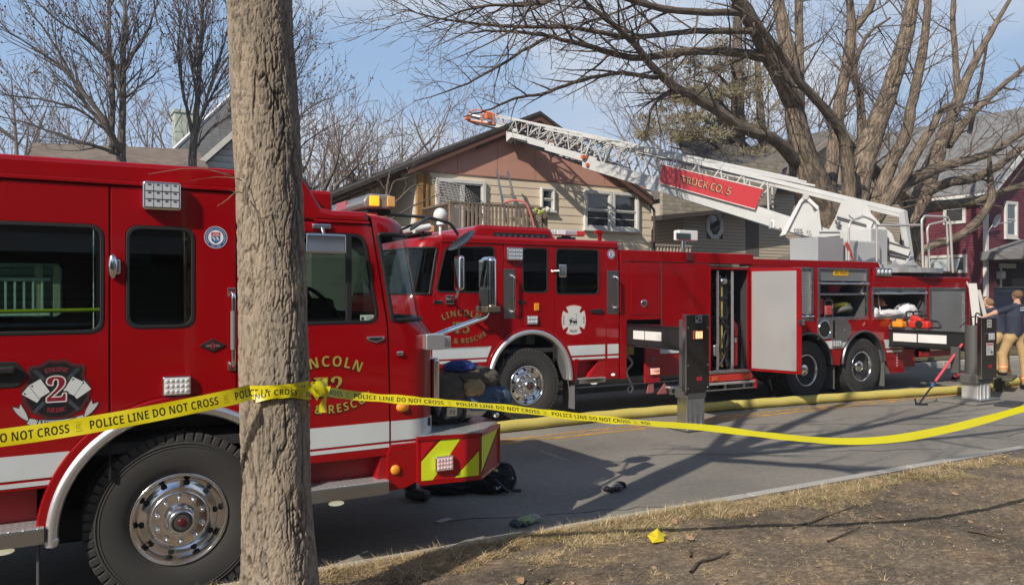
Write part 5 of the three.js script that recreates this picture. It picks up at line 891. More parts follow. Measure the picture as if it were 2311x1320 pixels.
  part('tip_nozzle', [bar(V3(10.281, 7.056, -20.33), V3(10.496, 6.947, -20.033), 0.07), ball(0.08, 10.513, 6.944, -20.01)], M.satin, K);
  part('water_pipe', [bar(V3(11.157, 6.206, -19.122), V3(12.298, 5.414, -17.549), 0.055), bar(V3(11.73, 5.816, -18.332), V3(11.761, 5.716, -18.29), 0.09), bar(V3(10.918, 6.312, -19.451), V3(11.236, 6.147, -19.014), 0.11)], std([0.16, 0.16, 0.165], 0.5, 0.5), K);
  part('rail_bracket', [plate3([V3(10.641, 6.424, -18.982), V3(10.727, 6.34, -18.863), V3(10.973, 6.186, -18.523), V3(10.989, 6.112, -18.502), V3(10.727, 6.244, -18.863), V3(10.641, 6.134, -18.982)], 0.8, 0.1)], mW, K);
  each('orange_lamp', [cb(0.14, 0.08, 0.1, 11.944, 5.529, -17.083), cb(0.08, 0.08, 0.06, 12.019, 5.32, -17.031)], mO, K);
  part('rail_plate', [plate3([V3(12.956, 4.797, -15.79), V3(13.096, 4.717, -15.597), V3(13.096, 4.539, -15.597), V3(12.956, 4.618, -15.79)], 0.02, -0.015)], M.satin, K);
  // name board
  const s0 = V3(13.202, 5.195, -15.451), s1 = V3(14.628, 4.456, -13.485), s2 = V3(14.52, 3.979, -13.633), s3 = V3(13.169, 4.732, -15.496);
  const mSign = phy([0.42, 0.003, 0.008], 0.35, 0, { clearcoat: 0.6 });
  const board = part('name_board', plate3([s0, s1, s2, s3], 0.04, -0.07), mSign, K);
  part('board_edge', [beam(off(s0, -0.075), off(s1, -0.075), 0.02, 0.025), beam(off(s3, -0.075), off(s2, -0.075), 0.02, 0.02)], std([0.6, 0.5, 0.48], 0.4), board);
  { // gold letters across the board
    const tx = print(canvasTex(1024, 256, (g) => { g.clearRect(0, 0, 1024, 256); g.textBaseline = 'middle'; g.textAlign = 'center'; g.font = '124px sans-serif'; g.lineJoin = 'round'; g.fillStyle = '#1a0505'; g.strokeStyle = '#1a0505'; g.lineWidth = 10; g.strokeText('TRUCK CO. 5', 504, 136); g.fillText('TRUCK CO. 5', 500, 140); g.fillStyle = '#b59a66'; g.fillText('TRUCK CO. 5', 512, 128); }));
    const g = new THREE.BufferGeometry(), o = -0.075, a = off(at(s0, s1, 0.10), o), b = off(at(s0, s1, 0.84), o), c = off(at(s3, s2, 0.84), o), d = off(at(s3, s2, 0.10), o);
    g.setAttribute('position', new THREE.Float32BufferAttribute([d, c, b, d, b, a].flatMap((p) => [p.x, p.y, p.z]), 3)); g.setAttribute('uv', new THREE.Float32BufferAttribute([0, 0, 1, 0, 1, 1, 0, 0, 1, 1, 0, 1], 2)); g.computeVertexNormals();
    part('board_text', g, tx, board);
  }
  // cradle with the reach painted on it, posts and lift plates of the turntable
  part('cradle', [plate3([V3(15.152, 4.171, -12.762), V3(15.215, 4.186, -12.675), V3(15.277, 3.955, -12.589), V3(15.311, 3.284, -12.543), V3(15.243, 3.288, -12.636), V3(14.898, 3.461, -13.112), V3(14.91, 3.544, -13.096)], 0.03, -0.12)], mW, K);
  each('cradle_frame', [plate3([V3(15.106, 4.122, -12.825), V3(15.186, 4.271, -12.715), V3(15.209, 4.187, -12.683), V3(15.141, 4.089, -12.778), V3(14.933, 3.355, -13.064), V3(14.852, 3.317, -13.176)], 0.14, -0.2), plate3([V3(15.186, 4.271, -12.715), V3(15.356, 3.969, -12.48), V3(15.345, 3.888, -12.496), V3(15.186, 4.168, -12.715)], 0.14, -0.2)], std([0.55, 0.56, 0.56], 0.45), K);
  part('cradle_pin', bar(V3(14.996, 4.213, -12.568), V3(15.258, 4.252, -12.787), 0.07), mW, K);
  part('lift_cylinder', [bar(V3(15.182, 4.108, -12.636), V3(15.25, 3.826, -12.542), 0.035), bar(V3(15.227, 3.868, -12.573), V3(15.317, 3.023, -12.449), 0.085)], mW, K);
  part('reach_text', (() => { const g = new THREE.PlaneGeometry(0.50, 0.17), c = V3(14.989, 3.41, -12.612); g.rotateZ(-0.12); g.rotateY(Math.atan2(-0.81, 0.587)); return g.translate(c.x, c.y, c.z); })(), print(canvasTex(320, 104, (g) => { g.clearRect(0, 0, 320, 104); g.fillStyle = '#1c1c20'; g.textBaseline = 'middle'; g.font = 'bold 84px sans-serif'; g.fillText('105', 8, 54); g.font = 'bold 58px sans-serif'; g.fillText('FT.', 196, 62); })), K);
  part('support_post', [plate3([V3(15.243, 3.71, -12.636), V3(15.356, 3.928, -12.48), V3(15.39, 3.434, -12.434), V3(15.373, 2.717, -12.457), V3(15.334, 2.719, -12.511), V3(15.277, 3.337, -12.589)], 0.12, -0.18)], mW, K);
  part('console_rail', [plate3([V3(15.322, 3.427, -12.527), V3(15.662, 3.419, -12.059), V3(16.068, 3.317, -11.499), V3(16.057, 3.188, -11.514), V3(15.635, 3.289, -12.097), V3(15.322, 3.253, -12.527)], 0.5, -0.22)], mW, K);
  part('lift_plate', [plate3([V3(15.624, 4.01, -12.112), V3(15.69, 4.127, -12.021), V3(15.772, 4.16, -11.908), V3(15.95, 3.985, -11.661), V3(16.004, 3.761, -11.587), V3(16.121, 3.514, -11.426), V3(16.248, 3.308, -11.251), V3(16.279, 3.138, -11.208), V3(16.461, 2.924, -10.957), V3(16.436, 2.807, -10.992), V3(16.095, 3.037, -11.462), V3(15.635, 3.36, -12.097), V3(15.479, 3.429, -12.311), V3(15.568, 3.73, -12.188)], 0.06, -0.14)], mW, K);
  each('groove', [[1893,489,1955,507],[1893,494,1955,512],[1905,520,1958,533],[1970,515,1998,541]].map(() => null).filter(Boolean), M.dark, K);
  each('hose_line', [bar(V3(15.453, 3.725, -12.074), V3(15.81, 3.512, -11.582), 0.018), bar(V3(15.453, 3.675, -12.074), V3(15.81, 3.482, -11.582), 0.012), bar(V3(15.504, 3.405, -11.937), V3(15.799, 3.28, -11.529), 0.016), bar(V3(15.895, 3.23, -11.464), V3(16.323, 2.975, -10.875), 0.016), bar(V3(15.938, 3.406, -11.406), V3(16.033, 3.183, -11.275), 0.012), bar(V3(15.17, 3.378, -12.329), V3(15.472, 3.362, -11.912), 0.012), bar(V3(16.04, 2.892, -11.368), V3(16.332, 2.764, -10.965), 0.02), bar(V3(15.39, 3.457, -12.025), V3(15.423, 3.605, -11.98), 0.03), bar(V3(15.911, 3.615, -11.442), V3(15.842, 3.312, -11.538), 0.01), bar(V3(14.825, 3.515, -13.179), V3(14.848, 3.43, -13.147), 0.03), bar(V3(15.4, 3.642, -12.08), V3(15.487, 3.376, -11.959), 0.02)], std([0.10, 0.10, 0.105], 0.5), K);
  part('plate_mark', (() => { const c = V3(15.695, 3.82, -11.758), g = new THREE.TorusGeometry(0.16, 0.012, 6, 20, 2.2).rotateZ(-2.7); g.rotateY(Math.atan2(-0.81, 0.587)); return g.translate(c.x, c.y, c.z); })(), std([0.12, 0.12, 0.13], 0.5), K);
  part('base_beam', [plate3([V3(16.121, 2.996, -11.426), V3(16.467, 2.835, -10.95), V3(16.467, 2.688, -10.95), V3(16.425, 2.59, -11.007), V3(16.363, 2.691, -11.093), V3(16.121, 2.817, -11.426)], 0.5, 0.0), beam(V3(16.176, 3.122, -11.52), V3(16.55, 2.928, -11.005), 0.10, 0.08)], mW, K);
  part('turntable', [cyl(1.05, 1.15, 0.20, 15.85, 2.33, -11.45, 'y', 40), cyl(0.9, 0.9, 0.18, 15.85, 2.50, -11.45, 'y', 36)], mWd, K);
  part('turntable_deck', [cyl(1.36, 1.36, 0.10, 15.75, 2.46, -11.35, 'y', 48)], M.plateFar, K);
  part('pedestal', [rbox(14.0, 2.3, -12.0, 15.5, 3.1, -11.0, 0.04), rbox(15.3, 2.5, -11.9, 15.9, 3.4, -11.1, 0.04)], mW, K);
  each('gusset', [plate3([V3(16.048, 2.542, -10.9), V3(16.392, 2.753, -10.9), V3(16.808, 2.534, -10.9)], 0.06, 0), plate3([V3(15.763, 2.56, -11.0), V3(16.008, 2.739, -11.0), V3(16.133, 2.566, -11.0)], 0.06, 0)], mW, K);
  // operator's stand: tread-plate box, panel and grab rails
  part('stand_box', rbox(13.127, 2.615, -11.4, 13.897, 3.106, -10.7, 0.01), M.plateFar, K);
  part('control_panel', [rbox(14.058, 2.653, -11.2, 14.42, 3.072, -10.75, 0.01)], std([0.55, 0.57, 0.55], 0.4, 0.3), K);
  part('axe_handle', [bar(V3(13.718, 2.991, -10.5), V3(13.866, 2.756, -10.5), 0.035), bar(V3(13.866, 2.756, -10.5), V3(13.948, 2.624, -10.5), 0.018)], std([0.45, 0.06, 0.05], 0.5), K);
  part('work_lamp', [rbox(14.681, 3.536, -13.411, 14.793, 3.697, -13.257, 0.02)].slice(0, 0).concat([cb(0.26, 0.18, 0.08, 14.548, 3.596, -13.169, 0, 0.9)]), std([0.75, 0.76, 0.76], 0.3), K);
  part('work_lamp_lens', cb(0.20, 0.13, 0.02, 14.505, 3.593, -13.143, 0, 0.9), std([0.25, 0.27, 0.28], 0.2, 0.4), K);
  const mRail = std([0.62, 0.58, 0.55], 0.35, 0.5);
  const rail = (d, pts, r = 0.022) => pipe(pts.map((p) => V3(p[0], p[1], -d)), r, 0.14, 8);
  each('grab_rail', [
    rail(10.5, [[13.799, 2.639], [13.799, 3.419], [14.25, 3.556], [14.672, 3.44], [14.672, 2.638]]),
    rail(10.5, [[14.672, 3.376], [16.098, 3.445]], 0.028),
    rail(10.35, [[16.006, 2.433], [15.944, 3.625], [16.955, 3.644], [17.069, 2.437]], 0.026),
    rail(10.7, [[16.787, 2.47], [16.675, 3.484], [17.411, 3.614], [17.495, 2.479]], 0.024),
  ], mRail, K);
}

// ---------- houses across the street ----------
T.lap = dataTex(64, (u, v) => { const f = (v * 8) % 1; return f < 0.10 ? 0.35 : 0.78 + 0.2 * f; });
T.lapBump = dataTex(64, (u, v) => { const f = (v * 8) % 1; return 1 - f; });
T.shingle = dataTex(256, (u, v) => { const row = Math.floor(v * 16), f = (v * 16) % 1, c = Math.floor(u * 12 + (row % 2) * 0.5 + 0.3 * hash3(row, 1, 2)); return 0.55 + 0.3 * hash3(c % 12, row, 5) + 0.12 * fbm(u * 20, v * 20, 61, 3, 20, 20) - (f < 0.16 ? 0.22 : 0); });
T.paper = dataTex(256, (u, v) => 0.86 + 0.14 * fbm(u * 4, v * 30, 63, 4, 4, 30));
const siding = (c, s = 1) => std(c, 0.75, 0, { map: rep(T.lap, 1, s), bumpMap: rep(T.lapBump, 1, s), bumpScale: 0.012 });
const roofing = (c) => std(c, 0.95, 0, { map: rep(T.shingle, 0.45), bumpMap: rep(T.shingle, 0.45), bumpScale: 0.01 });
const mTrim = std([0.66, 0.65, 0.62], 0.6, 0, { map: rep(T.grime, 0.7) });
const mPane = phy([0.03, 0.035, 0.04], 0.03, 0, { clearcoat: 1, clearcoatRoughness: 0.02, specularIntensity: 1 });
const prism = (pts, z0, z1) => boxUV(slab(poly(pts), z0, z1));
// a framed window standing proud of a wall that faces +z; bars: list of [x0,y0,x1,y1] sash bars
function wallWindow(p, x0, y0, x1, y1, z, f = 0.09, { cols = 1, rows = 1, mat = mTrim, sill = true, pane = mPane, screen = false } = {}) {
  z += 0.035;
  const w = part('window', boxUV(sheet(poly(rect(x0, y0, x1, y1)), z + 0.06, 0.09, 0.008, [poly(rect(x0 + f, y0 + f, x1 - f, y1 - f), THREE.Path)])), mat, p);
  const W = (x1 - x0 - 2 * f) / cols, H = (y1 - y0 - 2 * f) / rows;
  for (let i = 0; i < cols; i++) for (let j = 0; j < rows; j++) {
    const a = x0 + f + i * W, b = y0 + f + j * H, up = j === rows - 1 ? 0.02 : 0;
    part('pane', box(a, b, z - 0.02 + up * 0.5, a + W, b + H, z - 0.012 + up * 0.5), pane, w);
    part('sash', boxUV(sheet(poly(rect(a, b, a + W, b + H)), z + 0.012 + up, 0.03, 0.004, [poly(rect(a + 0.04, b + 0.04, a + W - 0.04, b + H - 0.04), THREE.Path)])), mat, w);
    if (screen && j === 0) part('insect_screen', box(a + 0.04, b + H * 0.5, z + 0.0, a + W - 0.04, b + H * 0.54, z + 0.012), mat, w);
  }
  if (sill) part('sill', rbox(x0 - 0.04, y0 - 0.05, z - 0.02, x1 + 0.04, y0, z + 0.10, 0.01), mat, w);
  return w;
}
// the tan house with the pink gable
const ZH = -19.3;
{
  const h = thing('house', 'tan house with a pink gable, brown roof edges and a wooden balcony', 'house', [12, 0, -24]);
  const mTan = std([0.70, 0.595, 0.445], 0.75, 0, { map: rep(T.paper, 0.4) }), mPink = std([0.52, 0.275, 0.21], 0.8, 0, { map: rep(T.paper, 0.4) }), mBrown = std([0.13, 0.062, 0.042], 0.7, 0, { map: rep(T.paper, 0.6) }), mRoof = roofing([0.060, 0.050, 0.046]), mCream = std([0.66, 0.62, 0.53], 0.8, 0, { map: rep(T.paper, 0.3) });
  const px = 11.82, py = 7.1, line = (x, d = 0) => py + d - (x < px ? 0.452 * (px - x) : 0.532 * (x - px));
  part('wall', [prism([[8.14, 0], [16.03, 0], [16.03, 5.0], [8.14, 5.25]], ZH - 0.03, ZH - 9.5), prism([[5.9, 0], [8.14, 0], [8.14, 5.2], [5.9, 4.35]], ZH - 1.7, ZH - 9.5)], mCream, h);
  const b0 = 0.236; // lapped boards
  for (let i = 0; i < 22; i++) { const y = 5.19 - (i + 1) * b0; part('siding_board', boxUV(cb(7.89, b0 + 0.012, 0.02, 12.085, y + b0 / 2, ZH - 0.008, -0.06)), mTan, h); }
  part('gable', boxUV(sheet(poly([[8.14, 5.19], [16.03, 5.19], [16.03, line(16.03, -0.2) < 5.19 ? 5.2 : line(16.03, -0.2)], [px, py - 0.12], [8.14, line(8.14, -0.12)]]), ZH + 0.012, 0.04, 0.004)), mPink, h);
  each('gable_seam', [9.36, 10.58, 11.8, 13.02, 14.24].map((x) => box(x - 0.006, 5.2, ZH + 0.008, x + 0.006, Math.max(5.3, line(x, -0.3)), ZH + 0.0145)), std([0.20, 0.10, 0.08], 0.9), h);
  part('gable_trim', rbox(8.14, 5.165, ZH, 16.03, 5.20, ZH + 0.03, 0.006), std([0.30, 0.17, 0.12], 0.8), h);
  const zf = -19.06;
  part('roof', prism([[5.7, line(5.7)], [px, py], [15.9, line(15.9)], [15.9, line(15.9, -0.10)], [px, py - 0.10], [5.7, line(5.7, -0.10)]], zf + 0.03, ZH - 9.9), mRoof, h);
  const fas = (x0, x1, d0, d1, z, t) => boxUV(slab(poly([[x0, line(x0, -d0)], [x1, line(x1, -d0)], [x1, line(x1, -d1)], [x0, line(x0, -d1)]]), z, z - t, 0.004, 1));
  each('fascia_board', [fas(7.85, px, 0.10, 0.27, zf, 0.05), fas(px, 15.9, 0.10, 0.27, zf, 0.05), fas(5.7, 7.85, 0.10, 0.19, zf - 0.1, 0.05), fas(5.7, 7.80, 0.22, 0.30, zf - 0.35, 0.05), fas(9.9, px, 0.27, 0.36, zf - 0.10, 0.04), fas(px, 13.6, 0.27, 0.36, zf - 0.10, 0.04)], mBrown, h);
  part('soffit', [prism([[5.7, line(5.7, -0.13)], [px, py - 0.13], [15.9, line(15.9, -0.13)], [15.9, line(15.9, -0.17)], [px, py - 0.17], [5.7, line(5.7, -0.17)]], zf - 0.06, ZH - 0.02)], std([0.10, 0.055, 0.04], 0.8), h);
  part('gable_vent', boxUV(sheet(poly([[px - 0.55, py - 0.62], [px + 0.5, py - 0.62], [px, py - 0.36]]), ZH + 0.03, 0.03, 0.005)), std([0.035, 0.022, 0.018], 0.9), h);
  // burnt corner: bare studs and insulation
  each('bare_stud', [rbox(8.16, 0.3, ZH + 0.02, 8.34, 5.1, ZH + 0.10, 0.02), rbox(8.42, 4.2, ZH + 0.015, 8.50, 5.12, ZH + 0.06, 0.01)], std([0.42, 0.22, 0.06], 0.9, 0, { map: rep(T.dirt, 1.2) }), h);
  part('bare_sheathing', boxUV(sheet(poly([[8.34, 4.1], [8.72, 4.0], [8.70, 4.9], [8.52, 5.15], [8.34, 5.15]]), ZH + 0.022, 0.02, 0.003)), std([0.46, 0.33, 0.17], 0.9, 0, { map: rep(T.dirt, 1.0) }), h);
  part('wall_joint', [box(7.35, 3.4, ZH - 1.69, 7.37, 5.0, ZH - 1.675), box(6.9, 3.4, ZH - 1.69, 6.95, 4.8, ZH - 1.68)], std([0.25, 0.23, 0.19], 0.9), h);
  // windows
  const wide = wallWindow(h, 8.70, 3.2, 10.19, 5.03, ZH, 0.10, { sill: false, pane: std([0.05, 0.052, 0.055], 0.3) });
  part('sliding_sash', boxUV(sheet(poly(rect(9.42, 3.3, 9.56, 4.94)), ZH + 0.065, 0.04, 0.005)), mTrim, wide);
  part('left_pane', box(8.80, 3.3, ZH + 0.02, 9.42, 4.93, ZH + 0.040), std([0.18, 0.185, 0.19], 0.15), wide);
  part('dark_opening', box(9.56, 3.3, ZH + 0.02, 10.09, 4.93, ZH + 0.040), M.dark, wide);
  wallWindow(h, 11.97, 4.33, 12.43, 4.98, ZH, 0.05, { rows: 2, sill: true });
  wallWindow(h, 13.47, 3.86, 14.47, 5.02, ZH, 0.09, { rows: 2, screen: true }); wallWindow(h, 14.49, 3.86, 15.49, 5.02, ZH, 0.09, { rows: 2, screen: true });
  part('gutter', [rbox(15.85, 4.74, zf - 0.1, 16.05, 4.90, ZH - 9.8, 0.03), bar(V3(15.95, 4.78, zf - 0.3), V3(16.1, 4.55, ZH + 0.06), 0.04), bar(V3(16.1, 4.55, ZH + 0.06), V3(16.1, 0.3, ZH + 0.06), 0.04)], std([0.06, 0.04, 0.035], 0.6), h);
  part('roof_vent', [cyl(0.06, 0.06, 0.35, 7.8, line(7.8) + 0.1, ZH - 2.5), cyl(0.10, 0.10, 0.05, 7.8, line(7.8) + 0.3, ZH - 2.5)], M.satin, h);
  // balcony
  const mWood = std([0.22, 0.165, 0.12], 0.85, 0, { map: rep(T.dirt, 1.5) }), mWood2 = std([0.30, 0.225, 0.165], 0.85, 0, { map: rep(T.dirt, 1.5) });
  const zb = -17.6, bal = part('balcony_deck', rbox(8.3, 2.95, ZH + 0.02, 11.6, 3.13, zb - 0.02, 0.01), mWood, h);
  each('rail', [rbox(8.3, 4.16, zb - 0.07, 11.1, 4.22, zb + 0.07, 0.01), rbox(8.3, 3.22, zb - 0.03, 11.1, 3.30, zb + 0.03, 0.01), rbox(8.27, 4.14, zb, 8.37, 4.20, ZH + 0.02, 0.01), rbox(11.02, 4.06, zb, 11.12, 4.12, ZH + 0.02, 0.01)], mWood, bal);
  each('post', [rbox(8.3, 0.1, zb - 0.06, 8.43, 4.18, zb + 0.06, 0.01), rbox(11.0, 0.1, zb - 0.06, 11.12, 4.1, zb + 0.06, 0.01)], mWood2, bal);
  for (let i = 0; i < 22; i++) { const x = 8.56 + i * 0.1125; if (x > 10.55) break; part('baluster', rbox(x, 3.2, zb + 0.03, x + 0.055, 4.17, zb + 0.07, 0.006), mWood2, bal); }
  const lattice = (name, at, w, hgt, n, m, mat) => part(name, [...Array.from({ length: n + Math.ceil(hgt / w * n) }, (_, i) => i).flatMap((i) => [1, -1].map((s) => { // diagonal slats clipped to the frame
    const step = w / n, x0 = i * step - hgt; let a = V2(x0, 0), b = V2(x0 + hgt, hgt); if (a.x < 0) a = V2(0, -x0); if (b.x > w) b = V2(w, w - x0); if (a.y >= hgt || b.x <= 0 || b.y <= a.y) return null;
    const f = (p) => at(s > 0 ? p.x : w - p.x, p.y, s * 0.008); return beam(f(a), f(b), 0.028, 0.012); }))], mat, bal);
  lattice('lattice_panel', (u, v, o) => V3(10.5 + u, 3.24 + v, zb + 0.02 + o), 0.55, 0.86, 7, 7, mWood);
  lattice('lattice_panel', (u, v, o) => V3(8.30 + o, 3.3 + v, zb - u), 1.6, 0.84, 14, 7, mWood);
  solo('railing_cap', [crb(0.22, 0.10, 0.16, 0.04, 11.05, 4.15, zb)].concat(ball(0.09, 11.12, 4.15, zb + 0.02)), std([0.62, 0.60, 0.56], 0.7), 'crumpled pale cloth on the end of the balcony rail', 'cloth');
}
{ // the bent lattice that hangs before the window
  const l = thing('lattice_screen', 'torn grey lattice screen hanging askew before the balcony window', 'lattice', [8.9, 3.2, -18.2]), m = std([0.36, 0.345, 0.32], 0.8);
  const at = (u, v) => V3(8.15 + u * 1.25 + v * 0.25, 4.80 - v * 0.60 - u * u * 0.28 - u * 0.06, -18.25 + 0.22 * Math.sin(u * 3) - 0.1 * v);
  for (let i = 0; i <= 13; i++) part('slat', tube([at(i / 13, 0), at(i / 13, 0.5), at(i / 13, 1)], 0.011, 6, 4), m, l);
  for (let j = 0; j <= 9; j++) part('slat', tube([0, 0.25, 0.5, 0.75, j % 3 ? 1 : 1.22].map((u) => at(u, j / 9)), 0.012, 10, 4), m, l);
}
{ // ladder leaning on the house
  const l = thing('ground_ladder', 'silver ladder leaning against the house by the balcony', 'ladder', [10.6, 0, -17.4]), a0 = V3(10.36, 5.30, -18.95), a1 = V3(10.72, 5.30, -18.95), b0 = V3(10.25, 0.12, -16.6), b1 = V3(10.63, 0.12, -16.6);
  each('rail', [beam(a0, b0, 0.035, 0.08), beam(a1, b1, 0.035, 0.08)], M.alu, l);
  for (let i = 0; i < 17; i++) { const f = 0.03 + i * 0.057; part('rung', bar(a0.clone().lerp(b0, f), a1.clone().lerp(b1, f), 0.016), M.alu, l); }
}
solo('hose_line', tube([V3(10.0, 4.30, -17.9), V3(10.2, 4.36, -17.7), V3(10.42, 4.28, -17.5), V3(10.58, 3.9, -17.45), V3(10.66, 3.4, -17.42), V3(10.7, 2.2, -17.4), V3(10.9, 0.2, -17.2)], 0.03, 40, 8), std([0.45, 0.13, 0.12], 0.8), 'pink-red hose draped over the balcony rail by the ladder', 'hose');
solo('glove_on_rail', [crb(0.22, 0.10, 0.09, 0.035, 10.82, 4.06, -17.4, 0, 0, 0.3), crb(0.10, 0.09, 0.08, 0.03, 10.68, 4.12, -17.4)], std([0.34, 0.42, 0.08], 0.7), 'bright green bundle tied on the balcony beside the ladder', 'bundle');

// the brown house behind the ladder truck
{
  const h = thing('house', 'brown-sided house with an octagonal window behind the ladder', 'house', [26, 0, -27]), z = -22;
  const mS = siding([0.50, 0.43, 0.34], 1.0), mR = roofing([0.17, 0.155, 0.14]), mR2 = roofing([0.38, 0.335, 0.265]), mD = std([0.05, 0.04, 0.035], 0.9), mT = std([0.30, 0.26, 0.22], 0.8);
  part('wall', [prism([[19.75, 0], [32.6, 0], [32.6, 6.0], [27.9, 8.5], [24.2, 6.1], [19.75, 5.0]], z, z - 9)], mS, h);
  part('porch_wall', [box(18.3, 0, z - 2.2, 19.8, 5.0, z - 2.1)], mD, h);
  part('porch_roof', prism([[18.2, 4.62], [23.6, 5.30], [23.6, 5.42], [24.3, 7.1], [21.8, 6.7], [18.2, 6.05], [18.2, 4.78]], z + 0.7, z + 0.55), mR2, h);
  part('porch_eave', boxUV(slab(poly([[18.1, 4.50], [23.7, 5.20], [23.7, 5.34], [18.1, 4.66]]), z + 0.78, z - 1.5)), mD, h);
  part('porch_deck', rbox(18.2, 2.9, z - 2, 19.9, 3.1, z + 0.4, 0.02), mT, h);
  part('porch_rail', rbox(18.2, 3.62, z + 0.25, 19.9, 3.70, z + 0.33, 0.01), mT, h);
  for (let i = 0; i < 11; i++) part('baluster', rbox(18.3 + i * 0.15, 3.1, z + 0.26, 18.36 + i * 0.15, 3.65, z + 0.31, 0.008), std([0.42, 0.36, 0.28], 0.8), h);
  part('porch_window', [rbox(19.0, 3.4, z - 2.12, 19.6, 4.4, z - 2.05, 0.01)], mPane, h);
  { const o = part('octagon_window', boxUV(sheet(poly(Array.from({ length: 8 }, (_, i) => [21.27 + 0.46 * Math.cos((i + 0.5) * Math.PI / 4), 4.50 + 0.55 * Math.sin((i + 0.5) * Math.PI / 4)])), z + 0.06, 0.08, 0.008, [poly(Array.from({ length: 8 }, (_, i) => [21.27 + 0.28 * Math.cos((i + 0.5) * Math.PI / 4), 4.50 + 0.38 * Math.sin((i + 0.5) * Math.PI / 4)]), THREE.Path)])), mTrim, h); part('pane', box(20.9, 4.0, z + 0.0, 21.7, 5.0, z + 0.012), mPane, o); }
  wallWindow(h, 25.6, 3.35, 26.5, 3.75, z, 0.06, { mat: mT }); wallWindow(h, 27.6, 6.5, 28.3, 7.6, z, 0.08, { mat: mT });
  part('roof', [prism([[27.88, 8.75], [32.95, 6.02], [32.95, 5.82], [27.88, 8.5]], z + 0.5, z - 9.3), prism([[27.88, 8.75], [24.0, 6.5], [24.0, 6.28], [27.88, 8.5]], z + 0.5, z - 9.3)], mR, h);
  each('rake_board', [boxUV(slab(poly([[27.88, 8.72], [33.0, 5.97], [33.0, 5.75], [27.88, 8.48]]), z + 0.56, z + 0.5)), boxUV(slab(poly([[27.88, 8.72], [24.0, 6.47], [24.0, 6.25], [27.88, 8.48]]), z + 0.56, z + 0.5))], mT, h);
  // the long side roof, sloping up and back
  { const g = new THREE.BufferGeometry(), P = [[20.5, 5.6, z + 0.3], [25.6, 6.0, z + 0.3], [27.5, 9.0, z - 4.5], [23.2, 8.8, z - 4.5]]; g.setAttribute('position', new THREE.Float32BufferAttribute([0, 1, 2, 0, 2, 3].flatMap((i) => P[i]), 3)); g.computeVertexNormals(); part('roof', boxUV(g), roofing([0.13, 0.12, 0.115]), h); }
  part('lean_to_roof', boxUV(slab(poly([[23.2, 2.6], [26.9, 3.0], [26.9, 3.1], [24.9, 3.45], [23.2, 2.72]]), z + 1.3, z)), mR, h);
  part('wall_vent', box(22.9, 3.4, z, 23.6, 5.2, z + 0.012), std([0.12, 0.105, 0.095], 0.9), h);
}
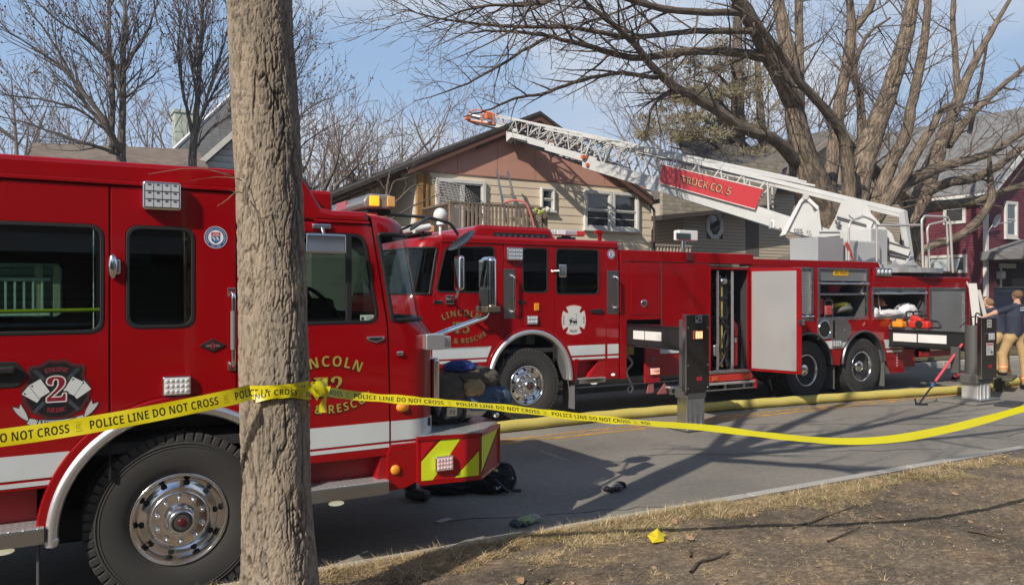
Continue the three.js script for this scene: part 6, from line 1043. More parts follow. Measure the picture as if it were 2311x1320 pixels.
// the maroon house at the right
{
  const h = thing('house', 'maroon house with white trim and a grey roof at the right edge', 'house', [39, 0, -26]), z = -19.3, x = 34.2;
  const mM = siding([0.145, 0.026, 0.044], 1.0), mR = roofing([0.23, 0.23, 0.235]);
  part('wall', [box(x, 0, z - 10.5, x + 11, 6.35, z), prism([[x, 6.34], [x + 11, 6.34], [x + 5.5, 10.6]], z, z - 10.5)], mM, h);
  part('corner_board', rbox(x - 0.03, 0, z - 0.12, x + 0.16, 6.3, z + 0.03, 0.01), mTrim, h);
  { const g = new THREE.BufferGeometry(), P = [[x - 0.45, 6.10, z + 0.5], [x - 0.45, 6.10, z - 11], [x + 5.5, 10.75, z - 11], [x + 5.5, 10.75, z + 0.5], [x + 11.4, 6.1, z + 0.5], [x + 11.4, 6.1, z - 11]]; g.setAttribute('position', new THREE.Float32BufferAttribute([0, 1, 2, 0, 2, 3, 3, 2, 5, 3, 5, 4].flatMap((i) => P[i]), 3)); g.computeVertexNormals(); part('roof', boxUV(g), mR, h); }
  each('gutter', [rbox(x - 0.55, 6.02, z - 11, x - 0.43, 6.16, z + 0.5, 0.02), rbox(x - 0.10, 6.0, z - 10.5, x - 0.02, 6.18, z, 0.01)], mTrim, h);
  each('rake_board', [beam(V3(x - 0.5, 6.08, z + 0.52), V3(x + 5.5, 10.72, z + 0.52), 0.05, 0.22), beam(V3(x - 0.3, 6.0, z + 0.06), V3(x + 5.5, 10.5, z + 0.06), 0.05, 0.14)], mTrim, h);
  wallWindow(h, x + 1.35, 4.35, x + 2.3, 5.95, z, 0.13, { rows: 2 }); wallWindow(h, x + 3.6, 6.6, x + 4.7, 7.4, z, 0.13);
  // windows of the side wall that faces left
  const side = (zc, w, y0, y1) => { const wd = part('window', [box(x - 0.06, y0, zc - w / 2, x, y0 + 0.12, zc + w / 2), box(x - 0.06, y1 - 0.12, zc - w / 2, x, y1, zc + w / 2), box(x - 0.06, y0 + 0.12, zc - w / 2, x, y1 - 0.12, zc - w / 2 + 0.14), box(x - 0.06, y0 + 0.12, zc + w / 2 - 0.14, x, y1 - 0.12, zc + w / 2)], mTrim, h); part('pane', box(x - 0.02, y0 + 0.1, zc - w / 2 + 0.1, x - 0.012, y1 - 0.1, zc + w / 2 - 0.1), mPane, wd); return wd; };
  side(z - 1.35, 1.0, 5.0, 5.75); side(z - 4.6, 1.6, 3.75, 4.85);
  { const w = side(z - 1.75, 1.9, 2.85, 3.65); part('tilted_sash', [cb(0.03, 0.62, 1.3, x - 0.16, 3.2, z - 1.75, 0, 0, -0.45)], std([0.5, 0.55, 0.58], 0.2, 0.2), w); }
  // porch
  const pr = part('porch_roof', prism([[x - 0.2, 3.72], [x + 6, 3.72], [x + 6, 4.3], [x + 2.4, 4.3]], z + 1.8, z), mR, h);
  part('porch_eave', [rbox(x - 0.4, 3.35, z - 0.05, x + 6, 3.72, z + 2.0, 0.02)], std([0.16, 0.155, 0.16], 0.7), pr); part('eave_trim', rbox(x - 0.42, 3.62, z + 2.0, x + 6, 3.76, z + 2.04, 0.01), mTrim, pr);
  part('porch_post', [rbox(x + 1.25, 0, z + 1.6, x + 1.5, 3.36, z + 1.85, 0.02)], mTrim, h);
  part('porch_recess', box(x + 0.8, 0.2, z, x + 6, 3.35, z + 0.012), std([0.035, 0.02, 0.024], 0.9), h); part('porch_door', box(x + 1.9, 0.2, z + 0.012, x + 3.0, 2.6, z + 0.03), std([0.10, 0.08, 0.07], 0.7), h);
  each('porch_window_trim', [rbox(x + 1.0, 0.8, z + 0.012, x + 1.12, 3.2, z + 0.05, 0.005), rbox(x + 0.9, 3.05, z + 0.012, x + 2.2, 3.25, z + 0.06, 0.005), rbox(x + 3.2, 0.8, z + 0.012, x + 3.3, 3.0, z + 0.05, 0.005)], mTrim, h);
  part('lamp', [crb(0.3, 0.35, 0.3, 0.08, x + 0.75, 2.75, z + 0.2)], mTrim, h);
}
solo('satellite_dish', [lathe([[0, 0.07], [0.15, 0.055], [0.30, 0]], 24).rotateX(-1.2).rotateZ(0.3).translate(34.45, 5.02, -19.0), bar(V3(34.45, 4.98, -19.05), V3(34.2, 4.5, -19.28), 0.03), bar(V3(34.45, 4.9, -18.9), V3(34.8, 4.95, -18.6), 0.02)], std([0.42, 0.44, 0.46], 0.5), 'grey satellite dish on the corner of the maroon house', 'satellite dish');
// houses at the left, behind the near engine
{
  const h = thing('house', 'white-sided house with a steep grey roof at the left', 'house', [6, 0, -32]), mW = siding([0.82, 0.84, 0.84], 0.62), mR = roofing([0.145, 0.15, 0.155]);
  part('wall', [prism([[2.9, 0], [6.7, 0], [6.7, 5.8], [5.35, 7.35], [2.9, 4.9]], -26, -31), box(3.6, 0, -37, 7.6, 6.4, -29.5)], mW, h);
  part('roof', [prism([[5.35, 7.55], [6.9, 5.75], [6.8, 5.6], [5.35, 7.32]], -25.6, -31), prism([[5.35, 7.55], [2.6, 4.75], [2.7, 4.6], [5.35, 7.32]], -25.6, -31)], mR, h);
  { const g = new THREE.BufferGeometry(), P = [[3.0, 6.3, -29.2], [7.7, 6.3, -29.2], [6.3, 10.1, -33], [3.0, 6.3, -37], [7.7, 6.3, -37]]; g.setAttribute('position', new THREE.Float32BufferAttribute([0, 1, 2, 1, 4, 2, 3, 0, 2, 4, 3, 2].flatMap((i) => P[i]), 3)); g.computeVertexNormals(); part('roof', boxUV(g), mR, h); }
  each('roof_trim', [beam(V3(3.0, 6.32, -29.2), V3(6.3, 10.12, -33), 0.10, 0.10), beam(V3(2.62, 4.72, -25.58), V3(5.35, 7.5, -25.58), 0.05, 0.16), beam(V3(5.35, 7.5, -25.58), V3(6.9, 5.7, -25.58), 0.05, 0.16)], mTrim, h);
  part('chimney', [rbox(4.0, 6.2, -34.2, 4.8, 9.0, -33.4, 0.03), rbox(3.95, 9.0, -34.25, 4.85, 9.15, -33.35, 0.03)], std([0.45, 0.50, 0.44], 0.8), h);
}
{
  const h = thing('house', 'low house with a brown shingle roof and white porch at the far left', 'house', [-1, 0, -25]), mW = siding([0.62, 0.68, 0.66], 0.62), mR = roofing([0.24, 0.19, 0.155]), mP = std([0.40, 0.34, 0.26], 0.8);
  part('wall', box(-0.55, 0, -31, 3.6, 5.4, -24.2), mW, h);
  { const g = new THREE.BufferGeometry(), P = [[-0.6, 5.3, -23.8], [3.9, 5.3, -23.8], [3.9, 6.55, -27], [-0.55, 6.35, -27], [-0.6, 6.35, -27]]; g.setAttribute('position', new THREE.Float32BufferAttribute([0, 1, 2, 0, 2, 3, 0, 3, 4].flatMap((i) => P[i]), 3)); g.computeVertexNormals(); part('roof', boxUV(g), mR, h); }
  part('porch_roof', prism([[-7, 2.75], [0.6, 2.75], [0.2, 3.3], [-7, 3.3]], -17.6, -24), std([0.55, 0.6, 0.58], 0.7), h);
  part('porch_deck', rbox(-7, 1.2, -24, 0.7, 1.45, -17.8, 0.02), mTrim, h);
  each('porch_post', [-0.35, -0.05, 0.25, -2.4, -4.6].map((x, i) => rbox(x, 0.1, -18.1, x + (i < 3 ? 0.13 : 0.16), 2.75, -17.95, 0.01)), mP, h);
  part('porch_rail', [rbox(-7, 2.22, -17.98, -0.1, 2.28, -17.92, 0.01), rbox(-7, 1.55, -17.98, -0.1, 1.60, -17.92, 0.01)], mTrim, h);
  for (let i = 0; i < 26; i++) part('baluster', rbox(-4 + i * 0.15, 1.58, -17.97, -3.96 + i * 0.15, 2.24, -17.93, 0.006), mTrim, h);
  part('porch_wall', box(-7, 0, -24.3, -0.55, 3.3, -24.2), mW, h); wallWindow(h, -3.6, 1.9, -2.4, 2.7, -24.2, 0.1, { rows: 1 }); part('side_wall', box(0.62, 0, -24, 0.75, 4.3, -17.9), mW, h);
}

// ---------- the near side of the street, behind the viewer: seen only in glass and paint ----------
for (const [x, w, c, label] of [[-17, 12, [0.50, 0.55, 0.52], 'pale green house with a long white porch behind the viewer'], [2, 12, [0.34, 0.28, 0.22], 'brown house with a white porch behind the viewer'], [21, 13, [0.45, 0.42, 0.36], 'cream house with a white porch behind the viewer'], [39, 13, [0.30, 0.28, 0.26], 'grey house with a white porch down the near side'], [58, 14, [0.36, 0.22, 0.18], 'brick-red house with a white porch down the near side']]) {
  const h = thing('house', label, 'house', [x, 0, 14]), z = 12;
  part('wall', box(x - w / 2, 0, z, x + w / 2, 5.6, z + 9), siding(c, 0.62), h);
  part('roof', prism([[x - w / 2 - 0.5, 5.5], [x + w / 2 + 0.5, 5.5], [x, 9]], z - 0.6, z + 9.5), roofing([0.10, 0.09, 0.085]), h);
  part('porch_roof', prism([[x - w / 2, 2.9], [x + w / 2, 2.9], [x + w / 2, 3.3], [x - w / 2, 3.3]], z - 2.6, z), mTrim, h);
  for (let i = 0; i < 6; i++) part('porch_post', rbox(x - w / 2 + 0.2 + i * (w - 0.5) / 5, 0.4, z - 2.5, x - w / 2 + 0.36 + i * (w - 0.5) / 5, 2.9, z - 2.34, 0.01), mTrim, h);
  part('porch_rail', [rbox(x - w / 2, 1.25, z - 2.45, x + w / 2, 1.32, z - 2.38, 0.01), rbox(x - w / 2, 0.6, z - 2.45, x + w / 2, 0.66, z - 2.38, 0.01)], mTrim, h);
  for (const k of [-0.3, 0.3]) part('window', box(x + k * w - 0.7, 1.3, z - 0.02, x + k * w + 0.7, 2.7, z), mPane, h);
}
{
  const gs = [];
  for (const [i, x] of [-30, -25, -10, -7, 11, 13.5, 30, 32.5, 48, 49.5, 67, 74, 82, 91].entries()) {
    const h = 8 + 4 * hash3(i, 3, 1), z = 10 + 6 * hash3(i, 5, 2);
    for (const k of [0, 1, 2]) { const g = new THREE.SphereGeometry(1, 24, 16), p = g.attributes.position; for (let j = 0; j < p.count; j++) { const n = 0.7 + 0.6 * fbm(p.getX(j) * 4 + i * 7 + 30, p.getY(j) * 4 + 30, p.getZ(j) * 4 + k + 30, 3); p.setXYZ(j, p.getX(j) * n * (2.8 - 0.7 * k), p.getY(j) * n * h * 0.28, p.getZ(j) * n * (2.8 - 0.7 * k)); } g.computeVertexNormals(); gs.push(g.translate(x, h * (0.3 + 0.25 * k), z)); }
  }
  solo('tree_belt', gs, std([0.035, 0.045, 0.022], 1), 'belt of dark evergreens among the houses behind the viewer', 'trees', null, 'stuff');
}

// ---------- trees ----------
const EP = (d, px, py) => { const t = (px - 1155.5) / 1800, a = R(29.8), z = d / (Math.cos(a) - t * Math.sin(a)); return [d * Math.tan(a + Math.atan(t)), 2 + (660 - py) / 1800 * z, -d]; };
T.bark = dataTex(256, (u, v) => { const n = fbm(u * 14, v * 5, 71, 4, 14, 5), c = 1 - Math.abs(2 * n - 1); return 0.45 + 0.55 * sstep(1.0, 0.55, c) - 0.15 * fbm(u * 40, v * 30, 72, 2, 40, 30); });
class Wood {
  constructor() { this.p = []; this.n = []; this.u = []; this.i = []; }
  tube(pts, rad, sides = 6) {
    const base = this.p.length / 3, N = pts.length; let ref = V3(0.31, 0.2, 0.93), len = 0;
    for (let k = 0; k < N; k++) {
      const t = pts[Math.min(k + 1, N - 1)].clone().sub(pts[Math.max(k - 1, 0)]).normalize();
      let x = ref.clone().addScaledVector(t, -ref.dot(t)); if (x.lengthSq() < 1e-6) x = V3(t.y, -t.x, 0); x.normalize(); ref = x; const y = t.clone().cross(x);
      if (k) len += pts[k].distanceTo(pts[k - 1]);
      const w = sides > 4 ? 1 : 0;
      for (let s = 0; s < sides + w; s++) { const a = s / sides * 2 * Math.PI, c = Math.cos(a), d = Math.sin(a), nx = x.x * c + y.x * d, ny = x.y * c + y.y * d, nz = x.z * c + y.z * d; this.p.push(pts[k].x + nx * rad[k], pts[k].y + ny * rad[k], pts[k].z + nz * rad[k]); this.n.push(nx, ny, nz); this.u.push(s / sides, len * 0.6); }
    }
    const w = sides > 4 ? 1 : 0, M = sides + w;
    for (let k = 0; k < N - 1; k++) for (let s = 0; s < sides; s++) { const a = base + k * M + s, b = base + k * M + (w ? s + 1 : (s + 1) % sides), c = a + M, d = b + M; this.i.push(a, b, c, b, d, c); }
  }
  build() { const g = new THREE.BufferGeometry(); g.setAttribute('position', new THREE.Float32BufferAttribute(this.p, 3)); g.setAttribute('normal', new THREE.Float32BufferAttribute(this.n, 3)); g.setAttribute('uv', new THREE.Float32BufferAttribute(this.u, 2)); g.setIndex(this.i); return g; }
}
// smooth a limb given by a few points, with slight kinks
function limbPath(pts, rad, n, r, wob = 0.04) {
  const c = new THREE.CatmullRomCurve3(pts), P = [], Q = [];
  for (let i = 0; i <= n; i++) { const t = i / n, p = c.getPoint(t), f = t * (rad.length - 1), k = Math.min(Math.floor(f), rad.length - 2), q = lerp(rad[k], rad[k + 1], f - k); p.x += (r() - 0.5) * wob; p.y += (r() - 0.5) * wob; p.z += (r() - 0.5) * wob; P.push(p); Q.push(q * (0.95 + 0.1 * r())); }
  return [P, Q];
}
function sprout(wood, P, Q, r, o, level = 0, ends = null) {
  const L = P.reduce((s, p, i) => (i ? s + p.distanceTo(P[i - 1]) : 0), 0), n = Math.max(1, Math.round(L * o.dens[level]));
  for (let i = 0; i < n; i++) {
    const t = o.from[level] + (1 - o.from[level]) * (i + r()) / n, f = Math.min(t, 0.999) * (P.length - 1), k = Math.floor(f), p = P[k].clone().lerp(P[k + 1], f - k), q = lerp(Q[k], Q[k + 1], f - k);
    const tan = P[k + 1].clone().sub(P[k]).normalize(), az = V3(r() - 0.5, r() - 0.5, r() - 0.5).normalize(); az.addScaledVector(tan, -az.dot(tan)).normalize();
    const ang = R(lerp(o.ang[0], o.ang[1], r())), dir = tan.multiplyScalar(Math.cos(ang)).addScaledVector(az, Math.sin(ang)).addScaledVector(o.bias, o.pull[level]).normalize();
    const len = o.len[level] * (0.45 + 0.75 * r()) * (1 - 0.45 * t) * (level ? 1 : Math.min(1, 0.5 + L * 0.12)), m = o.seg[level], pts = [p], rad = [Math.max(o.min, Math.min(q * 0.62, o.rmax[level]) * (0.7 + 0.4 * r()))], cur = p.clone(), d = dir.clone();
    for (let s = 1; s <= m; s++) { d.x += (r() - 0.5) * o.kink; d.y += (r() - 0.5) * o.kink + o.lift * (o.curl ?? 0.1); d.z += (r() - 0.5) * o.kink; d.normalize(); cur.addScaledVector(d, len / m); pts.push(cur.clone()); rad.push(Math.max(o.min, rad[0] * (1 - 0.8 * s / m))); }
    wood.tube(pts, rad, level >= o.dens.length - 1 ? 3 : level ? 4 : 5);
    if (ends && level >= o.dens.length - 1) ends.push(...pts.slice(1));
    if (level < o.dens.length - 1) sprout(wood, pts, rad, r, o, level + 1, ends);
  }
}
const barkMat = (c, b = 0.012) => std(c, 0.95, 0, { map: rep(T.bark, 2, 1.2), bumpMap: rep(T.bark, 2, 1.2), bumpScale: b });
function bareTree(label, at, trunk, limbs, seed, o, mat, twigMat, group) {
  const t = thing('bare_tree', label, 'tree', at, group), r = rng(seed), tw = new Wood(), ends = [];
  const [TP, TQ] = limbPath(trunk.pts, trunk.rad, 24, r, trunk.wob ?? 0.02), w = new Wood(); w.tube(TP, TQ, 14); part('trunk', w.build(), mat, t);
  if (trunk.sprout) sprout(tw, TP, TQ, r, { ...o, ...trunk.sprout }, 0, ends);
  for (const l of limbs) { const [P, Q] = limbPath(l.pts, l.rad, l.n ?? 18, r, l.wob ?? 0.028), lw = new Wood(); lw.tube(P, Q, Math.max(...l.rad) > 0.12 ? 12 : 8); part('limb', lw.build(), mat, t); sprout(tw, P, Q, r, l.o ? { ...o, ...l.o } : o, 0, ends); }
  const c = part('crown', tw.build(), twigMat, t);
  return { t, ends, r, c };
}
const mBark1 = barkMat([0.255, 0.198, 0.145], 0.02), mTwig1 = std([0.115, 0.088, 0.072], 0.9), mTwigGrey = std([0.145, 0.125, 0.120], 0.9);
// the big many-stemmed tree behind the ladder truck
{
  const o = { dens: [2.3, 2.8, 3.4], len: [2.8, 1.25, 0.6], seg: [7, 5, 3], from: [0.12, 0.15, 0.1], ang: [28, 70], bias: V3(-0.15, 0.25, 0.1), pull: [0.25, 0.1, 0], rmax: [0.034, 0.014, 0.008], min: 0.0042, kink: 0.22, lift: 0.12 };
  const up = { bias: V3(0, 0.6, 0.1), pull: [0.35, 0.15, 0] }, L = (pts, rad, oo, n) => ({ pts, rad: oo === up ? rad : rad.map((x) => x * 0.8), o: oo, n });
  const left = { dens: [2.6, 2.8, 3.2], len: [2.5, 1.2, 0.6], bias: V3(-0.7, 0.05, 0.15), pull: [0.45, 0.25, 0.1], lift: 0.05 };
  bareTree('huge bare tree of many thick stems behind the raised ladder', [20.5, 0.1, -15.8],
    { pts: [V3(20.024, 0.685, -15.8), V3(19.867, 2.786, -15.8), V3(19.413, 4.327, -15.7), V3(18.725, 5.3, -15.6), V3(18.203, 6.499, -15.5), V3(17.968, 7.471, -15.5)], rad: [0.85, 0.75, 0.66, 0.50, 0.30, 0.26] },
    [
      L([V3(18.058, 7.232, -15.5), V3(17.125, 8.052, -15.3), V3(16.181, 8.872, -15.1), V3(15.265, 9.522, -14.9), V3(14.233, 10.226, -14.6)], [0.26, 0.24, 0.22, 0.18, 0.1], up),
      L([V3(18.094, 7.299, -15.5), V3(17.904, 8.73, -15.6), V3(17.809, 9.896, -15.8), V3(17.728, 11.456, -16)], [0.24, 0.21, 0.18, 0.1], up),
      L([V3(18.375, 6.534, -15.6), V3(18.592, 8.503, -15.8), V3(18.809, 10.26, -16), V3(18.851, 12.114, -16.1)], [0.15, 0.13, 0.12, 0.08], up),
      L([V3(19.995, 4.441, -15.2), V3(19.805, 5.442, -15.1), V3(19.482, 6.414, -15.0), V3(18.791, 6.924, -14.9), V3(17.589, 7.576, -14.8), V3(16.619, 8.246, -14.7), V3(15.693, 8.823, -14.6), V3(14.556, 9.125, -14.4)], [0.26, 0.24, 0.21, 0.17, 0.14, 0.12, 0.10, 0.06], { ...left, len: [1.6, 0.9, 0.5] }, 26),
      L([V3(20.794, 4.13, -15.7), V3(21.101, 5.483, -15.7), V3(21.768, 6.888, -15.7), V3(22.476, 8.13, -15.7), V3(23.07, 9.387, -15.7), V3(23.52, 10.578, -15.7), V3(23.977, 12.358, -15.7)], [0.42, 0.36, 0.31, 0.27, 0.25, 0.23, 0.17], up, 24),
      L([V3(20.731, 3.715, -15.5), V3(21.623, 4.947, -15.4), V3(22.261, 6.071, -15.4), V3(22.849, 6.738, -15.4), V3(23.159, 7.666, -15.4), V3(23.564, 8.826, -15.4), V3(23.884, 9.991, -15.4), V3(24.115, 11.858, -15.4)], [0.26, 0.22, 0.20, 0.18, 0.16, 0.15, 0.13, 0.09], up, 24),
      L([V3(20.33, 5.087, -16.2), V3(20.652, 6.594, -16.2), V3(20.938, 8.116, -16.2), V3(21.31, 9.395, -16.2), V3(21.394, 10.367, -16.2), V3(21.186, 11.835, -16.2)], [0.24, 0.21, 0.18, 0.16, 0.13, 0.08], up),
      L([V3(21.31, 10.011, -16.2), V3(21.879, 10.518, -16.2), V3(22.462, 11.248, -16.2), V3(22.857, 12.308, -16.2)], [0.13, 0.12, 0.10, 0.06], up, 10),
      L([V3(20.651, 3.738, -15.9), V3(21.4, 5.133, -16), V3(21.63, 6.79, -16), V3(21.546, 8.011, -16), V3(21.295, 8.932, -16), V3(21.611, 9.879, -15.8), V3(22.585, 10.559, -15.7)], [0.2, 0.17, 0.14, 0.12, 0.08, 0.05, 0.03], up),
      L([V3(20.799, 3.58, -15.4), V3(21.474, 4.764, -15), V3(22.278, 5.734, -14.9), V3(23.22, 6.944, -14.8), V3(24.013, 7.781, -14.8), V3(24.953, 7.89, -14.8)], [0.24, 0.20, 0.17, 0.12, 0.09, 0.05], up, 16),
      L([V3(20.33, 3.57, -15.5), V3(21.276, 4.518, -15.3), V3(22.796, 5.461, -15.1), V3(24.455, 6.027, -15), V3(26.481, 6.522, -14.9), V3(28.952, 7.673, -14.8), V3(30.763, 8.388, -14.7)], [0.26, 0.22, 0.20, 0.16, 0.13, 0.10, 0.07], up, 22),
      L([V3(18.265, 5.643, -15.6), V3(16.842, 6.168, -15.2), V3(15.718, 6.212, -15.0), V3(13.952, 6.746, -14.8), V3(12.858, 6.913, -14.6), V3(12.078, 7.159, -14.4), V3(11.321, 7.584, -14.2), V3(10.635, 7.811, -14.0), V3(9.971, 8.051, -13.9), V3(9.445, 8.297, -13.8)], [0.24, 0.20, 0.18, 0.16, 0.13, 0.11, 0.09, 0.075, 0.06, 0.04], left, 34),
      L([V3(17.411, 8.238, -15.4), V3(16.091, 8.321, -15.2), V3(13.655, 7.974, -15), V3(11.8, 7.508, -14.8), V3(10.386, 7.535, -14.7), V3(9.183, 7.553, -14.6), V3(8.192, 7.459, -14.5), V3(7.313, 7.297, -14.5)], [0.19, 0.16, 0.12, 0.10, 0.07, 0.05, 0.035, 0.02], left, 32),
      L([V3(12.202, 7.014, -14.5), V3(11.001, 6.94, -14.4), V3(9.788, 6.558, -14.3), V3(8.822, 6.158, -14.2), V3(8.122, 5.96, -14.1), V3(7.508, 5.655, -14.1), V3(6.915, 5.446, -14)], [0.07, 0.06, 0.05, 0.042, 0.034, 0.024, 0.012], { ...left, bias: V3(-0.5, -0.55, 0), dens: [2.4, 2.6, 3], len: [1.4, 0.8, 0.4] }, 26),
      L([V3(13.545, 6.915, -14.8), V3(12.529, 6.672, -14.6), V3(12.016, 6.226, -14.5), V3(11.855, 5.677, -14.4), V3(11.49, 5.322, -14.3)], [0.06, 0.05, 0.04, 0.025, 0.01], { ...left, bias: V3(-0.6, -0.6, 0), len: [1.5, 0.8, 0.4] }, 14),
      L([V3(16.205, 8.883, -15), V3(13.362, 8.329, -14.6), V3(11.315, 7.798, -14.4), V3(9.604, 7.679, -14.2), V3(7.757, 7.352, -14), V3(6.487, 7.278, -14), V3(5.622, 7.313, -14)], [0.12, 0.09, 0.075, 0.06, 0.04, 0.025, 0.01], left, 32),
      L([V3(15.718, 9.29, -15), V3(12.186, 8.535, -14.2), V3(9.899, 8.382, -13.8), V3(8.121, 7.656, -13.4), V3(6.842, 7.323, -13.2), V3(5.724, 6.777, -13.1)], [0.12, 0.10, 0.07, 0.05, 0.03, 0.012], left, 30),
      L([V3(9.297, 7.552, -14.6), V3(8.402, 7.001, -14.4), V3(7.513, 6.394, -14.3), V3(6.676, 5.953, -14.2), V3(5.974, 5.67, -14.2)], [0.05, 0.04, 0.03, 0.018, 0.008], { ...left, len: [1.5, 0.8, 0.4] }, 18),
    ], 11, o, mBark1, mTwig1);
}
// the second trunk, beside the maroon house, with long low limbs
{
  const o = { dens: [1.3, 2.0, 2.6], len: [1.9, 1.0, 0.5], seg: [6, 5, 3], from: [0.15, 0.15, 0.1], ang: [28, 70], bias: V3(0.1, 0.5, 0.1), pull: [0.3, 0.12, 0], rmax: [0.045, 0.018, 0.009], min: 0.0045, kink: 0.32, lift: 0.1 };
  const L = (pts, rad, n) => ({ pts, rad, n });
  bareTree('bare tree with low spreading limbs in front of the maroon house', [25.5, 0.1, -16.3],
    { pts: [V3(24.655, 0.533, -16.3), V3(24.608, 2.586, -16.3), V3(24.513, 3.755, -16.3), V3(24.894, 4.799, -16.3), V3(25.524, 5.875, -16.3), V3(26.069, 6.818, -16.3)], rad: [0.42, 0.36, 0.32, 0.36, 0.28, 0.24] },
    [
      L([V3(25.87, 6.575, -16.3), V3(26.523, 7.617, -16.3), V3(27.141, 8.601, -16.3), V3(28.148, 10.127, -16.3), V3(29.069, 11.343, -16.2), V3(30.308, 12.968, -16.1)], [0.24, 0.21, 0.18, 0.13, 0.10, 0.06], 22),
      L([V3(27.219, 8.534, -16.3), V3(27.369, 10.221, -16.5), V3(27.377, 11.804, -16.6), V3(27.588, 13.246, -16.6)], [0.13, 0.10, 0.09, 0.06], 16),
      L([V3(26.574, 7.014, -16.3), V3(27.366, 8.077, -16), V3(28.351, 8.873, -15.8), V3(29.367, 9.658, -15.6), V3(31.21, 10.688, -15.5)], [0.15, 0.13, 0.10, 0.08, 0.05], 18),
      L([V3(24.884, 5.23, -16.2), V3(25.922, 5.676, -15.9), V3(27.112, 5.884, -15.7), V3(28.351, 6.437, -15.5), V3(29.93, 7.349, -15.3)], [0.20, 0.17, 0.15, 0.12, 0.08], 18),
      L([V3(24.812, 4.785, -16.2), V3(25.513, 4.903, -15.8), V3(26.81, 5.044, -15.6), V3(27.633, 5.282, -15.4), V3(28.614, 5.594, -15.2), V3(29.913, 5.95, -15)], [0.20, 0.17, 0.15, 0.13, 0.11, 0.08], 20),
      L([V3(24.457, 3.238, -16.2), V3(25.028, 3.569, -15.8), V3(26.008, 3.905, -15.5), V3(26.804, 4.512, -15.3), V3(27.274, 5.194, -15.2), V3(27.17, 5.93, -15.2), V3(27.322, 6.774, -15.3)], [0.16, 0.15, 0.14, 0.13, 0.12, 0.09, 0.06], 24),
      L([V3(29.287, 11.595, -16.4), V3(29.782, 9.881, -17), V3(29.419, 7.909, -17.2)], [0.03, 0.06, 0.09], 10),
    ], 23, o, mBark1, mTwig1);
}
// slim trees at the left with swelling red buds
function budTree(label, at, trunk, limbs, seed, buds = true) {
  const o = { dens: [3.4, 3.2, 3.6], len: [2.5, 1.05, 0.5], seg: [7, 5, 3], from: [0.1, 0.08, 0.1], ang: [20, 46], bias: V3(0, 0.8, 0), pull: [0.35, 0.2, 0.1], rmax: [0.026, 0.013, 0.008], min: 0.0055, kink: 0.16, lift: 0.12 };
  const K = (l) => ({ ...l, rad: l.rad.map((x) => x * 1.08) });
  const { t, ends, r } = bareTree(label, at, { ...K(trunk), sprout: { from: [0.5, 0.1, 0.1] } }, limbs.map(K), seed, o, barkMat([0.21, 0.175, 0.15], 0.01), mTwigGrey, null);
  if (!buds) return;
  const gs = [], b = new THREE.IcosahedronGeometry(0.02, 0), keep = ends.filter(() => r() < 0.2), im = new THREE.InstancedMesh(b, std([0.135, 0.07, 0.075], 0.9), keep.length), mt = new THREE.Matrix4(), q = new THREE.Quaternion(), og = t.position;
  keep.forEach((p, i) => im.setMatrixAt(i, mt.compose(p.clone().sub(og).add(V3((r() - 0.5) * 0.05, (r() - 0.5) * 0.05, (r() - 0.5) * 0.05)), q.setFromEuler(new THREE.Euler(r() * 6, r() * 6, r() * 6)), V3(0.7 + 0.8 * r(), 0.9 + r(), 0.7 + 0.8 * r()))));
  im.name = 'buds'; tag(im, null, null, null, 'stuff'); im.castShadow = true; t.add(im);
}
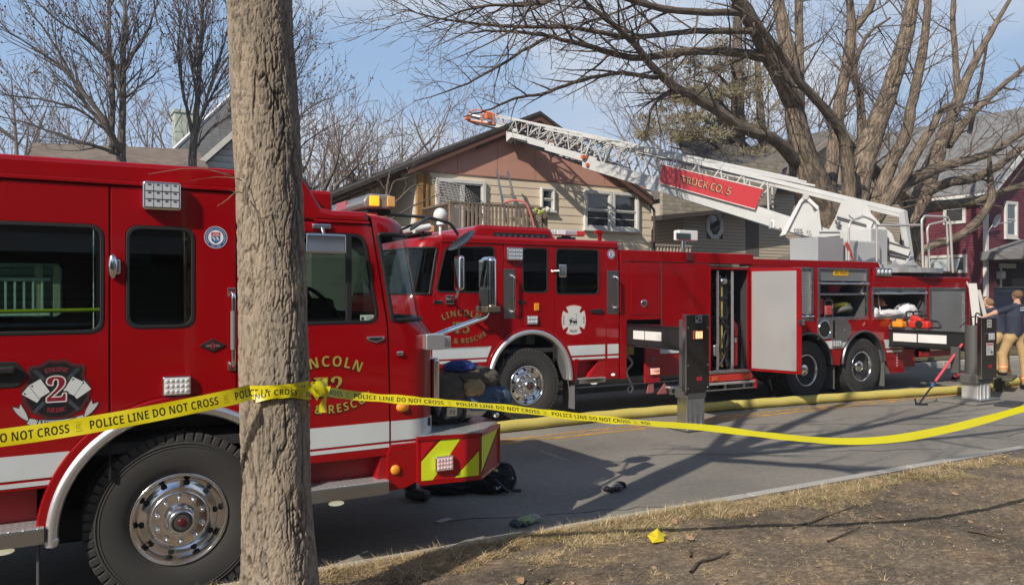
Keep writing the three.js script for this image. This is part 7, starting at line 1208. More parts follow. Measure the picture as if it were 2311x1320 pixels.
{
  const D = 14.6, l = (pts, rad, n = 16) => ({ pts, rad, n, wob: 0.03 });
  budTree('budding bare tree with forked stems above the near engine roof', [1.4, 0.1, -22],
    { pts: [V3(1.436, 1.56, -22), V3(1.426, 4.86, -22), V3(1.406, 5.518, -22), V3(1.436, 6.291, -22), V3(1.446, 7.448, -22), V3(1.485, 8.61, -22), V3(1.515, 9.938, -22)], rad: [0.16, 0.125, 0.10, 0.075, 0.065, 0.045, 0.025], wob: 0.012 },
    [
      l([V3(1.406, 5.463, -22), V3(1.104, 5.912, -21.3), V3(0.684, 6.549, -21.3), V3(0.137, 7.205, -21.3), V3(-0.393, 7.588, -21.3), V3(-1.036, 7.94, -21.3)], [0.07, 0.06, 0.05, 0.035, 0.022, 0.01]),
      l([V3(1.268, 5.835, -22), V3(0.611, 6.633, -22), V3(0.235, 7.442, -22), V3(-0.225, 8.221, -22), V3(-0.719, 8.869, -22)], [0.05, 0.045, 0.032, 0.022, 0.008]),
      l([V3(1.446, 7.448, -22), V3(1.043, 7.828, -22), V3(0.611, 8.195, -22), V3(-0.043, 8.568, -22), V3(-0.586, 9.102, -22)], [0.05, 0.042, 0.03, 0.022, 0.01]),
      l([V3(1.446, 7.448, -22), V3(1.735, 8.097, -22), V3(2.039, 8.701, -22), V3(2.296, 9.643, -22)], [0.05, 0.038, 0.028, 0.012]),
      l([V3(1.19, 5.444, -22), V3(1.209, 7.032, -22), V3(1.141, 8.334, -22), V3(1.16, 9.758, -22)], [0.075, 0.06, 0.05, 0.03]),
      l([V3(1.426, 5.41, -22), V3(0.684, 5.503, -21.3), V3(-0.041, 5.693, -21.3), V3(-0.567, 5.863, -21.3), V3(-1.162, 5.959, -21.3)], [0.045, 0.038, 0.028, 0.02, 0.01]),
      l([V3(1.307, 5.729, -22), V3(0.5, 6.267, -21.3), V3(-0.306, 6.43, -21.3), V3(-1.078, 6.467, -21.3)], [0.035, 0.028, 0.02, 0.01]),
      l([V3(1.465, 6.79, -22), V3(1.886, 7.23, -22), V3(2.193, 7.55, -22), V3(2.399, 7.86, -22)], [0.03, 0.022, 0.016, 0.008]),
      l([V3(1.436, 6.291, -22), V3(1.307, 7.045, -22), V3(0.995, 7.549, -22), V3(0.516, 8.127, -22)], [0.03, 0.024, 0.018, 0.01]),
    ], 31);
  budTree('slender budding tree with a narrow crown left of the big trunk', [3.6, 0.1, -22.8],
    { pts: [V3(3.176, 1.525, -22.8), V3(3.187, 5.561, -22.8), V3(3.254, 6.518, -22.8), V3(3.343, 7.719, -22.8), V3(3.422, 9.162, -22.8), V3(3.456, 10.601, -22.8)], rad: [0.13, 0.10, 0.08, 0.06, 0.04, 0.02], wob: 0.02 },
    [
      l([V3(3.209, 5.92, -22.8), V3(3.478, 7.02, -22.8), V3(3.819, 8.144, -22.8), V3(4.108, 9.275, -22.8), V3(4.282, 10.4, -22.8)], [0.05, 0.04, 0.03, 0.02, 0.01]),
      l([V3(3.209, 6.157, -22.8), V3(2.977, 7.198, -22.8), V3(2.834, 8.358, -22.8), V3(2.9, 9.547, -22.8)], [0.05, 0.04, 0.03, 0.012]),
      l([V3(3.232, 6.397, -22.8), V3(3.705, 7.407, -22.8), V3(4.166, 8.435, -22.8)], [0.04, 0.03, 0.012]),
      l([V3(3.31, 7.119, -22.8), V3(3.143, 8.285, -22.8), V3(3.032, 9.452, -22.8)], [0.04, 0.03, 0.012]),
      l([V3(3.209, 5.801, -22.8), V3(3.705, 6.505, -22.8), V3(4.4, 6.944, -22.8)], [0.03, 0.022, 0.01]),
    ], 37);
  budTree('bare tree whose budded twigs show right of the big trunk', [6.4, 0.1, -23.5],
    { pts: [V3(5.274, 1.489, -23.5), V3(5.337, 5.329, -23.5), V3(5.425, 7.9, -23.5), V3(5.501, 10.48, -23.5)], rad: [0.13, 0.11, 0.07, 0.03] },
    [[640, 330, 690, 250, 760, 215], [630, 280, 665, 190, 700, 120], [625, 220, 660, 130, 690, 70], [640, 380, 690, 320, 790, 260], [620, 120, 650, 60, 680, 10]].map((a) => l([V3(...EP(23.5, 606, a[1] + 40)), V3(...EP(23.5, a[0], a[1])), V3(...EP(23.3, a[2], a[3])), V3(...EP(23, a[4], a[5]))], [0.045, 0.035, 0.022, 0.008])), 41);
}
// far bare trees that close the view between the houses

{
  const o = { dens: [1.1, 1.5, 1.7], len: [3.4, 1.6, 0.8], seg: [5, 4, 3], from: [0.15, 0.15, 0.1], ang: [25, 60], bias: V3(0, 0.9, 0), pull: [0.3, 0.2, 0.1], rmax: [0.06, 0.024, 0.013], min: 0.009, kink: 0.28, lift: 0.1 };
  const r = rng(77);
  const spots = [[-2, 34, 8], [60, 30, 9], [130, 36, 8.5], [210, 38, 9], [330, 40, 10], [430, 36, 9.5], [500, 33, 10], [690, 34, 9], [745, 30, 8.5], [720, 27, 7], [775, 27, 7.2], [700, 40, 9.5], [820, 28, 7.5], [800, 33, 8], [850, 38, 10], [905, 36, 10.5], [985, 38, 11], [1060, 40, 11.5], [1490, 34, 13], [1560, 30, 15], [1640, 28, 15], [1730, 32, 16], [1850, 34, 16], [1990, 36, 16], [2110, 38, 15], [2230, 36, 14], [2330, 33, 16]];
  const count = {}, nth = ['first', 'second', 'third', 'fourth', 'fifth', 'sixth', 'seventh', 'eighth', 'ninth', 'tenth'];
  const names = ['far behind the brown-roofed house', 'between the left houses', 'behind the tan house', 'behind the brown-sided house', 'behind the maroon house'];
  spots.forEach(([px, d, h], i) => {
    const [x, , z] = EP(d, px, 660), lean = (r() - 0.5) * 1.2, top = V3(x + lean, h, z), L = [];
    const n = 7 + Math.floor(r() * 3);
    for (let k = 0; k < n; k++) { const f = 0.18 + 0.68 * k / n, a = r() * 6.28, p = V3(x + lean * f, h * f, z), l = h * (0.5 - 0.25 * f) * (0.8 + 0.5 * r()); L.push({ pts: [p, p.clone().add(V3(Math.cos(a) * l * 0.4, l * 0.35, Math.sin(a) * l * 0.4)), p.clone().add(V3(Math.cos(a) * l * 0.7, l * 0.85, Math.sin(a) * l * 0.6))], rad: [0.07, 0.045, 0.012], n: 7 }); }
    const where = px < 250 ? names[0] : px < 700 ? names[1] : px < 1100 ? names[2] : px < 1900 ? names[3] : names[4];
    count[where] = (count[where] ?? -1) + 1;
    bareTree(nth[count[where]] + ' from the left of the hazy bare trees ' + where, [x, 0, z], { pts: [V3(x, 0, z), V3(x + lean * 0.3, h * 0.4, z), top], rad: [0.15, 0.11, 0.015], sprout: { from: [0.3, 0.15, 0.1] } }, L, 100 + i, o, std([0.17, 0.14, 0.125], 0.95), std(i % 3 ? [0.155, 0.125, 0.115] : [0.17, 0.12, 0.10], 0.95), 'bare trees ' + where);
  });
}
// pine behind the ladder: clumps of olive needles
{
  const t = thing('pine_tree', 'olive-brown pine with ragged clumps left of the big tree', 'tree', [19.5, 0, -26]), r = rng(91), w = new Wood();
  const [x0, , z0] = EP(26, 1665, 660);
  w.tube([V3(x0, 0, z0), V3(x0 + 0.1, 6, z0), V3(x0, 12, z0), V3(x0, 17, z0)], [0.42, 0.36, 0.26, 0.08], 12); 
  w.tube([V3(x0 + 1.3, 0, z0 + 0.5), V3(x0 + 1.4, 6, z0 + 0.4), V3(x0 + 1.2, 13, z0)], [0.34, 0.28, 0.12], 12);
  const pos = [], add = (c, s) => { for (let i = 0; i < 85; i++) { const p = c.clone().add(V3((r() - 0.5) * 2 * s, (r() - 0.5) * 0.8 * s, (r() - 0.5) * 2 * s)), a = V3(r() - 0.5, r() * 0.7 - 0.15, r() - 0.5).normalize().multiplyScalar(0.36), b = V3(r() - 0.5, r() - 0.5, r() - 0.5).normalize().multiplyScalar(0.026); pos.push(p.x - b.x, p.y - b.y, p.z - b.z, p.x + b.x, p.y + b.y, p.z + b.z, p.x + a.x, p.y + a.y, p.z + a.z); } };
  for (const [px, py, n, s] of [[1560, 180, 6, 0.8], [1520, 220, 6, 0.7], [1600, 215, 8, 0.9], [1540, 250, 7, 0.7], [1500, 290, 7, 0.7], [1560, 300, 9, 0.9], [1620, 280, 9, 1], [1660, 210, 9, 1], [1510, 330, 5, 0.6], [1590, 335, 6, 0.8], [1640, 340, 6, 0.9], [1690, 270, 7, 0.9], [1700, 170, 7, 1], [1640, 130, 6, 0.8], [1590, 150, 5, 0.7]]) {
    const c0 = V3(...EP(26 + (r() - 0.5) * 3, px, py)); w.tube([V3(x0, c0.y - 0.8, z0), c0.clone().lerp(V3(x0, c0.y - 0.3, z0), 0.4), c0], [0.09, 0.06, 0.02], 5);
    for (let i = 0; i < n; i++) { const c = c0.clone().add(V3((r() - 0.5) * 2.2, (r() - 0.5) * 0.9, (r() - 0.5) * 2.2)); add(c, s * (0.4 + 0.4 * r())); }
  }
  part('trunk', w.build(), barkMat([0.19, 0.15, 0.12]), t);
  const g = new THREE.BufferGeometry(); g.setAttribute('position', new THREE.Float32BufferAttribute(pos, 3)); g.computeVertexNormals(); part('crown', g, std([0.20, 0.165, 0.095], 0.95), t);
}
// bush of thin stems before the tan house
{
  const o = { dens: [2.6, 2.8], len: [1.0, 0.45], seg: [6, 4], from: [0.2, 0.1], ang: [25, 60], bias: V3(0, 0.4, 0), pull: [0.25, 0.1], rmax: [0.016, 0.008], min: 0.005, kink: 0.3, lift: 0.1 };
  const P = (px, py) => V3(...EP(16.5, px, py));
  bareTree('thin bare sapling in front of the tan house', [6.5, 0.1, -16.5], { pts: [P(872, 700), P(873, 480), P(874, 420), P(880, 385)], rad: [0.06, 0.045, 0.03, 0.012] }, [
    { pts: [P(873, 470), P(905, 445), P(925, 425), P(960, 415)], rad: [0.03, 0.025, 0.018, 0.008], n: 10 }, { pts: [P(873, 430), P(850, 405), P(830, 400)], rad: [0.02, 0.014, 0.006], n: 8 }, { pts: [P(873, 450), P(890, 410), P(920, 400)], rad: [0.02, 0.014, 0.006], n: 8 }, { pts: [P(873, 490), P(850, 450), P(835, 425)], rad: [0.02, 0.014, 0.006], n: 8 }, { pts: [P(873, 500), P(930, 465), P(985, 440), P(1010, 420)], rad: [0.02, 0.016, 0.012, 0.006], n: 10 }], 55, o, mTwig1, mTwig1);
}
// the near tree: deeply furrowed trunk; its limbs spread above the picture
{
  const t = thing('tree', 'thick furrowed trunk standing in the verge before the near engine', 'tree', [1.08, 0.15, -4.42]);
  const N = 300, K = 620, y0 = 0.05, y1 = 4.9, pos = [], col = [], uv = [], idx = [];
  const cx = (y) => lerp(1.070, 0.958, clamp((y - 0.5) / 3.4)) - 0.010 * Math.sin(y * 2.1), R0 = (y) => 0.168 + 0.023 * Math.exp(-(y - 0.5) * 1.2) + 0.10 * Math.exp(-(y - 0.0) * 6) + 0.006 * Math.exp(-(((y - 2.1) / 0.35) ** 2)) + 0.004 * Math.sin(y * 5);
  for (let j = 0; j <= K; j++) for (let i = 0; i <= N; i++) {
    const y = lerp(y0, y1, j / K), a = i / N * 2 * Math.PI, u = i / N;
    const wx = (fbm(u * 9, y * 2.4, 5, 3, 9) - 0.5) * 0.5, wy = (fbm(u * 12, y * 3, 6, 2, 12) - 0.5) * 0.35;
    const n1 = fbm(u * 27 + wx * 3, y * 7.5 + wy * 2, 7, 4, 27), n2 = fbm(u * 60 + wx * 3.5, y * 22 + wy * 2, 8, 3, 60), c1 = 1 - Math.abs(2 * n1 - 1), c2 = 1 - Math.abs(2 * n2 - 1);
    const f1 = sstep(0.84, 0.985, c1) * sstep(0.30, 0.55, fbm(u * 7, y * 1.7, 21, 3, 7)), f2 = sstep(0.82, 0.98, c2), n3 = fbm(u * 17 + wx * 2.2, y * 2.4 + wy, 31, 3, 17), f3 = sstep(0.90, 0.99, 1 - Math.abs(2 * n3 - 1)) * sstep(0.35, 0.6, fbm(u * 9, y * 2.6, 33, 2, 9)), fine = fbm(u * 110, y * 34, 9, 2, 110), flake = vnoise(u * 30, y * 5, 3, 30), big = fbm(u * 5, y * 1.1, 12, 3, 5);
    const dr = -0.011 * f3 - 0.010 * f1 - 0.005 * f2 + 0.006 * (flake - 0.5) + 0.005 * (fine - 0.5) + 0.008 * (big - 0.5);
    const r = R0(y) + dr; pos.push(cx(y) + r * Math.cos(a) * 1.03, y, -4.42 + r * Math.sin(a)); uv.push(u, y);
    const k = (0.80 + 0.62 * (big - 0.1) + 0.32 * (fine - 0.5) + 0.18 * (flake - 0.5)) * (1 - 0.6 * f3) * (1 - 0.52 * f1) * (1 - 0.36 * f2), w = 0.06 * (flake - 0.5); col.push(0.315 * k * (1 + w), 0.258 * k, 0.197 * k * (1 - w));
  }
  for (let j = 0; j < K; j++) for (let i = 0; i < N; i++) { const a = j * (N + 1) + i, b = a + 1, c = a + N + 1, d = c + 1; idx.push(a, c, b, b, c, d); }
  const g = new THREE.BufferGeometry(); g.setAttribute('position', new THREE.Float32BufferAttribute(pos, 3)); g.setAttribute('color', new THREE.Float32BufferAttribute(col, 3)); g.setAttribute('uv', new THREE.Float32BufferAttribute(uv, 2)); g.setIndex(idx); g.computeVertexNormals();
  part('trunk', g, std([1, 1, 1], 0.95, 0, { vertexColors: true, bumpMap: rep(T.speck, 4, 3), bumpScale: 0.004 }), t);
  const r = rng(5), tw = new Wood(), o = { dens: [1.2, 1.6, 1.8], len: [2.2, 1.1, 0.5], seg: [6, 5, 3], from: [0.2, 0.15, 0.1], ang: [28, 62], bias: V3(0, 0.5, 0), pull: [0.25, 0.1, 0], rmax: [0.05, 0.02, 0.01], min: 0.005, kink: 0.26, lift: 0.1 };
  const B = V3(1.0, 4.6, -4.42), limb = (pts, rad) => { const [P, Q] = limbPath([B.clone(), ...pts.map((p) => V3(...p))], rad, 18, r, 0.03), w = new Wood(); w.tube(P, Q, 10); part('limb', w.build(), mBark1, t); sprout(tw, P, Q, r, o, 0); };
  limb([[1.1, 6.2, -4.3], [0.9, 8.2, -4.1], [1.2, 10.5, -4.0]], [0.15, 0.12, 0.08, 0.03]);
  limb([[2.0, 5.8, -4.0], [3.2, 7.2, -3.6], [4.2, 8.8, -3.4]], [0.11, 0.09, 0.06, 0.02]);
  limb([[0.2, 5.7, -3.9], [-1.0, 7.0, -3.4], [-1.8, 8.8, -3.2]], [0.11, 0.09, 0.06, 0.02]);
  limb([[1.5, 5.9, -5.2], [1.9, 7.5, -6.0], [2.2, 9.2, -6.6]], [0.10, 0.08, 0.05, 0.02]);
  limb([[1.9, 5.5, -3.6], [3.6, 6.4, -2.6], [5.6, 7.6, -2.0]], [0.09, 0.07, 0.05, 0.02]);
  limb([[0.6, 5.4, -3.2], [0.2, 6.4, -1.8], [0.4, 7.8, -0.6]], [0.09, 0.07, 0.05, 0.02]);
  part('crown', tw.build(), mTwig1, t);
  // pale shoots on the trunk and twigs hanging into view
  const sh = new Wood(), S = (pts, ra = 0.0035) => sh.tube(limbPath(pts.map(([d, a, b]) => V3(...EP(d, a, b))), [ra, ra * 0.5], 12, r, 0.006)[0], Array.from({ length: 13 }, (_, i) => ra * (1 - 0.6 * i / 12)), 5);
  S([[4.28, 545, 408], [4.2, 500, 390], [4.1, 430, 380], [4.05, 335, 393]]); S([[4.2, 510, 396], [4.2, 480, 385], [4.15, 450, 378]], 0.002); S([[4.28, 545, 435], [4.2, 530, 435], [4.15, 505, 455], [4.1, 490, 466]]); S([[4.2, 530, 435], [4.2, 522, 430], [4.18, 515, 426]], 0.002); S([[4.15, 540, 402], [4.15, 480, 400], [4.1, 430, 408]], 0.002);
  part('shoot', sh.build(), std([0.30, 0.21, 0.13], 0.8), t);
  const hg = new Wood(), H = (pts, ra) => { const P = limbPath(pts.map(([d, a, b]) => V3(...EP(d, a, b))), [ra, ra], 16, r, 0.02)[0]; hg.tube(P, P.map((_, i) => ra * (1 - 0.6 * i / 16)), 5); };
  H([[4.6, 1150, -160], [5.0, 1158, 20], [5.0, 1148, 90], [5.0, 1142, 180]], 0.006); H([[4.6, 1195, -160], [5.2, 1212, 0], [5.2, 1235, 60], [5.2, 1248, 160]], 0.006); H([[4.4, 330, -140], [4.6, 343, 0], [4.6, 358, 60], [4.6, 366, 120]], 0.006); H([[4.6, 360, 66], [4.6, 372, 78], [4.6, 392, 74]], 0.004);
  part('hanging_twig', hg.build(), std([0.07, 0.06, 0.06], 0.9), t);
}

// ---------- things lying and standing about ----------
function lump(rx, ry, rz, seed, amp = 0.16, w = 36, h = 24, f = 3) { // soft bundle with folds
  const g = new THREE.SphereGeometry(1, w, h), p = g.attributes.position;
  for (let i = 0; i < p.count; i++) { const v = V3(p.getX(i), p.getY(i), p.getZ(i)), n = fbm(v.x * f + 50 + seed, v.y * f + 50, v.z * f + seed * 3 + 50, 4), k = 1 + amp * (1 - 2 * Math.abs(2 * n - 1)) + amp * 0.7 * (fbm(v.x * f * 3 + 50, v.y * f * 3 + 50, v.z * f * 3 + seed + 50, 2) - 0.5); p.setXYZ(i, v.x * rx * k, Math.max(v.y, -0.72) * ry * k, v.z * rz * k); }
  g.computeVertexNormals(); return g;
}
const cloth = (c, more = {}) => std(c, 0.92, 0, { map: rep(T.grime, 3), bumpMap: rep(T.rough, 6), bumpScale: 0.003, ...more });
// police tape, tied round the near trunk
{
  const tex = canvasTex(2048, 256, (g) => {
    g.fillStyle = '#d2c413'; g.fillRect(0, 0, 2048, 256); g.fillStyle = '#1d1c10'; g.font = 'bold 168px sans-serif'; g.textBaseline = 'middle'; g.textAlign = 'left'; g.save(); g.scale(0.80, 1.06); g.fillText('POLICE LINE DO NOT CROSS', 20, 126); const w = g.measureText('POLICE LINE DO NOT CROSS').width * 0.8; g.restore();
    const x = w + 135; g.strokeStyle = '#6e680f'; g.lineWidth = 9; g.beginPath(); g.arc(x, 126, 34, 0.6, 5.9); g.stroke(); g.font = 'bold 52px sans-serif'; g.fillStyle = '#6e680f'; g.textAlign = 'center'; g.fillText('e', x, 122); g.fillRect(x - 48, 62, 96, 6); g.fillRect(x - 46, 186, 92, 6); g.fillRect(x - 40, 200, 80, 6);
  });
  tex.wrapS = THREE.RepeatWrapping;
  const mPrint = phy([1, 1, 1], 0.35, 0, { map: tex, transmission: 0.12, thickness: 0, side: THREE.DoubleSide }), mPlain = phy([0.66, 0.60, 0.012], 0.35, 0, { transmission: 0.18, thickness: 0, side: THREE.DoubleSide });
  const band = (pts, tilt, half, n, per = 0.66, u0 = 0, wob = 0.0) => { // tilt: degrees by which the band leans from upright at each point
    const c = new THREE.CatmullRomCurve3(pts), pos = [], uv = [], idx = []; let len = u0, last = null;
    for (let i = 0; i <= n; i++) {
      const t = i / n, p = c.getPointAt(t), d = c.getTangentAt(t); if (last) len += p.distanceTo(last); last = p;
      const f = t * (tilt.length - 1), k = Math.min(Math.floor(f), tilt.length - 2), a = R(lerp(tilt[k], tilt[k + 1], sstep(0, 1, f - k)) + wob * (fbm(t * 14, 2, 3, 3) - 0.5)), side = V3(0, 1, 0).cross(d).normalize(), up = d.clone().cross(side).normalize().multiplyScalar(Math.cos(a)).addScaledVector(side, Math.sin(a)), cur = 0.10 * half * Math.sin(t * 40);
      for (let j = 0; j <= 4; j++) { const s = j / 2 - 1, q = p.clone().addScaledVector(up, s * half).addScaledVector(side, (1 - s * s) * cur); pos.push(q.x, q.y, q.z); uv.push(len / per, j / 4); }
    }
    for (let i = 0; i < n; i++) for (let j = 0; j < 4; j++) { const a = i * 5 + j; idx.push(a, a + 5, a + 1, a + 1, a + 5, a + 6); }
    const g = new THREE.BufferGeometry(); g.setAttribute('position', new THREE.Float32BufferAttribute(pos, 3)); g.setAttribute('uv', new THREE.Float32BufferAttribute(uv, 2)); g.setIndex(idx); g.computeVertexNormals(); return g;
  };
  const t = thing('police_tape', 'yellow police tape tied round the near trunk and sagging to the right', 'barrier tape', [1.0, 1.45, -4.3]);
  part('tape', band([V3(-1.6, 1.29, -4.22), V3(-0.215, 1.347, -4.25), V3(0.099, 1.377, -4.22), V3(0.438, 1.421, -4.2), V3(0.80, 1.475, -4.21), V3(0.875, 1.487, -4.245)], [2, 4, 6, 10, 4], 0.040, 90, 0.66, 0.246, 10), mPrint, t);
  { const P = [], n = 60, rr = (a) => 0.197; for (let i = 0; i <= n; i++) { const a = R(140) - R(262) * i / n; P.push(V3(1.025 + rr(a) * Math.cos(a), 1.478 + 0.018 * i / n, -4.42 + rr(a) * Math.sin(a))); } part('tape_turn', band(P, [-2, 3, -2, 2], 0.036, 80, 0.66, 0.1, 30), mPrint, t); }
  { const P = [], n = 50; for (let i = 0; i <= n; i++) { const a = R(130) - R(240) * i / n; P.push(V3(1.025 + 0.201 * Math.cos(a), 1.455 + 0.022 * Math.sin(i * 0.2) + 0.02 * i / n, -4.42 + 0.201 * Math.sin(a))); } part('tape_turn', band(P, [8, -6, 6, 14], 0.030, 70, 0.66, 0.35, 40), mPrint, t); }
  const flap = (w, h, x, y, z, rz, k) => { const g = new THREE.PlaneGeometry(w, h, 8, 12), p = g.attributes.position; for (let i = 0; i < p.count; i++) { const u = p.getX(i), v = p.getY(i); p.setZ(i, 0.010 * Math.sin(u * 90 + v * 30 + k) + 0.012 * Math.sin(v * 40 + k * 2)); p.setX(i, u * (1 + 0.18 * Math.sin(v * 45 + k))); } g.computeVertexNormals(); return g.rotateZ(rz).rotateY(0.35).translate(x, y, z); };
  each('tape_knot', [flap(0.085, 0.07, 1.235, 1.492, -4.235, 0.12, 1), flap(0.042, 0.14, 1.258, 1.425, -4.225, -0.10, 3), flap(0.05, 0.09, 1.20, 1.475, -4.225, 0.5, 5)], mPlain, t);
  part('tape', band([V3(1.20, 1.475, -4.33), V3(1.5, 1.404, -4.45), V3(1.885, 1.355, -4.38), V3(2.33, 1.299, -4.3), V3(2.942, 1.204, -4.15), V3(3.364, 1.147, -4.05)], [14, 40, 50, 46, 52, 60], 0.030, 110, 0.62, 0.3, 40), mPrint, t);
  part('tape', band([V3(3.356, 1.148, -4.05), V3(3.771, 1.099, -3.95), V3(4.167, 1.04, -3.78), V3(4.679, 0.98, -3.62), V3(5.084, 0.98, -3.5), V3(5.597, 1.026, -3.4), V3(6.339, 1.125, -3.3), V3(6.75, 1.20, -3.25)], [54, 50, 56, 44, 30, 36, 64, 78], 0.029, 130, 0.66, 0, 20), mPlain, t);
}
// the fat yellow supply hose along the centre of the road
{
  const P = [V3(-4, 0.085, -10.1), V3(2, 0.085, -9.95), V3(5.369, 0.085, -9.949), V3(7.707, 0.085, -10.031), V3(10.43, 0.085, -9.853), V3(13.019, 0.085, -9.593), V3(15.299, 0.085, -9.294), V3(16.4, 0.085, -9.25), V3(19, 0.085, -9.6), V3(24, 0.085, -9.4)];
  const g = tube(P, 0.085, 260, 16); { const p = g.attributes.position; for (let i = 0; i < p.count; i++) p.setY(i, Math.max(0.006, p.getY(i) * 0.97 + 0.004 * Math.sin(p.getX(i) * 9))); }
  const h = solo('supply_hose', g, std([0.55, 0.46, 0.12], 0.8, 0, { map: rep(T.grime, 40, 1), bumpMap: rep(T.brush, 60, 2), bumpScale: 0.002 }), 'thick yellow fire hose lying along the centre of the road', 'hose');
}
// red-handled hook leaning on the rear jack
{
  const t = thing('pike_pole', 'red-handled pike pole leaning on the rear jack, its black hook on the road', 'pike pole', [13.412, 0, -8.782]), a = V3(13.298, 0.02, -8.682), b = V3(14.986, 1.419, -8.62), at = (f) => a.clone().lerp(b, f);
  part('shaft', [bar(at(0.0), at(0.30), 0.016), bar(at(0.72), at(1), 0.017)], std([0.035, 0.035, 0.05], 0.4, 0.4), t); part('handle', bar(at(0.27), at(0.73), 0.024), std([0.62, 0.07, 0.10], 0.5), t); part('ring', bar(at(0.20), at(0.24), 0.028), std([0.05, 0.10, 0.28], 0.4), t);
  part('hook', [bar(a, a.clone().add(V3(0.10, -0.0, 0.10)), 0.020), pipe([a.clone(), a.clone().add(V3(-0.05, 0.02, -0.02)), a.clone().add(V3(-0.07, 0.10, -0.03))], 0.014, 0.03), cb(0.20, 0.03, 0.05, a.x + 0.03, 0.02, a.z + 0.03, 0, -0.7)], std([0.03, 0.03, 0.032], 0.5, 0.5), t);
}
solo('jack_pad', [rbox(14.05, 0.004, -8.85, 14.95, 0.045, -8.1, 0.012)], std([0.20, 0.19, 0.175], 0.85, 0, { map: rep(T.grime, 2) }), 'square pad under the rear jack foot', 'jack pad');
solo('jack_pad', [crb(0.75, 0.03, 0.35, 0.01, 14.75, 0.02, -7.92, 0, 0.35)], std([0.04, 0.04, 0.042], 0.8), 'dark pad lying loose in front of the rear jack', 'jack pad');
// saw and boxes on the rear outrigger beam
{
  const y = 1.29, z = -9.62, x = 14.72, t = thing('chain_saw', 'red power saw with black handles standing on the rear outrigger beam', 'power saw', [x, y, z]), mR = phy([0.55, 0.03, 0.02], 0.35, 0, { clearcoat: 0.5 });
  part('body', [crb(0.20, 0.15, 0.42, 0.04, x, y + 0.08, z + 0.05), crb(0.16, 0.12, 0.24, 0.04, x, y + 0.18, z - 0.02, 0.3)], mR, t);
  part('front_handle', pipe([V3(x - 0.1, y + 0.04, z - 0.16), V3(x - 0.1, y + 0.33, z - 0.20), V3(x + 0.1, y + 0.33, z - 0.18), V3(x + 0.1, y + 0.06, z - 0.14)], 0.018, 0.05), M.black, t);
  part('top_handle', pipe([V3(x, y + 0.32, z - 0.18), V3(x, y + 0.34, z + 0.08), V3(x, y + 0.20, z + 0.18)], 0.018, 0.05), M.black, t);
  part('rear_handle', pipe([V3(x, y + 0.16, z + 0.25), V3(x, y + 0.15, z + 0.42), V3(x, y + 0.03, z + 0.47), V3(x, y + 0.03, z + 0.22)], 0.018, 0.04), M.black, t);
  part('engine_cover', [cyl(0.07, 0.07, 0.03, x - 0.11, y + 0.09, z + 0.08, 'x'), crb(0.12, 0.06, 0.12, 0.02, x, y + 0.26, z + 0.1)], M.black, t);
}
solo('orange_case', [crb(0.2, 0.12, 0.22, 0.03, 14.72, 1.36, -10.02), cb(0.06, 0.05, 0.1, 14.72, 1.44, -10.02)], phy([0.85, 0.28, 0.02], 0.4), 'orange case on the rear outrigger beam beside the saw', 'case');
solo('grey_bundle', [lump(0.28, 0.18, 0.22, 4).translate(15.3, 1.35, -10.35), crb(0.3, 0.2, 0.3, 0.04, 15.25, 1.1, -10.4)], std([0.22, 0.21, 0.20], 0.8), 'grey bundle in the dark bay beside the control box', 'bundle');
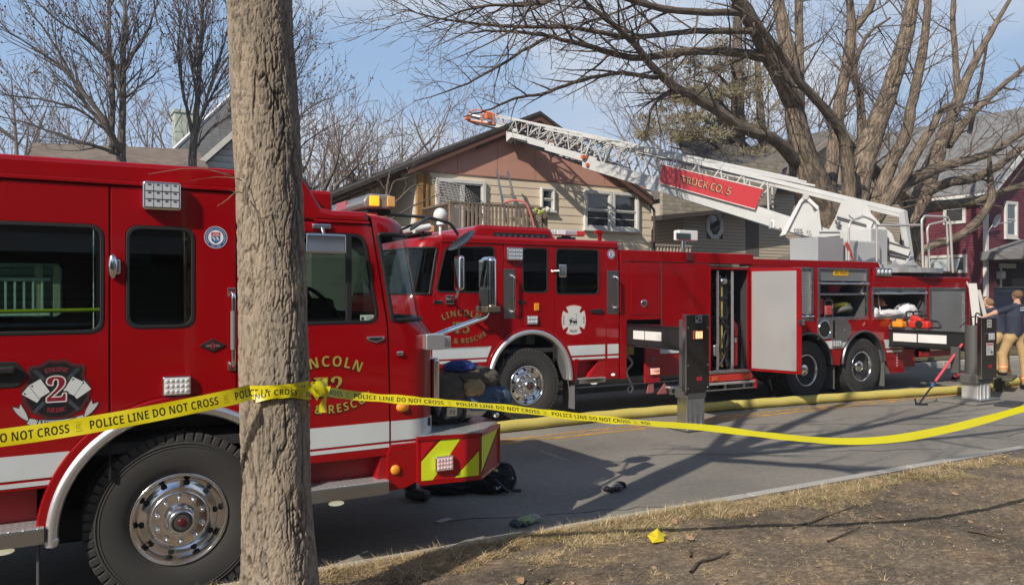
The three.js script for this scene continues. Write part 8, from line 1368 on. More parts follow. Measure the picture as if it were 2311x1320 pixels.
// gear in the open compartments
{
  const y = 1.53, z = -10.45;
  const t = thing('generator', 'red generator in the lower left of the open compartment', 'generator', [12.7, y, z]); part('body', crb(0.30, 0.34, 0.3, 0.05, 12.68, y + 0.2, z), phy([0.5, 0.03, 0.02], 0.35), t); part('tank', crb(0.2, 0.2, 0.28, 0.04, 12.92, y + 0.12, z + 0.05), std([0.38, 0.05, 0.05], 0.5), t); part('frame', [pipe([V3(12.82, y, z + 0.15), V3(12.82, y + 0.32, z + 0.15), V3(13.05, y + 0.32, z + 0.15), V3(13.05, y, z + 0.15)], 0.014, 0.04)], M.grey, t);
  const c = thing('hose_roll', 'rolled hose with a yellow band in the lower right of the compartment', 'hose roll', [13.5, y, z]); part('roll', [new THREE.TorusGeometry(0.17, 0.055, 10, 28).rotateX(1.2).translate(13.5, y + 0.10, z), new THREE.TorusGeometry(0.10, 0.05, 10, 24).rotateX(1.2).translate(13.5, y + 0.11, z)], std([0.10, 0.11, 0.10], 0.7), c); part('yellow_band', [new THREE.TorusGeometry(0.15, 0.04, 10, 28).rotateX(1.35).translate(13.45, y + 0.21, z - 0.02)], std([0.55, 0.50, 0.05], 0.6), c); part('coupling', [cyl(0.06, 0.06, 0.16, 13.60, y + 0.23, z + 0.02, 'x')], M.polish, c);
  solo('hand_tools', [bar(V3(13.12, y + 0.05, z), V3(13.10, y + 0.36, z - 0.05), 0.02), bar(V3(13.2, y + 0.05, z), V3(13.22, y + 0.38, z - 0.05), 0.018), crb(0.18, 0.05, 0.05, 0.01, 13.16, y + 0.36, z - 0.05)], std([0.12, 0.12, 0.12], 0.4, 0.6), 'dark hand tools standing between the generator and the hose roll', 'tools');
  solo('gear_bag', lump(0.17, 0.19, 0.15, 9).translate(13.25, 2.12, -10.5), cloth([0.16, 0.015, 0.03]), 'dark red bag on the compartment shelf', 'bag'); solo('gear_bag', [crb(0.30, 0.3, 0.3, 0.05, 12.85, 2.14, -10.55)], cloth([0.02, 0.022, 0.045]), 'dark blue bag on the compartment shelf', 'bag');
  const w = solo('white_sheet', [lump(0.48, 0.07, 0.15, 12, 0.25).translate(14.72, 1.57, -10.30), lump(0.26, 0.15, 0.16, 14, 0.25).translate(15.32, 1.60, -10.3), lump(0.13, 0.12, 0.12, 15, 0.25).translate(14.2, 1.58, -10.28)], cloth([0.72, 0.72, 0.74]), 'white sheet spread over the floor of the wide open compartment', 'sheet');
  for (const [x, yy, n, lab] of [[14.62, 1.76, 3, 'orange helmet lying on the white sheet behind a white strap'], [14.22, 1.76, 5, 'orange helmet half hidden at the left of the wide compartment']]) { const t = thing('helmet', lab, 'helmet', [x, yy, -10.5]); part('shell', [place(new THREE.SphereGeometry(0.17, 24, 12, 0, 6.2832, 0, 1.7).scale(1, 0.9, 1.2), x, yy, -10.5, 0, 0, 0)], phy([0.36, 0.10, 0.04], 0.45), t); part('brim', new THREE.TorusGeometry(0.18, 0.015, 6, 28).rotateX(Math.PI / 2).scale(1, 1, 1.25).translate(x, yy - 0.02, -10.5), phy([0.30, 0.08, 0.035], 0.45), t); }
  solo('white_strap', tube([V3(14.50, 2.02, -10.35), V3(14.42, 1.85, -10.28), V3(14.44, 1.66, -10.26), V3(14.52, 1.56, -10.26)], 0.012, 20, 6), std([0.7, 0.7, 0.7], 0.7), 'thin white strap hanging in the wide compartment', 'strap');
}
{
  const x = 10.46, z = -10.36, t = thing('fire_extinguisher', 'red fire extinguisher strapped in the tall open compartment', 'fire extinguisher', [x, 0.66, z]);
  part('cylinder', lathe([[0, 0.68], [0.085, 0.69], [0.095, 0.72], [0.095, 1.36], [0.08, 1.44], [0.04, 1.49], [0.03, 1.53], [0, 1.53]], 28).translate(x, 0, z), phy([0.48, 0.015, 0.03], 0.3, 0, { clearcoat: 0.6 }), t); part('valve', [crb(0.10, 0.06, 0.05, 0.012, x, 1.56, z), crb(0.14, 0.02, 0.04, 0.008, x + 0.03, 1.61, z)], M.black, t); part('nozzle_hose', tube([V3(x + 0.04, 1.55, z), V3(x + 0.13, 1.45, z + 0.02), V3(x + 0.12, 1.2, z + 0.03), V3(x + 0.14, 1.0, z + 0.02)], 0.016, 20, 6), M.black, t); part('strap', new THREE.TorusGeometry(0.098, 0.012, 6, 28).rotateX(Math.PI / 2).translate(x, 1.22, z), M.black, t); part('tag', decal(x - 0.03, 1.16, z + 0.098, 0.05, 0.08), std([0.6, 0.6, 0.6], 0.6), t);
}
{
  const t = thing('long_tools', 'long yellow and black poles racked between the aluminium rails', 'poles', [10.12, 0.66, -10.3]);
  each('pole', [bar(V3(10.12, 0.7, -10.28), V3(10.11, 2.2, -10.28), 0.022)], std([0.50, 0.36, 0.08], 0.5), t); each('pole', [bar(V3(10.18, 0.7, -10.4), V3(10.2, 2.3, -10.4), 0.02), bar(V3(10.04, 0.7, -10.35), V3(10.03, 2.25, -10.35), 0.018)], M.alu, t);
  part('black_straps', [tube([V3(10.05, 1.5, -10.24), V3(10.15, 1.42, -10.22), V3(10.22, 1.2, -10.24), V3(10.16, 0.9, -10.23), V3(10.22, 0.72, -10.24)], 0.03, 24, 6), tube([V3(10.24, 1.4, -10.24), V3(10.1, 1.2, -10.22), V3(10.14, 0.95, -10.22), V3(10.06, 0.75, -10.24)], 0.025, 24, 6), ...[1.0, 1.55, 1.9, 2.15].map((y) => crb(0.2, 0.06, 0.06, 0.02, 10.13, y, -10.26))], M.black, t); each('tool_head', [ball(0.07, 10.13, 2.2, -10.26, 1.2, 1, 1), crb(0.1, 0.2, 0.1, 0.03, 9.87, 1.0, -10.2)], M.satin, t);
}
// breathing set and clothes on the front bumper of the near engine
{
  const y = 0.95, zb = -5.86, t = thing('breathing_set', 'firefighter breathing set with a pale tank lying on the bumper deck', 'breathing apparatus', [3.0, y, zb]);
  part('tank', lathe([[0, -0.24], [0.06, -0.235], [0.092, -0.18], [0.095, 0.10], [0.085, 0.155], [0.055, 0.20], [0.025, 0.215], [0.02, 0.25], [0, 0.25]], 28).rotateZ(-Math.PI / 2).translate(2.90, y + 0.115, zb), std([0.66, 0.62, 0.50], 0.5, 0.1, { map: rep(T.dirt, 2) }), t);
  part('tank_label', [cyl(0.0965, 0.0965, 0.10, 2.80, y + 0.115, zb, 'x', 28)], std([0.10, 0.10, 0.085], 0.6), t); part('number_patch', (() => { const g = new THREE.PlaneGeometry(0.09, 0.07); return g.translate(2.74, y + 0.10, zb + 0.115); })(), print(canvasTex(96, 72, (g) => { g.fillStyle = '#c9b79d'; g.fillRect(0, 0, 96, 72); g.fillStyle = '#1a1512'; g.font = 'bold 62px serif'; g.textAlign = 'center'; g.textBaseline = 'middle'; g.save(); g.translate(48, 36); g.rotate(-1.4); g.fillText('2', 0, 2); g.restore(); })), t);
  part('valve', [cyl(0.02, 0.02, 0.06, 3.15, y + 0.115, zb, 'x'), crb(0.09, 0.12, 0.10, 0.03, 3.21, y + 0.10, zb), cyl(0.03, 0.03, 0.05, 3.20, y + 0.20, zb, 'y'), lump(0.10, 0.13, 0.10, 21).translate(3.22, y + 0.12, zb - 0.08)], std([0.05, 0.052, 0.056], 0.45, 0.2), t); part('gauge', [ball(0.025, 3.22, y + 0.215, zb + 0.04), ball(0.03, 3.16, y + 0.04, zb + 0.07)], M.polish, t);
  part('harness', [lump(0.22, 0.05, 0.10, 23).translate(2.78, y + 0.02, zb - 0.08), tube([V3(2.66, y + 0.05, zb + 0.09), V3(2.72, y + 0.2, zb + 0.08), V3(2.80, y + 0.24, zb), V3(2.9, y + 0.23, zb - 0.06)], 0.022, 20, 6), new THREE.TorusGeometry(0.10, 0.018, 8, 26).rotateY(Math.PI / 2).translate(2.86, y + 0.115, zb)], cloth([0.035, 0.037, 0.035]), t);
  solo('jacket', [lump(0.22, 0.10, 0.16, 31, 0.2).translate(3.0, 1.28, zb - 0.05), lump(0.12, 0.16, 0.14, 33, 0.2).translate(2.78, 1.18, zb - 0.02)], cloth([0.105, 0.085, 0.066]), 'brown jacket heaped on top of the breathing set', 'jacket');
  solo('blue_shirt', lump(0.13, 0.05, 0.12, 35, 0.2).translate(2.90, 1.385, zb - 0.06), cloth([0.03, 0.06, 0.24]), 'bright blue cloth on top of the heaped clothes', 'cloth');
  solo('khaki_cloth', lump(0.085, 0.075, 0.07, 37, 0.2).translate(2.94, 1.225, zb + 0.10), cloth([0.36, 0.255, 0.14]), 'khaki cloth tucked between the brown jacket and the jeans', 'cloth');
  solo('jeans', [lump(0.17, 0.11, 0.12, 39, 0.2).translate(3.04, 1.13, zb + 0.04), lump(0.11, 0.11, 0.11, 41, 0.2).translate(3.22, 1.10, zb - 0.02)], cloth([0.055, 0.09, 0.15]), 'blue jeans heaped over the breathing set', 'jeans');
  solo('dark_coat', [lump(0.16, 0.12, 0.12, 43, 0.2).translate(2.78, 1.10, zb - 0.16), lump(0.12, 0.09, 0.12, 45, 0.2).translate(3.16, 1.20, zb - 0.12)], cloth([0.03, 0.02, 0.02]), 'dark coat under the heaped clothes on the bumper', 'coat');
}
{
  const t = thing('gear_pack', 'black firefighter pack with a white 23 patch on the road under the bumper', 'pack', [3.7, 0, -7.1]), m = cloth([0.016, 0.017, 0.022]);
  part('bag', [lump(0.28, 0.10, 0.20, 51, 0.34, 40, 28, 4).translate(3.52, 0.075, -7.3), lump(0.20, 0.15, 0.17, 53, 0.34, 40, 28, 4).translate(3.82, 0.11, -7.12)], m, t);
  part('strap', [tube([V3(3.85, 0.28, -7.05), V3(3.97, 0.26, -6.98), V3(4.02, 0.12, -6.95), V3(3.98, 0.02, -6.95), V3(4.06, 0.012, -6.90)], 0.016, 20, 6), tube([V3(3.66, 0.26, -7.1), V3(3.78, 0.14, -6.93), V3(3.9, 0.02, -6.88)], 0.014, 16, 6)], std([0.05, 0.05, 0.06], 0.6), t);
  part('patch', decal(0, 0, 0, 0.085, 0.075, 0.5).rotateX(-0.75).rotateY(-0.3).translate(3.79, 0.085, -6.905), print(canvasTex(96, 80, (g) => { g.fillStyle = '#1a1a1e'; g.fillRect(0, 0, 96, 80); g.fillStyle = '#cfcfcf'; g.font = 'bold 62px sans-serif'; g.textAlign = 'center'; g.textBaseline = 'middle'; g.fillText('23', 48, 42); })), t); part('patch', [crb(0.05, 0.04, 0.01, 0.004, 3.60, 0.16, -7.085, -0.5)], std([0.55, 0.55, 0.55], 0.6), t); part('buckle', crb(0.05, 0.03, 0.02, 0.006, 3.80, 0.225, -6.965, -0.6), std([0.5, 0.5, 0.12], 0.5), t);
}
solo('boot', [crb(0.12, 0.10, 0.26, 0.04, 3.02, 0.06, -7.1, 0, 0.5), crb(0.11, 0.16, 0.12, 0.04, 2.98, 0.14, -7.2)], std([0.015, 0.015, 0.016], 0.5), 'black boot standing on the road under the bumper', 'boot');
// gloves on the road
{
  const glove = (name, label, x, z, turn, cols) => { const t = thing(name, label, 'glove', [x, 0, z]), P = (g) => g.rotateY(turn).translate(x, 0, z); part('palm', P(lump(0.085, 0.03, 0.06, cols[3], 0.25).translate(0, 0.028, 0)), cloth(cols[0]), t); for (let i = 0; i < 4; i++) part('finger', P(tube([V3(-0.06, 0.03, -0.035 + i * 0.024), V3(-0.11, 0.04 - 0.004 * i, -0.045 + i * 0.03), V3(-0.15 - 0.01 * (i % 2), 0.018, -0.04 + i * 0.028)], 0.014, 8, 7)), cloth(cols[1]), t); part('thumb', P(tube([V3(-0.02, 0.03, 0.05), V3(-0.06, 0.035, 0.085), V3(-0.10, 0.018, 0.085)], 0.015, 8, 7)), cloth(cols[1]), t); part('cuff', P(lump(0.055, 0.032, 0.058, cols[3] + 1, 0.2).translate(0.10, 0.028, 0)), cloth(cols[2]), t); };
  glove('glove', 'black and grey glove lying in the middle of the lane', 4.93, -6.50, 0.4, [[0.22, 0.215, 0.205], [0.02, 0.02, 0.02], [0.018, 0.018, 0.018], 61]);
  glove('glove', 'lime and grey glove lying on the road near the kerb', 3.53, -5.92, 0.25, [[0.40, 0.46, 0.22], [0.10, 0.11, 0.11], [0.42, 0.42, 0.38], 65]);
}
{ // crumpled scrap of tape, folded along a few creases
  const P = [[-0.075, 0, 0.02], [-0.03, 0.005, -0.03], [-0.065, 0.055, -0.045], [-0.01, 0.075, -0.06], [0.03, 0.115, -0.05], [0.055, 0.06, -0.04], [0.085, 0.035, -0.02], [0.04, 0.03, 0.0], [0.02, 0.0, 0.03], [-0.02, 0.045, 0.01]], F = [[0, 1, 2], [0, 2, 9], [2, 3, 9], [3, 4, 9], [4, 5, 7], [4, 7, 9], [5, 6, 7], [7, 8, 9], [8, 0, 9]], g = new THREE.BufferGeometry();
  g.setAttribute('position', new THREE.Float32BufferAttribute(F.flat().flatMap((i) => P[i]), 3)); g.computeVertexNormals(); g.scale(1.1, 0.62, 1.15).translate(3.93, vergeY(3.93, -4.66) + 0.012, -4.64); solo('yellow_paper', g, phy([0.70, 0.55, 0.012], 0.5, 0, { transmission: 0.15, thickness: 0 }), 'crumpled piece of yellow tape lying on the bare earth', 'litter'); }
for (const [x, z, w, turn, label] of [[2.95, -6.35, 0.16, 0.3, 'pale scrap of paper on the shaded road'], [3.45, -6.75, 0.03, 0.8, 'tiny pale scrap on the shaded road']]) solo('paper_scrap', cb(w, 0.004, w * 0.4, x, 0.008, z, 0, turn), std([0.5, 0.48, 0.46], 0.8), label, 'litter');
// ---- dry grass, leaves, twigs and grit on the near verge ----
{
  const r = rng(301), blade = (h, w, bend, c) => { const pos = [], col = [], segs = 3; for (let s = 0; s < segs; s++) { const q = (k) => { const f = k / segs; return [w * (1 - f) * 0.5, h * f * (1 - 0.25 * bend * f), h * bend * f * f]; }; const [a, b, c0] = q(s), [d, e, f] = q(s + 1); pos.push(-a, b, c0, a, b, c0, d, e, f); if (s < segs - 1) pos.push(-a, b, c0, d, e, f, -d, e, f); } for (let i = 0; i < pos.length / 3; i++) col.push(...c); const g = new THREE.BufferGeometry(); g.setAttribute('position', new THREE.Float32BufferAttribute(pos, 3)); g.setAttribute('color', new THREE.Float32BufferAttribute(col, 3)); g.computeVertexNormals(); return g; };
  const tuft = (n, h, cols, flat) => { const gs = []; for (let i = 0; i < n; i++) { const c = cols[Math.floor(r() * cols.length)], k = 0.7 + 0.6 * r(), g = blade(h * (0.5 + 0.8 * r()), 0.005 + 0.003 * r(), flat + 0.9 * r(), c.map((v) => v * k)); g.rotateX((r() - 0.3) * 0.9); g.rotateY(r() * 6.28); g.translate((r() - 0.5) * 0.06, 0, (r() - 0.5) * 0.06); gs.push(g); } return merged(gs); };
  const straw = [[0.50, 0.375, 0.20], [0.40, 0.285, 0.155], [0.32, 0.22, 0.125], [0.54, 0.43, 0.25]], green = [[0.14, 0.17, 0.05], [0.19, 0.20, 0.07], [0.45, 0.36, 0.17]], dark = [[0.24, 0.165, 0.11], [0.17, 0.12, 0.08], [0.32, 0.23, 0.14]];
  const kinds = [tuft(16, 0.085, straw, 0.9), tuft(16, 0.07, straw, 1.3), tuft(12, 0.075, [...straw, ...green], 0.8), tuft(12, 0.06, dark, 1.0), tuft(14, 0.075, green, 0.7)], spots = kinds.map(() => []);
  const m = std([1, 1, 1], 0.9, 0, { vertexColors: true, side: THREE.DoubleSide }), mt = new THREE.Matrix4(), q = new THREE.Quaternion(), e = new THREE.Euler();
  for (let i = 0; i < 60000; i++) {
    const x = lerp(0.5, 13, r()), f = r(), z = lerp(KERB + 0.17, -2.6, Math.pow(f, 2.1)), edge = z - (KERB + 0.17), patch = fbm(x * 2.4, z * 3.2, 77, 4);
    const band = 0.20 + 0.42 * fbm(x * 0.9, 3, 5, 3), want = edge < band * 1.7 ? sstep(0.40, 0.66, patch * 0.9 + 0.42 * (1 - edge / (band * 1.35))) : 0.14 * sstep(0.55, 0.68, patch) + 0.012;
    if (r() > want * 0.8 || (x > 9.35 && z < -4.6) || (x > 5.2 && edge < 0.05 + 0.12 * r())) continue;
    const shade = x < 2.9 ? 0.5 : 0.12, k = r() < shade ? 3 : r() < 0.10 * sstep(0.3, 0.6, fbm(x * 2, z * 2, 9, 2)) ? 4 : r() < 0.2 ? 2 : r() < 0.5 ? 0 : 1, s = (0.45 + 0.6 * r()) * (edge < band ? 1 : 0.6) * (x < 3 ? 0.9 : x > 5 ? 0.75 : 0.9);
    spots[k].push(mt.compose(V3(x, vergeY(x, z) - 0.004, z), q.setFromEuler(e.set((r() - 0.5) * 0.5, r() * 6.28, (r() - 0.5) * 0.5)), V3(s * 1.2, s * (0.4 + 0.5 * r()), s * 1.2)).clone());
  }
  const names = ['dry yellow grass in tufts along the kerb', 'matted straw-coloured grass along the kerb', 'mixed dry and green grass along the kerb', 'dark withered grass beside the near trunk', 'small green blades of grass in the bare verge'];
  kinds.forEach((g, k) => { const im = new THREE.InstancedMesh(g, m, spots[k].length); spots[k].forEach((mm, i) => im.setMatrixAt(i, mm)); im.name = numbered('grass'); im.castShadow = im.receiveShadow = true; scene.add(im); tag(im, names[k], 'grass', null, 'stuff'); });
  // grit and clods
  const st = new THREE.IcosahedronGeometry(0.012, 1), N = 2600, im = new THREE.InstancedMesh(st, std([1, 1, 1], 0.95), N);
  for (let i = 0; i < N; i++) { const x = lerp(0.5, 12, r()), z = lerp(-5.1, -2.6, r()), s = 0.25 + 0.8 * r() * r() * r(), y = vergeY(x, z); im.setMatrixAt(i, mt.compose(V3(x, y + 0.002, z), q.setFromEuler(e.set(r() * 6, r() * 6, r() * 6)), V3(s * 1.3, s * 0.7, s))); const c = r() < 0.12 ? [0.48, 0.43, 0.34] : [0.16 + 0.08 * r(), 0.13 + 0.06 * r(), 0.10 + 0.05 * r()]; im.setColorAt(i, rgb(...c)); }
  im.name = 'grit'; im.castShadow = im.receiveShadow = true; scene.add(im); tag(im, 'grit and small clods strewn over the bare earth', 'grit', null, 'stuff');
  // leaf litter
  const leaf = (s) => { const sh = new THREE.Shape(); sh.moveTo(0, -s); sh.quadraticCurveTo(s * 0.9, -s * 0.3, s * 0.5, s * 0.4); sh.lineTo(s * 0.3, s * 0.35); sh.lineTo(0, s); sh.lineTo(-s * 0.35, s * 0.4); sh.lineTo(-s * 0.6, s * 0.45); sh.quadraticCurveTo(-s * 0.8, -s * 0.4, 0, -s); const g = new THREE.ShapeGeometry(sh, 4), p = g.attributes.position; for (let i = 0; i < p.count; i++) p.setZ(i, 0.3 * (p.getX(i) ** 2 + p.getY(i) ** 2) / s + 0.2 * p.getX(i)); g.computeVertexNormals(); return g.rotateX(-Math.PI / 2); };
  const lg = leaf(0.019), Ln = 520, li = new THREE.InstancedMesh(lg, std([1, 1, 1], 0.9, 0, { side: THREE.DoubleSide }), Ln);
  for (let i = 0; i < Ln; i++) { const x = lerp(0.6, 12, r()), z = lerp(-5.2, -2.8, Math.pow(r(), 1.3)), s = 0.5 + 0.8 * r(); li.setMatrixAt(i, mt.compose(V3(x, vergeY(x, z) + 0.008, z), q.setFromEuler(e.set((r() - 0.5) * 0.9, r() * 6, (r() - 0.5) * 0.9)), V3(s, s, s))); const k = 0.7 + 0.6 * r(); li.setColorAt(i, rgb(0.30 * k, 0.20 * k, 0.125 * k)); }
  li.name = 'leaf_litter'; li.castShadow = li.receiveShadow = true; scene.add(li); tag(li, 'small brown dead leaves scattered over the verge', 'leaves', null, 'stuff');
  const big = [[4.15, -4.55, 0.045, 'curled brown leaf beside the yellow scrap'], [4.35, -4.95, 0.045, 'brown leaf in the grass above the yellow scrap'], [1.95, -5.02, 0.05, 'pale brown leaf in the grass right of the trunk'], [5.9, -4.2, 0.04, 'small tan leaf on the bare earth below the tape shadow'], [7.2, -4.35, 0.04, 'tan leaf lying on the earth near the right edge'], [2.55, -4.35, 0.04, 'broad pale leaf at the lower middle of the verge']];
  for (const [x, z, s, label] of big) { const k = r(); solo('dead_leaf', leaf(s).rotateY(k * 6).rotateX(0.3).translate(x, vergeY(x, z) + 0.018, z), std([0.33 + 0.1 * k, 0.21 + 0.05 * k, 0.13], 0.9), label, 'leaf'); }
  const twig = (pts, ra, label) => { const P = pts.map(([x, z], i) => V3(x, vergeY(x, z) + 0.012 + (i % 2) * 0.006, z)), w = new Wood(), [A, B] = limbPath(P, [ra, ra * 0.8, ra * 0.4], 14, r, 0.008); w.tube(A, B, 6); const c = A[7]; w.tube([c, c.clone().add(V3(0.05, 0.02, -0.03)), c.clone().add(V3(0.1, 0.012, -0.03))], [ra * 0.5, ra * 0.4, ra * 0.2], 5); solo('stick', w.build(), std([0.085, 0.06, 0.045], 0.9), label, 'stick'); };
  twig([[3.62, -3.95], [3.78, -4.06], [4.0, -4.10], [4.18, -4.16]], 0.012, 'dark forked stick below the yellow scrap'); twig([[3.86, -4.22], [3.93, -4.30], [3.97, -4.36]], 0.009, 'short dark stick just below the yellow scrap'); twig([[5.05, -4.35], [5.4, -4.42], [5.75, -4.50], [6.1, -4.55]], 0.009, 'long thin stick in the middle of the bare earth'); twig([[4.95, -3.95], [5.2, -3.98], [5.5, -4.08]], 0.008, 'thin curved stick at the lower right of the verge'); twig([[6.05, -3.55], [6.1, -3.45], [6.12, -3.32]], 0.010, 'short stick near the bottom right corner'); twig([[2.6, -4.2], [2.72, -4.3], [2.74, -4.42]], 0.008, 'small upright stick left of the bare patch');
}

// ---------- people ----------
const sminK = (a, b, k) => { const h = clamp(0.5 + 0.5 * (b - a) / k); return lerp(b, a, h) - k * h * (1 - h); };
function blobMesh(bones, k, N, extra) { // bones: [ax,ay,az, bx,by,bz, r0, r1, colour]; returns one skin with colours by the nearest bone
  const lo = V3(1e9, 1e9, 1e9), hi = V3(-1e9, -1e9, -1e9);
  for (const b of bones) for (const o of [0, 3]) { const r = Math.max(b[6], b[7]) + 0.03; lo.min(V3(b[o] - r, b[o + 1] - r, b[o + 2] - r)); hi.max(V3(b[o] + r, b[o + 1] + r, b[o + 2] + r)); }
  const c = lo.clone().add(hi).multiplyScalar(0.5), half = Math.max(hi.x - lo.x, hi.y - lo.y, hi.z - lo.z) / 2 * 1.06, mc = new MarchingCubes(N, new THREE.MeshStandardMaterial(), false, false, 60000);
  mc.isolation = 0;
  const cap = (b, x, y, z) => { const dx = b[3] - b[0], dy = b[4] - b[1], dz = b[5] - b[2], px = x - b[0], py = y - b[1], pz = z - b[2], t = clamp((px * dx + py * dy + pz * dz) / (dx * dx + dy * dy + dz * dz + 1e-9)), ex = px - dx * t, ey = py - dy * t, ez = pz - dz * t; return Math.sqrt(ex * ex + ey * ey + ez * ez) - lerp(b[6], b[7], t); };
  for (let zi = 0; zi < N; zi++) for (let yi = 0; yi < N; yi++) for (let xi = 0; xi < N; xi++) {
    const x = c.x + (xi - N / 2) / (N / 2) * half, y = c.y + (yi - N / 2) / (N / 2) * half, z = c.z + (zi - N / 2) / (N / 2) * half; let d = 1;
    if (x > lo.x && x < hi.x && y > lo.y && y < hi.y && z > lo.z && z < hi.z) for (const b of bones) { const e = cap(b, x, y, z); if (e < d + k) d = d > 0.9 ? e : sminK(d, e, k); }
    mc.field[xi + yi * N + zi * N * N] = -d;
  }
  mc.update(); const n = mc.count, pos = new Float32Array(n * 3), nor = new Float32Array(n * 3), col = new Float32Array(n * 3);
  for (let i = 0; i < n; i++) {
    for (let a = 0; a < 3; a++) { pos[i * 3 + a] = mc.positionArray[i * 3 + a] * half + c.getComponent(a); nor[i * 3 + a] = -mc.normalArray[i * 3 + a] * -1; }
    let best = 1e9, cc = [0.5, 0.5, 0.5]; for (const b of bones) { const e = cap(b, pos[i * 3], pos[i * 3 + 1], pos[i * 3 + 2]); if (e < best) { best = e; cc = b[8]; } } col.set(cc, i * 3);
  }
  const g = new THREE.BufferGeometry(); g.setAttribute('position', new THREE.BufferAttribute(pos, 3)); g.setAttribute('color', new THREE.BufferAttribute(col, 3)); const w = mergeVertices(g, 1e-4); w.computeVertexNormals(); return w;
}
const SKIN = [0.50, 0.285, 0.205], NAVY = [0.016, 0.021, 0.042], TAN = [0.42, 0.285, 0.135], BOOT = [0.02, 0.02, 0.02];
function handBones(w, dir, down, s = 1) { // palm, four unequal fingers and a thumb from the palm's side
  const d = dir.clone().normalize(), sd = d.clone().cross(down).normalize(), B = [], at = (f, u, v) => w.clone().addScaledVector(d, f * s).addScaledVector(sd, u * s).addScaledVector(down, v * s), add = (p, q, r0, r1) => B.push([p.x, p.y, p.z, q.x, q.y, q.z, r0 * s, r1 * s, SKIN]);
  for (const u of [-0.028, 0, 0.028]) add(at(0, u * 0.6, 0), at(0.085, u, 0), 0.019, 0.017);
  [[-0.034, 0.068], [-0.012, 0.080], [0.011, 0.075], [0.033, 0.058]].forEach(([u, l]) => { add(at(0.088, u, 0), at(0.088 + l * 0.5, u * 1.15, 0.012), 0.0098, 0.0092); add(at(0.088 + l * 0.5, u * 1.15, 0.012), at(0.088 + l * 0.88, u * 1.15, 0.038), 0.0092, 0.0078); });
  add(at(0.025, -0.034, 0), at(0.062, -0.068, 0.012), 0.0125, 0.0105); add(at(0.062, -0.068, 0.012), at(0.092, -0.072, 0.028), 0.0105, 0.009);
  return B;
}
function headBones(c, f, s = 1) { // head centred at c, looking along f
  const B = [], F = f.clone().normalize(), U = V3(0, 1, 0).addScaledVector(F, -F.y).normalize(), S = U.clone().cross(F), at = (a, b, d) => c.clone().addScaledVector(F, a * s).addScaledVector(U, b * s).addScaledVector(S, d * s), add = (p, q, r0, r1, col = SKIN) => B.push([p.x, p.y, p.z, q.x, q.y, q.z, r0 * s, r1 * s, col]);
  add(at(-0.018, 0.03, 0), at(0.018, 0.035, 0), 0.088, 0.080); add(at(0.03, -0.02, 0), at(0.052, -0.075, 0), 0.062, 0.036); add(at(0.092, 0.012, 0), at(0.108, -0.022, 0), 0.010, 0.015);
  for (const k of [1, -1]) { add(at(0.078, 0.022, 0.032 * k), at(0.080, 0.022, 0.030 * k), 0.013, 0.013); add(at(-0.005, 0.02, 0.083 * k), at(-0.012, -0.02, 0.080 * k), 0.014, 0.010); add(at(0.082, 0.042, 0.014 * k), at(0.072, 0.040, 0.045 * k), 0.009, 0.008); add(at(0.058, -0.012, 0.036 * k), at(0.04, -0.03, 0.05 * k), 0.026, 0.02); }
  add(at(0.083, -0.052, 0.016), at(0.083, -0.052, -0.016), 0.010, 0.010, [0.40, 0.19, 0.15]);
  return B;
}
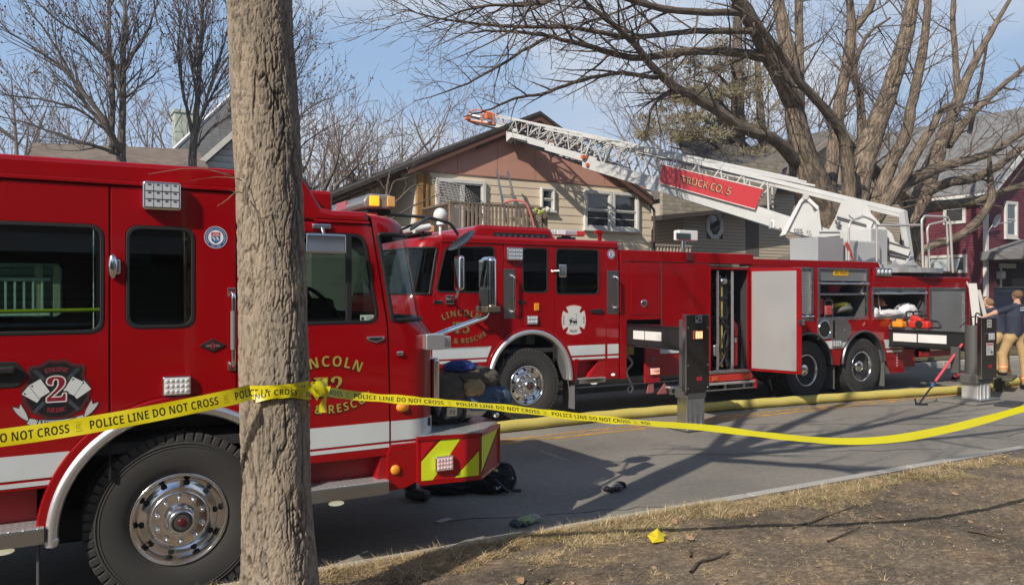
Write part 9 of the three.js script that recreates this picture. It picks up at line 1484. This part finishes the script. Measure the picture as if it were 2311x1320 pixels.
function makePerson(label, [x, y, z], turn, j, look, more) {
  const t = thing('person', label, 'person', [x, y, z]); t.rotation.y = turn;
  const { sh, pants, boot, sleeve = true } = more, B = [], v = (n) => V3(...j[n]), seg = (a, b, r0, r1, c) => { const p = v(a), q = v(b); B.push([p.x, p.y, p.z, q.x, q.y, q.z, r0, r1, c]); };
  const mid = (a, b, f) => v(a).lerp(v(b), f), seg3 = (p, q, r0, r1, c) => B.push([p.x, p.y, p.z, q.x, q.y, q.z, r0, r1, c]);
  for (const s of ['L', 'R']) { seg('hip' + s, 'knee' + s, 0.105, 0.085, pants); seg3(v('knee' + s), mid('knee' + s, 'foot' + s, 0.86), 0.082, 0.078, pants); seg3(mid('knee' + s, 'foot' + s, 0.84), v('foot' + s), 0.062, 0.055, boot); seg3(v('foot' + s), v('toe' + s), 0.055, 0.045, boot); seg3(v('sh' + s), mid('sh' + s, 'el' + s, 0.72), 0.068, 0.060, sh); seg3(mid('sh' + s, 'el' + s, 0.70), v('el' + s), 0.050, 0.044, sleeve ? SKIN : sh); seg('el' + s, 'wr' + s, 0.046, 0.030, sleeve ? SKIN : sh); seg3(v('hip' + s), v('waist'), 0.115, 0.13, pants); seg3(v('sh' + s), v('neck'), 0.066, 0.07, sh); }
  seg('waist', 'chest', 0.145, 0.155, sh); for (const k of [-1, 1]) { const o = V3(0.07 * k, 0, 0); seg3(v('waist').add(o), v('chest').add(o.clone().multiplyScalar(1.5)), 0.11, 0.115, sh); }
  seg('chest', 'neck', 0.13, 0.075, sh); seg3(v('neck'), mid('neck', 'head', 0.75), 0.058, 0.052, SKIN);
  const hd = headBones(v('head'), V3(...look)); const parts = [blobMesh(B, 0.035, 96), blobMesh(hd, 0.016, 56)];
  for (const s of ['L', 'R']) { const d = v('wr' + s).sub(v('el' + s)).normalize(); parts.push(blobMesh([[...v('wr' + s).addScaledVector(d, -0.03).toArray(), ...v('wr' + s).toArray(), 0.03, 0.026, SKIN], ...handBones(v('wr' + s), d, V3(0, -1, 0).addScaledVector(d, d.y).normalize())], 0.006, 64)); }
  const m = (name, g, mat) => { const o = new THREE.Mesh(geo(g), mat); o.name = name; o.castShadow = o.receiveShadow = true; t.add(o); return o; };
  m('body', parts, std([1, 1, 1], 0.8, 0, { vertexColors: true }));
  if (more.hair) { const c = v('head'), F = V3(...look).normalize(); m('hair', (() => { const g = new THREE.SphereGeometry(0.1, 26, 18), p = g.attributes.position; for (let i = 0; i < p.count; i++) { const q = V3(p.getX(i), p.getY(i), p.getZ(i)), n = q.clone().normalize(), front = n.dot(F), k = 1.0 + 0.07 * (fbm(n.x * 9 + 9, n.y * 9 + 9, n.z * 9 + 9, 2) - 0.5), cut = sstep(-0.42, -0.1, n.y + 0.3 - 0.72 * Math.max(0, front)) ; q.multiplyScalar(lerp(0.80, k, cut)); p.setXYZ(i, q.x, q.y, q.z); } g.computeVertexNormals(); return g.translate(c.x - F.x * 0.012, c.y + 0.03, c.z - F.z * 0.012); })(), std(more.hair, 0.9)); const eyeS = V3(0, 1, 0).cross(F).normalize(); m('eyes', [1, -1].map((k) => { const e = c.clone().addScaledVector(F, 0.086).addScaledVector(eyeS, 0.031 * k); return ball(0.009, e.x, e.y + 0.022, e.z); }), std([0.05, 0.035, 0.03], 0.3)); }
  if (more.bands) for (const s of ['L', 'R']) for (const [f, c] of [[0.60, [0.85, 0.20, 0.06]], [0.68, [0.72, 0.62, 0.30]], [0.76, [0.85, 0.20, 0.06]]]) { const p = mid('knee' + s, 'foot' + s, f), q = mid('knee' + s, 'foot' + s, f + 0.06); m('reflective_band', bar(p, q, 0.088, 0.088, 18, false), std(c, 0.5)); }
  if (more.braces) { const a = v('shR').add(V3(-0.05, 0.075, 0)), w = v('waist'); m('brace', [tube([a, a.clone().add(V3(0.0, -0.06, 0.14)), v('chest').add(V3(0.06, 0.0, 0.20)), w.clone().add(V3(0.10, 0.0, 0.19))], 0.02, 20, 6)], std([0.36, 0.05, 0.06], 0.7)); }
  if (more.print) { const c = v('chest').add(V3(0.02, 0.16, 0.175)); m('shirt_print', decal(c.x, c.y, c.z, 0.2, 0.10), print(canvasTex(160, 80, (g) => { g.clearRect(0, 0, 160, 80); g.fillStyle = '#d5d5d8'; g.font = 'bold 34px sans-serif'; g.textAlign = 'center'; g.fillText('LFR', 80, 30); g.fillText('FIRE', 80, 68); }))); }
  return t;
}
const TURN = R(-29.8), stand = (px, z) => { const X = (px - 1155.5) / 1800 * z, a = R(29.8); return [X * Math.cos(a) + z * Math.sin(a), 0, X * Math.sin(a) - z * Math.cos(a)]; };
makePerson('man in navy shirt and tan fire trousers, back turned, left arm stretched out', stand(2290, 16.4), TURN,
  { hipL: [-0.09, 1.06, 0], hipR: [0.13, 1.08, 0], kneeL: [-0.20, 0.72, -0.06], footL: [-0.23, 0.36, 0.02], toeL: [-0.27, 0.35, -0.14], kneeR: [0.20, 0.60, 0.02], footR: [0.19, 0.10, 0.10], toeR: [0.2, 0.06, -0.06], waist: [0.02, 1.18, 0], chest: [0.05, 1.50, -0.02], neck: [0.08, 1.72, -0.03], head: [0.09, 1.92, -0.03], shL: [-0.12, 1.66, -0.02], shR: [0.27, 1.66, -0.02], elL: [-0.36, 1.58, -0.05], wrL: [-0.56, 1.50, -0.08], elR: [0.42, 1.38, -0.05], wrR: [0.46, 1.15, -0.16] }, [-0.3, -0.1, -1],
  { sh: NAVY, pants: TAN, boot: BOOT, hair: [0.16, 0.085, 0.045], bands: true, braces: true, print: true });
makePerson('man in navy shirt bending over with lowered head behind the rear jack', stand(2262, 17.4), TURN,
  { hipL: [-0.11, 1.02, 0], hipR: [0.11, 1.02, 0], kneeL: [-0.13, 0.55, -0.08], footL: [-0.13, 0.10, 0.02], toeL: [-0.15, 0.06, -0.14], kneeR: [0.12, 0.55, -0.08], footR: [0.13, 0.10, 0.02], toeR: [0.15, 0.06, -0.14], waist: [0, 1.14, -0.02], chest: [-0.06, 1.42, -0.10], neck: [-0.10, 1.60, -0.16], head: [-0.15, 1.74, -0.22], shL: [-0.28, 1.53, -0.14], shR: [0.10, 1.55, -0.10], elL: [-0.36, 1.26, -0.26], wrL: [-0.34, 1.06, -0.40], elR: [0.18, 1.28, -0.06], wrR: [0.22, 1.03, -0.10] }, [-0.75, -0.55, -0.5],
  { sh: NAVY, pants: TAN, boot: BOOT, hair: [0.22, 0.13, 0.07], bands: true });
makePerson('man facing the camera, half hidden behind the tail rail of the ladder truck', stand(2222, 18.6), TURN,
  { hipL: [0.11, 1.02, 0], hipR: [-0.11, 1.02, 0], kneeL: [0.12, 0.55, 0.03], footL: [0.13, 0.10, 0], toeL: [0.14, 0.06, 0.16], kneeR: [-0.12, 0.55, 0.03], footR: [-0.13, 0.10, 0], toeR: [-0.14, 0.06, 0.16], waist: [0, 1.14, 0], chest: [0, 1.42, 0], neck: [0, 1.60, 0.02], head: [0, 1.78, 0.05], shL: [0.19, 1.54, 0], shR: [-0.19, 1.54, 0], elL: [0.24, 1.26, 0.05], wrL: [0.14, 1.10, 0.22], elR: [-0.24, 1.26, 0.05], wrR: [-0.14, 1.10, 0.22] }, [0.1, -0.2, 1],
  { sh: NAVY, pants: TAN, boot: BOOT, hair: [0.10, 0.06, 0.04], bands: true });
makePerson('person cut off by the right edge, only a dark trouser leg and shoe in view', [...stand(2388, 6.1).slice(0, 1), 0.19, stand(2388, 6.1)[2]], TURN,
  { hipL: [-0.09, 0.95, 0], hipR: [0.11, 0.95, 0], kneeL: [-0.09, 0.52, 0.02], footL: [-0.085, 0.10, -0.02], toeL: [-0.13, 0.055, 0.10], kneeR: [0.13, 0.52, 0.0], footR: [0.15, 0.10, -0.02], toeR: [0.18, 0.055, 0.12], waist: [0.01, 1.06, 0], chest: [0.01, 1.34, 0], neck: [0.01, 1.50, 0], head: [0.01, 1.68, 0.02], shL: [-0.17, 1.44, 0], shR: [0.19, 1.44, 0], elL: [-0.10, 1.18, -0.12], wrL: [-0.05, 1.03, 0.02], elR: [0.27, 1.16, -0.03], wrR: [0.26, 0.92, 0.05] }, [-0.6, 0, -0.6],
  { sh: [0.02, 0.022, 0.03], pants: [0.05, 0.055, 0.075], boot: BOOT, sleeve: false, hair: [0.05, 0.035, 0.025] });
// the planks under the men's feet and the car behind them
solo('step_board', [crb(0.9, 0.06, 0.35, 0.02, stand(2270, 16.2)[0], 0.27, stand(2270, 16.2)[2], 0.0, 0.4), crb(0.12, 0.26, 0.3, 0.02, stand(2250, 16.2)[0], 0.12, stand(2250, 16.2)[2])], std([0.075, 0.07, 0.045], 0.8), 'low dark step under the foot of the man with outstretched arm', 'step');
{
  const t = thing('parked_car', 'dark blue off-road car parked by the maroon house behind the men', 'car', [31, 0.2, -14.6]), x0 = 28.2, z = -14.0, m = phy([0.012, 0.016, 0.03], 0.25, 0, { clearcoat: 1 });
  part('body', [boxUV(slab(rpoly([[x0, 0.75], [x0 + 4.7, 0.75], [x0 + 4.7, 1.22], [x0 + 3.5, 1.32], [x0, 1.35]], 0.12), z, z - 1.8, 0.05)), boxUV(slab(rpoly([[x0 + 0.02, 1.3], [x0 + 3.4, 1.3], [x0 + 2.8, 2.12], [x0 + 0.12, 2.16]], 0.1), z - 0.06, z - 1.74, 0.06))], m, t);
  part('roof', rbox(x0 + 0.08, 2.11, z - 0.04, x0 + 2.8, 2.19, z - 1.76, 0.03), std([0.02, 0.02, 0.022], 0.5), t);
  each('side_window', [[0.22, 1.0], [1.10, 1.95], [2.05, 2.75]].map(([a, b]) => boxUV(sheet(rpoly(rect(x0 + a, 1.42, x0 + b, 2.04), 0.06), z - 0.045, 0.02, 0.003))), mPane, t);
  each('wheel', [0.8, 3.85].map((k) => merged([new THREE.TorusGeometry(0.30, 0.12, 12, 36).translate(x0 + k, 0.6, z - 0.12), cyl(0.24, 0.24, 0.1, x0 + k, 0.6, z - 0.1, 'z', 24)])), M.tyre, t); part('mirror', crb(0.12, 0.15, 0.2, 0.04, x0 + 2.8, 1.45, z + 0.1), m, t); part('tail_lamp', rbox(x0 - 0.02, 1.0, z - 0.25, x0 + 0.02, 1.3, z - 0.05, 0.01), M.amber, t);
}
solo('folded_hose', [tube([V3(17.6, 0.06, -10.3), V3(18.6, 0.07, -10.1), V3(19.0, 0.07, -10.6), V3(18.2, 0.07, -10.9), V3(17.5, 0.07, -10.6)], 0.05, 40, 8), tube([V3(17.4, 0.16, -10.5), V3(18.3, 0.17, -10.2), V3(18.9, 0.16, -10.8)], 0.05, 30, 8)], std([0.28, 0.04, 0.06], 0.8), 'folded dark red hose on the road behind the men', 'hose');

renderer.render(scene, camera);
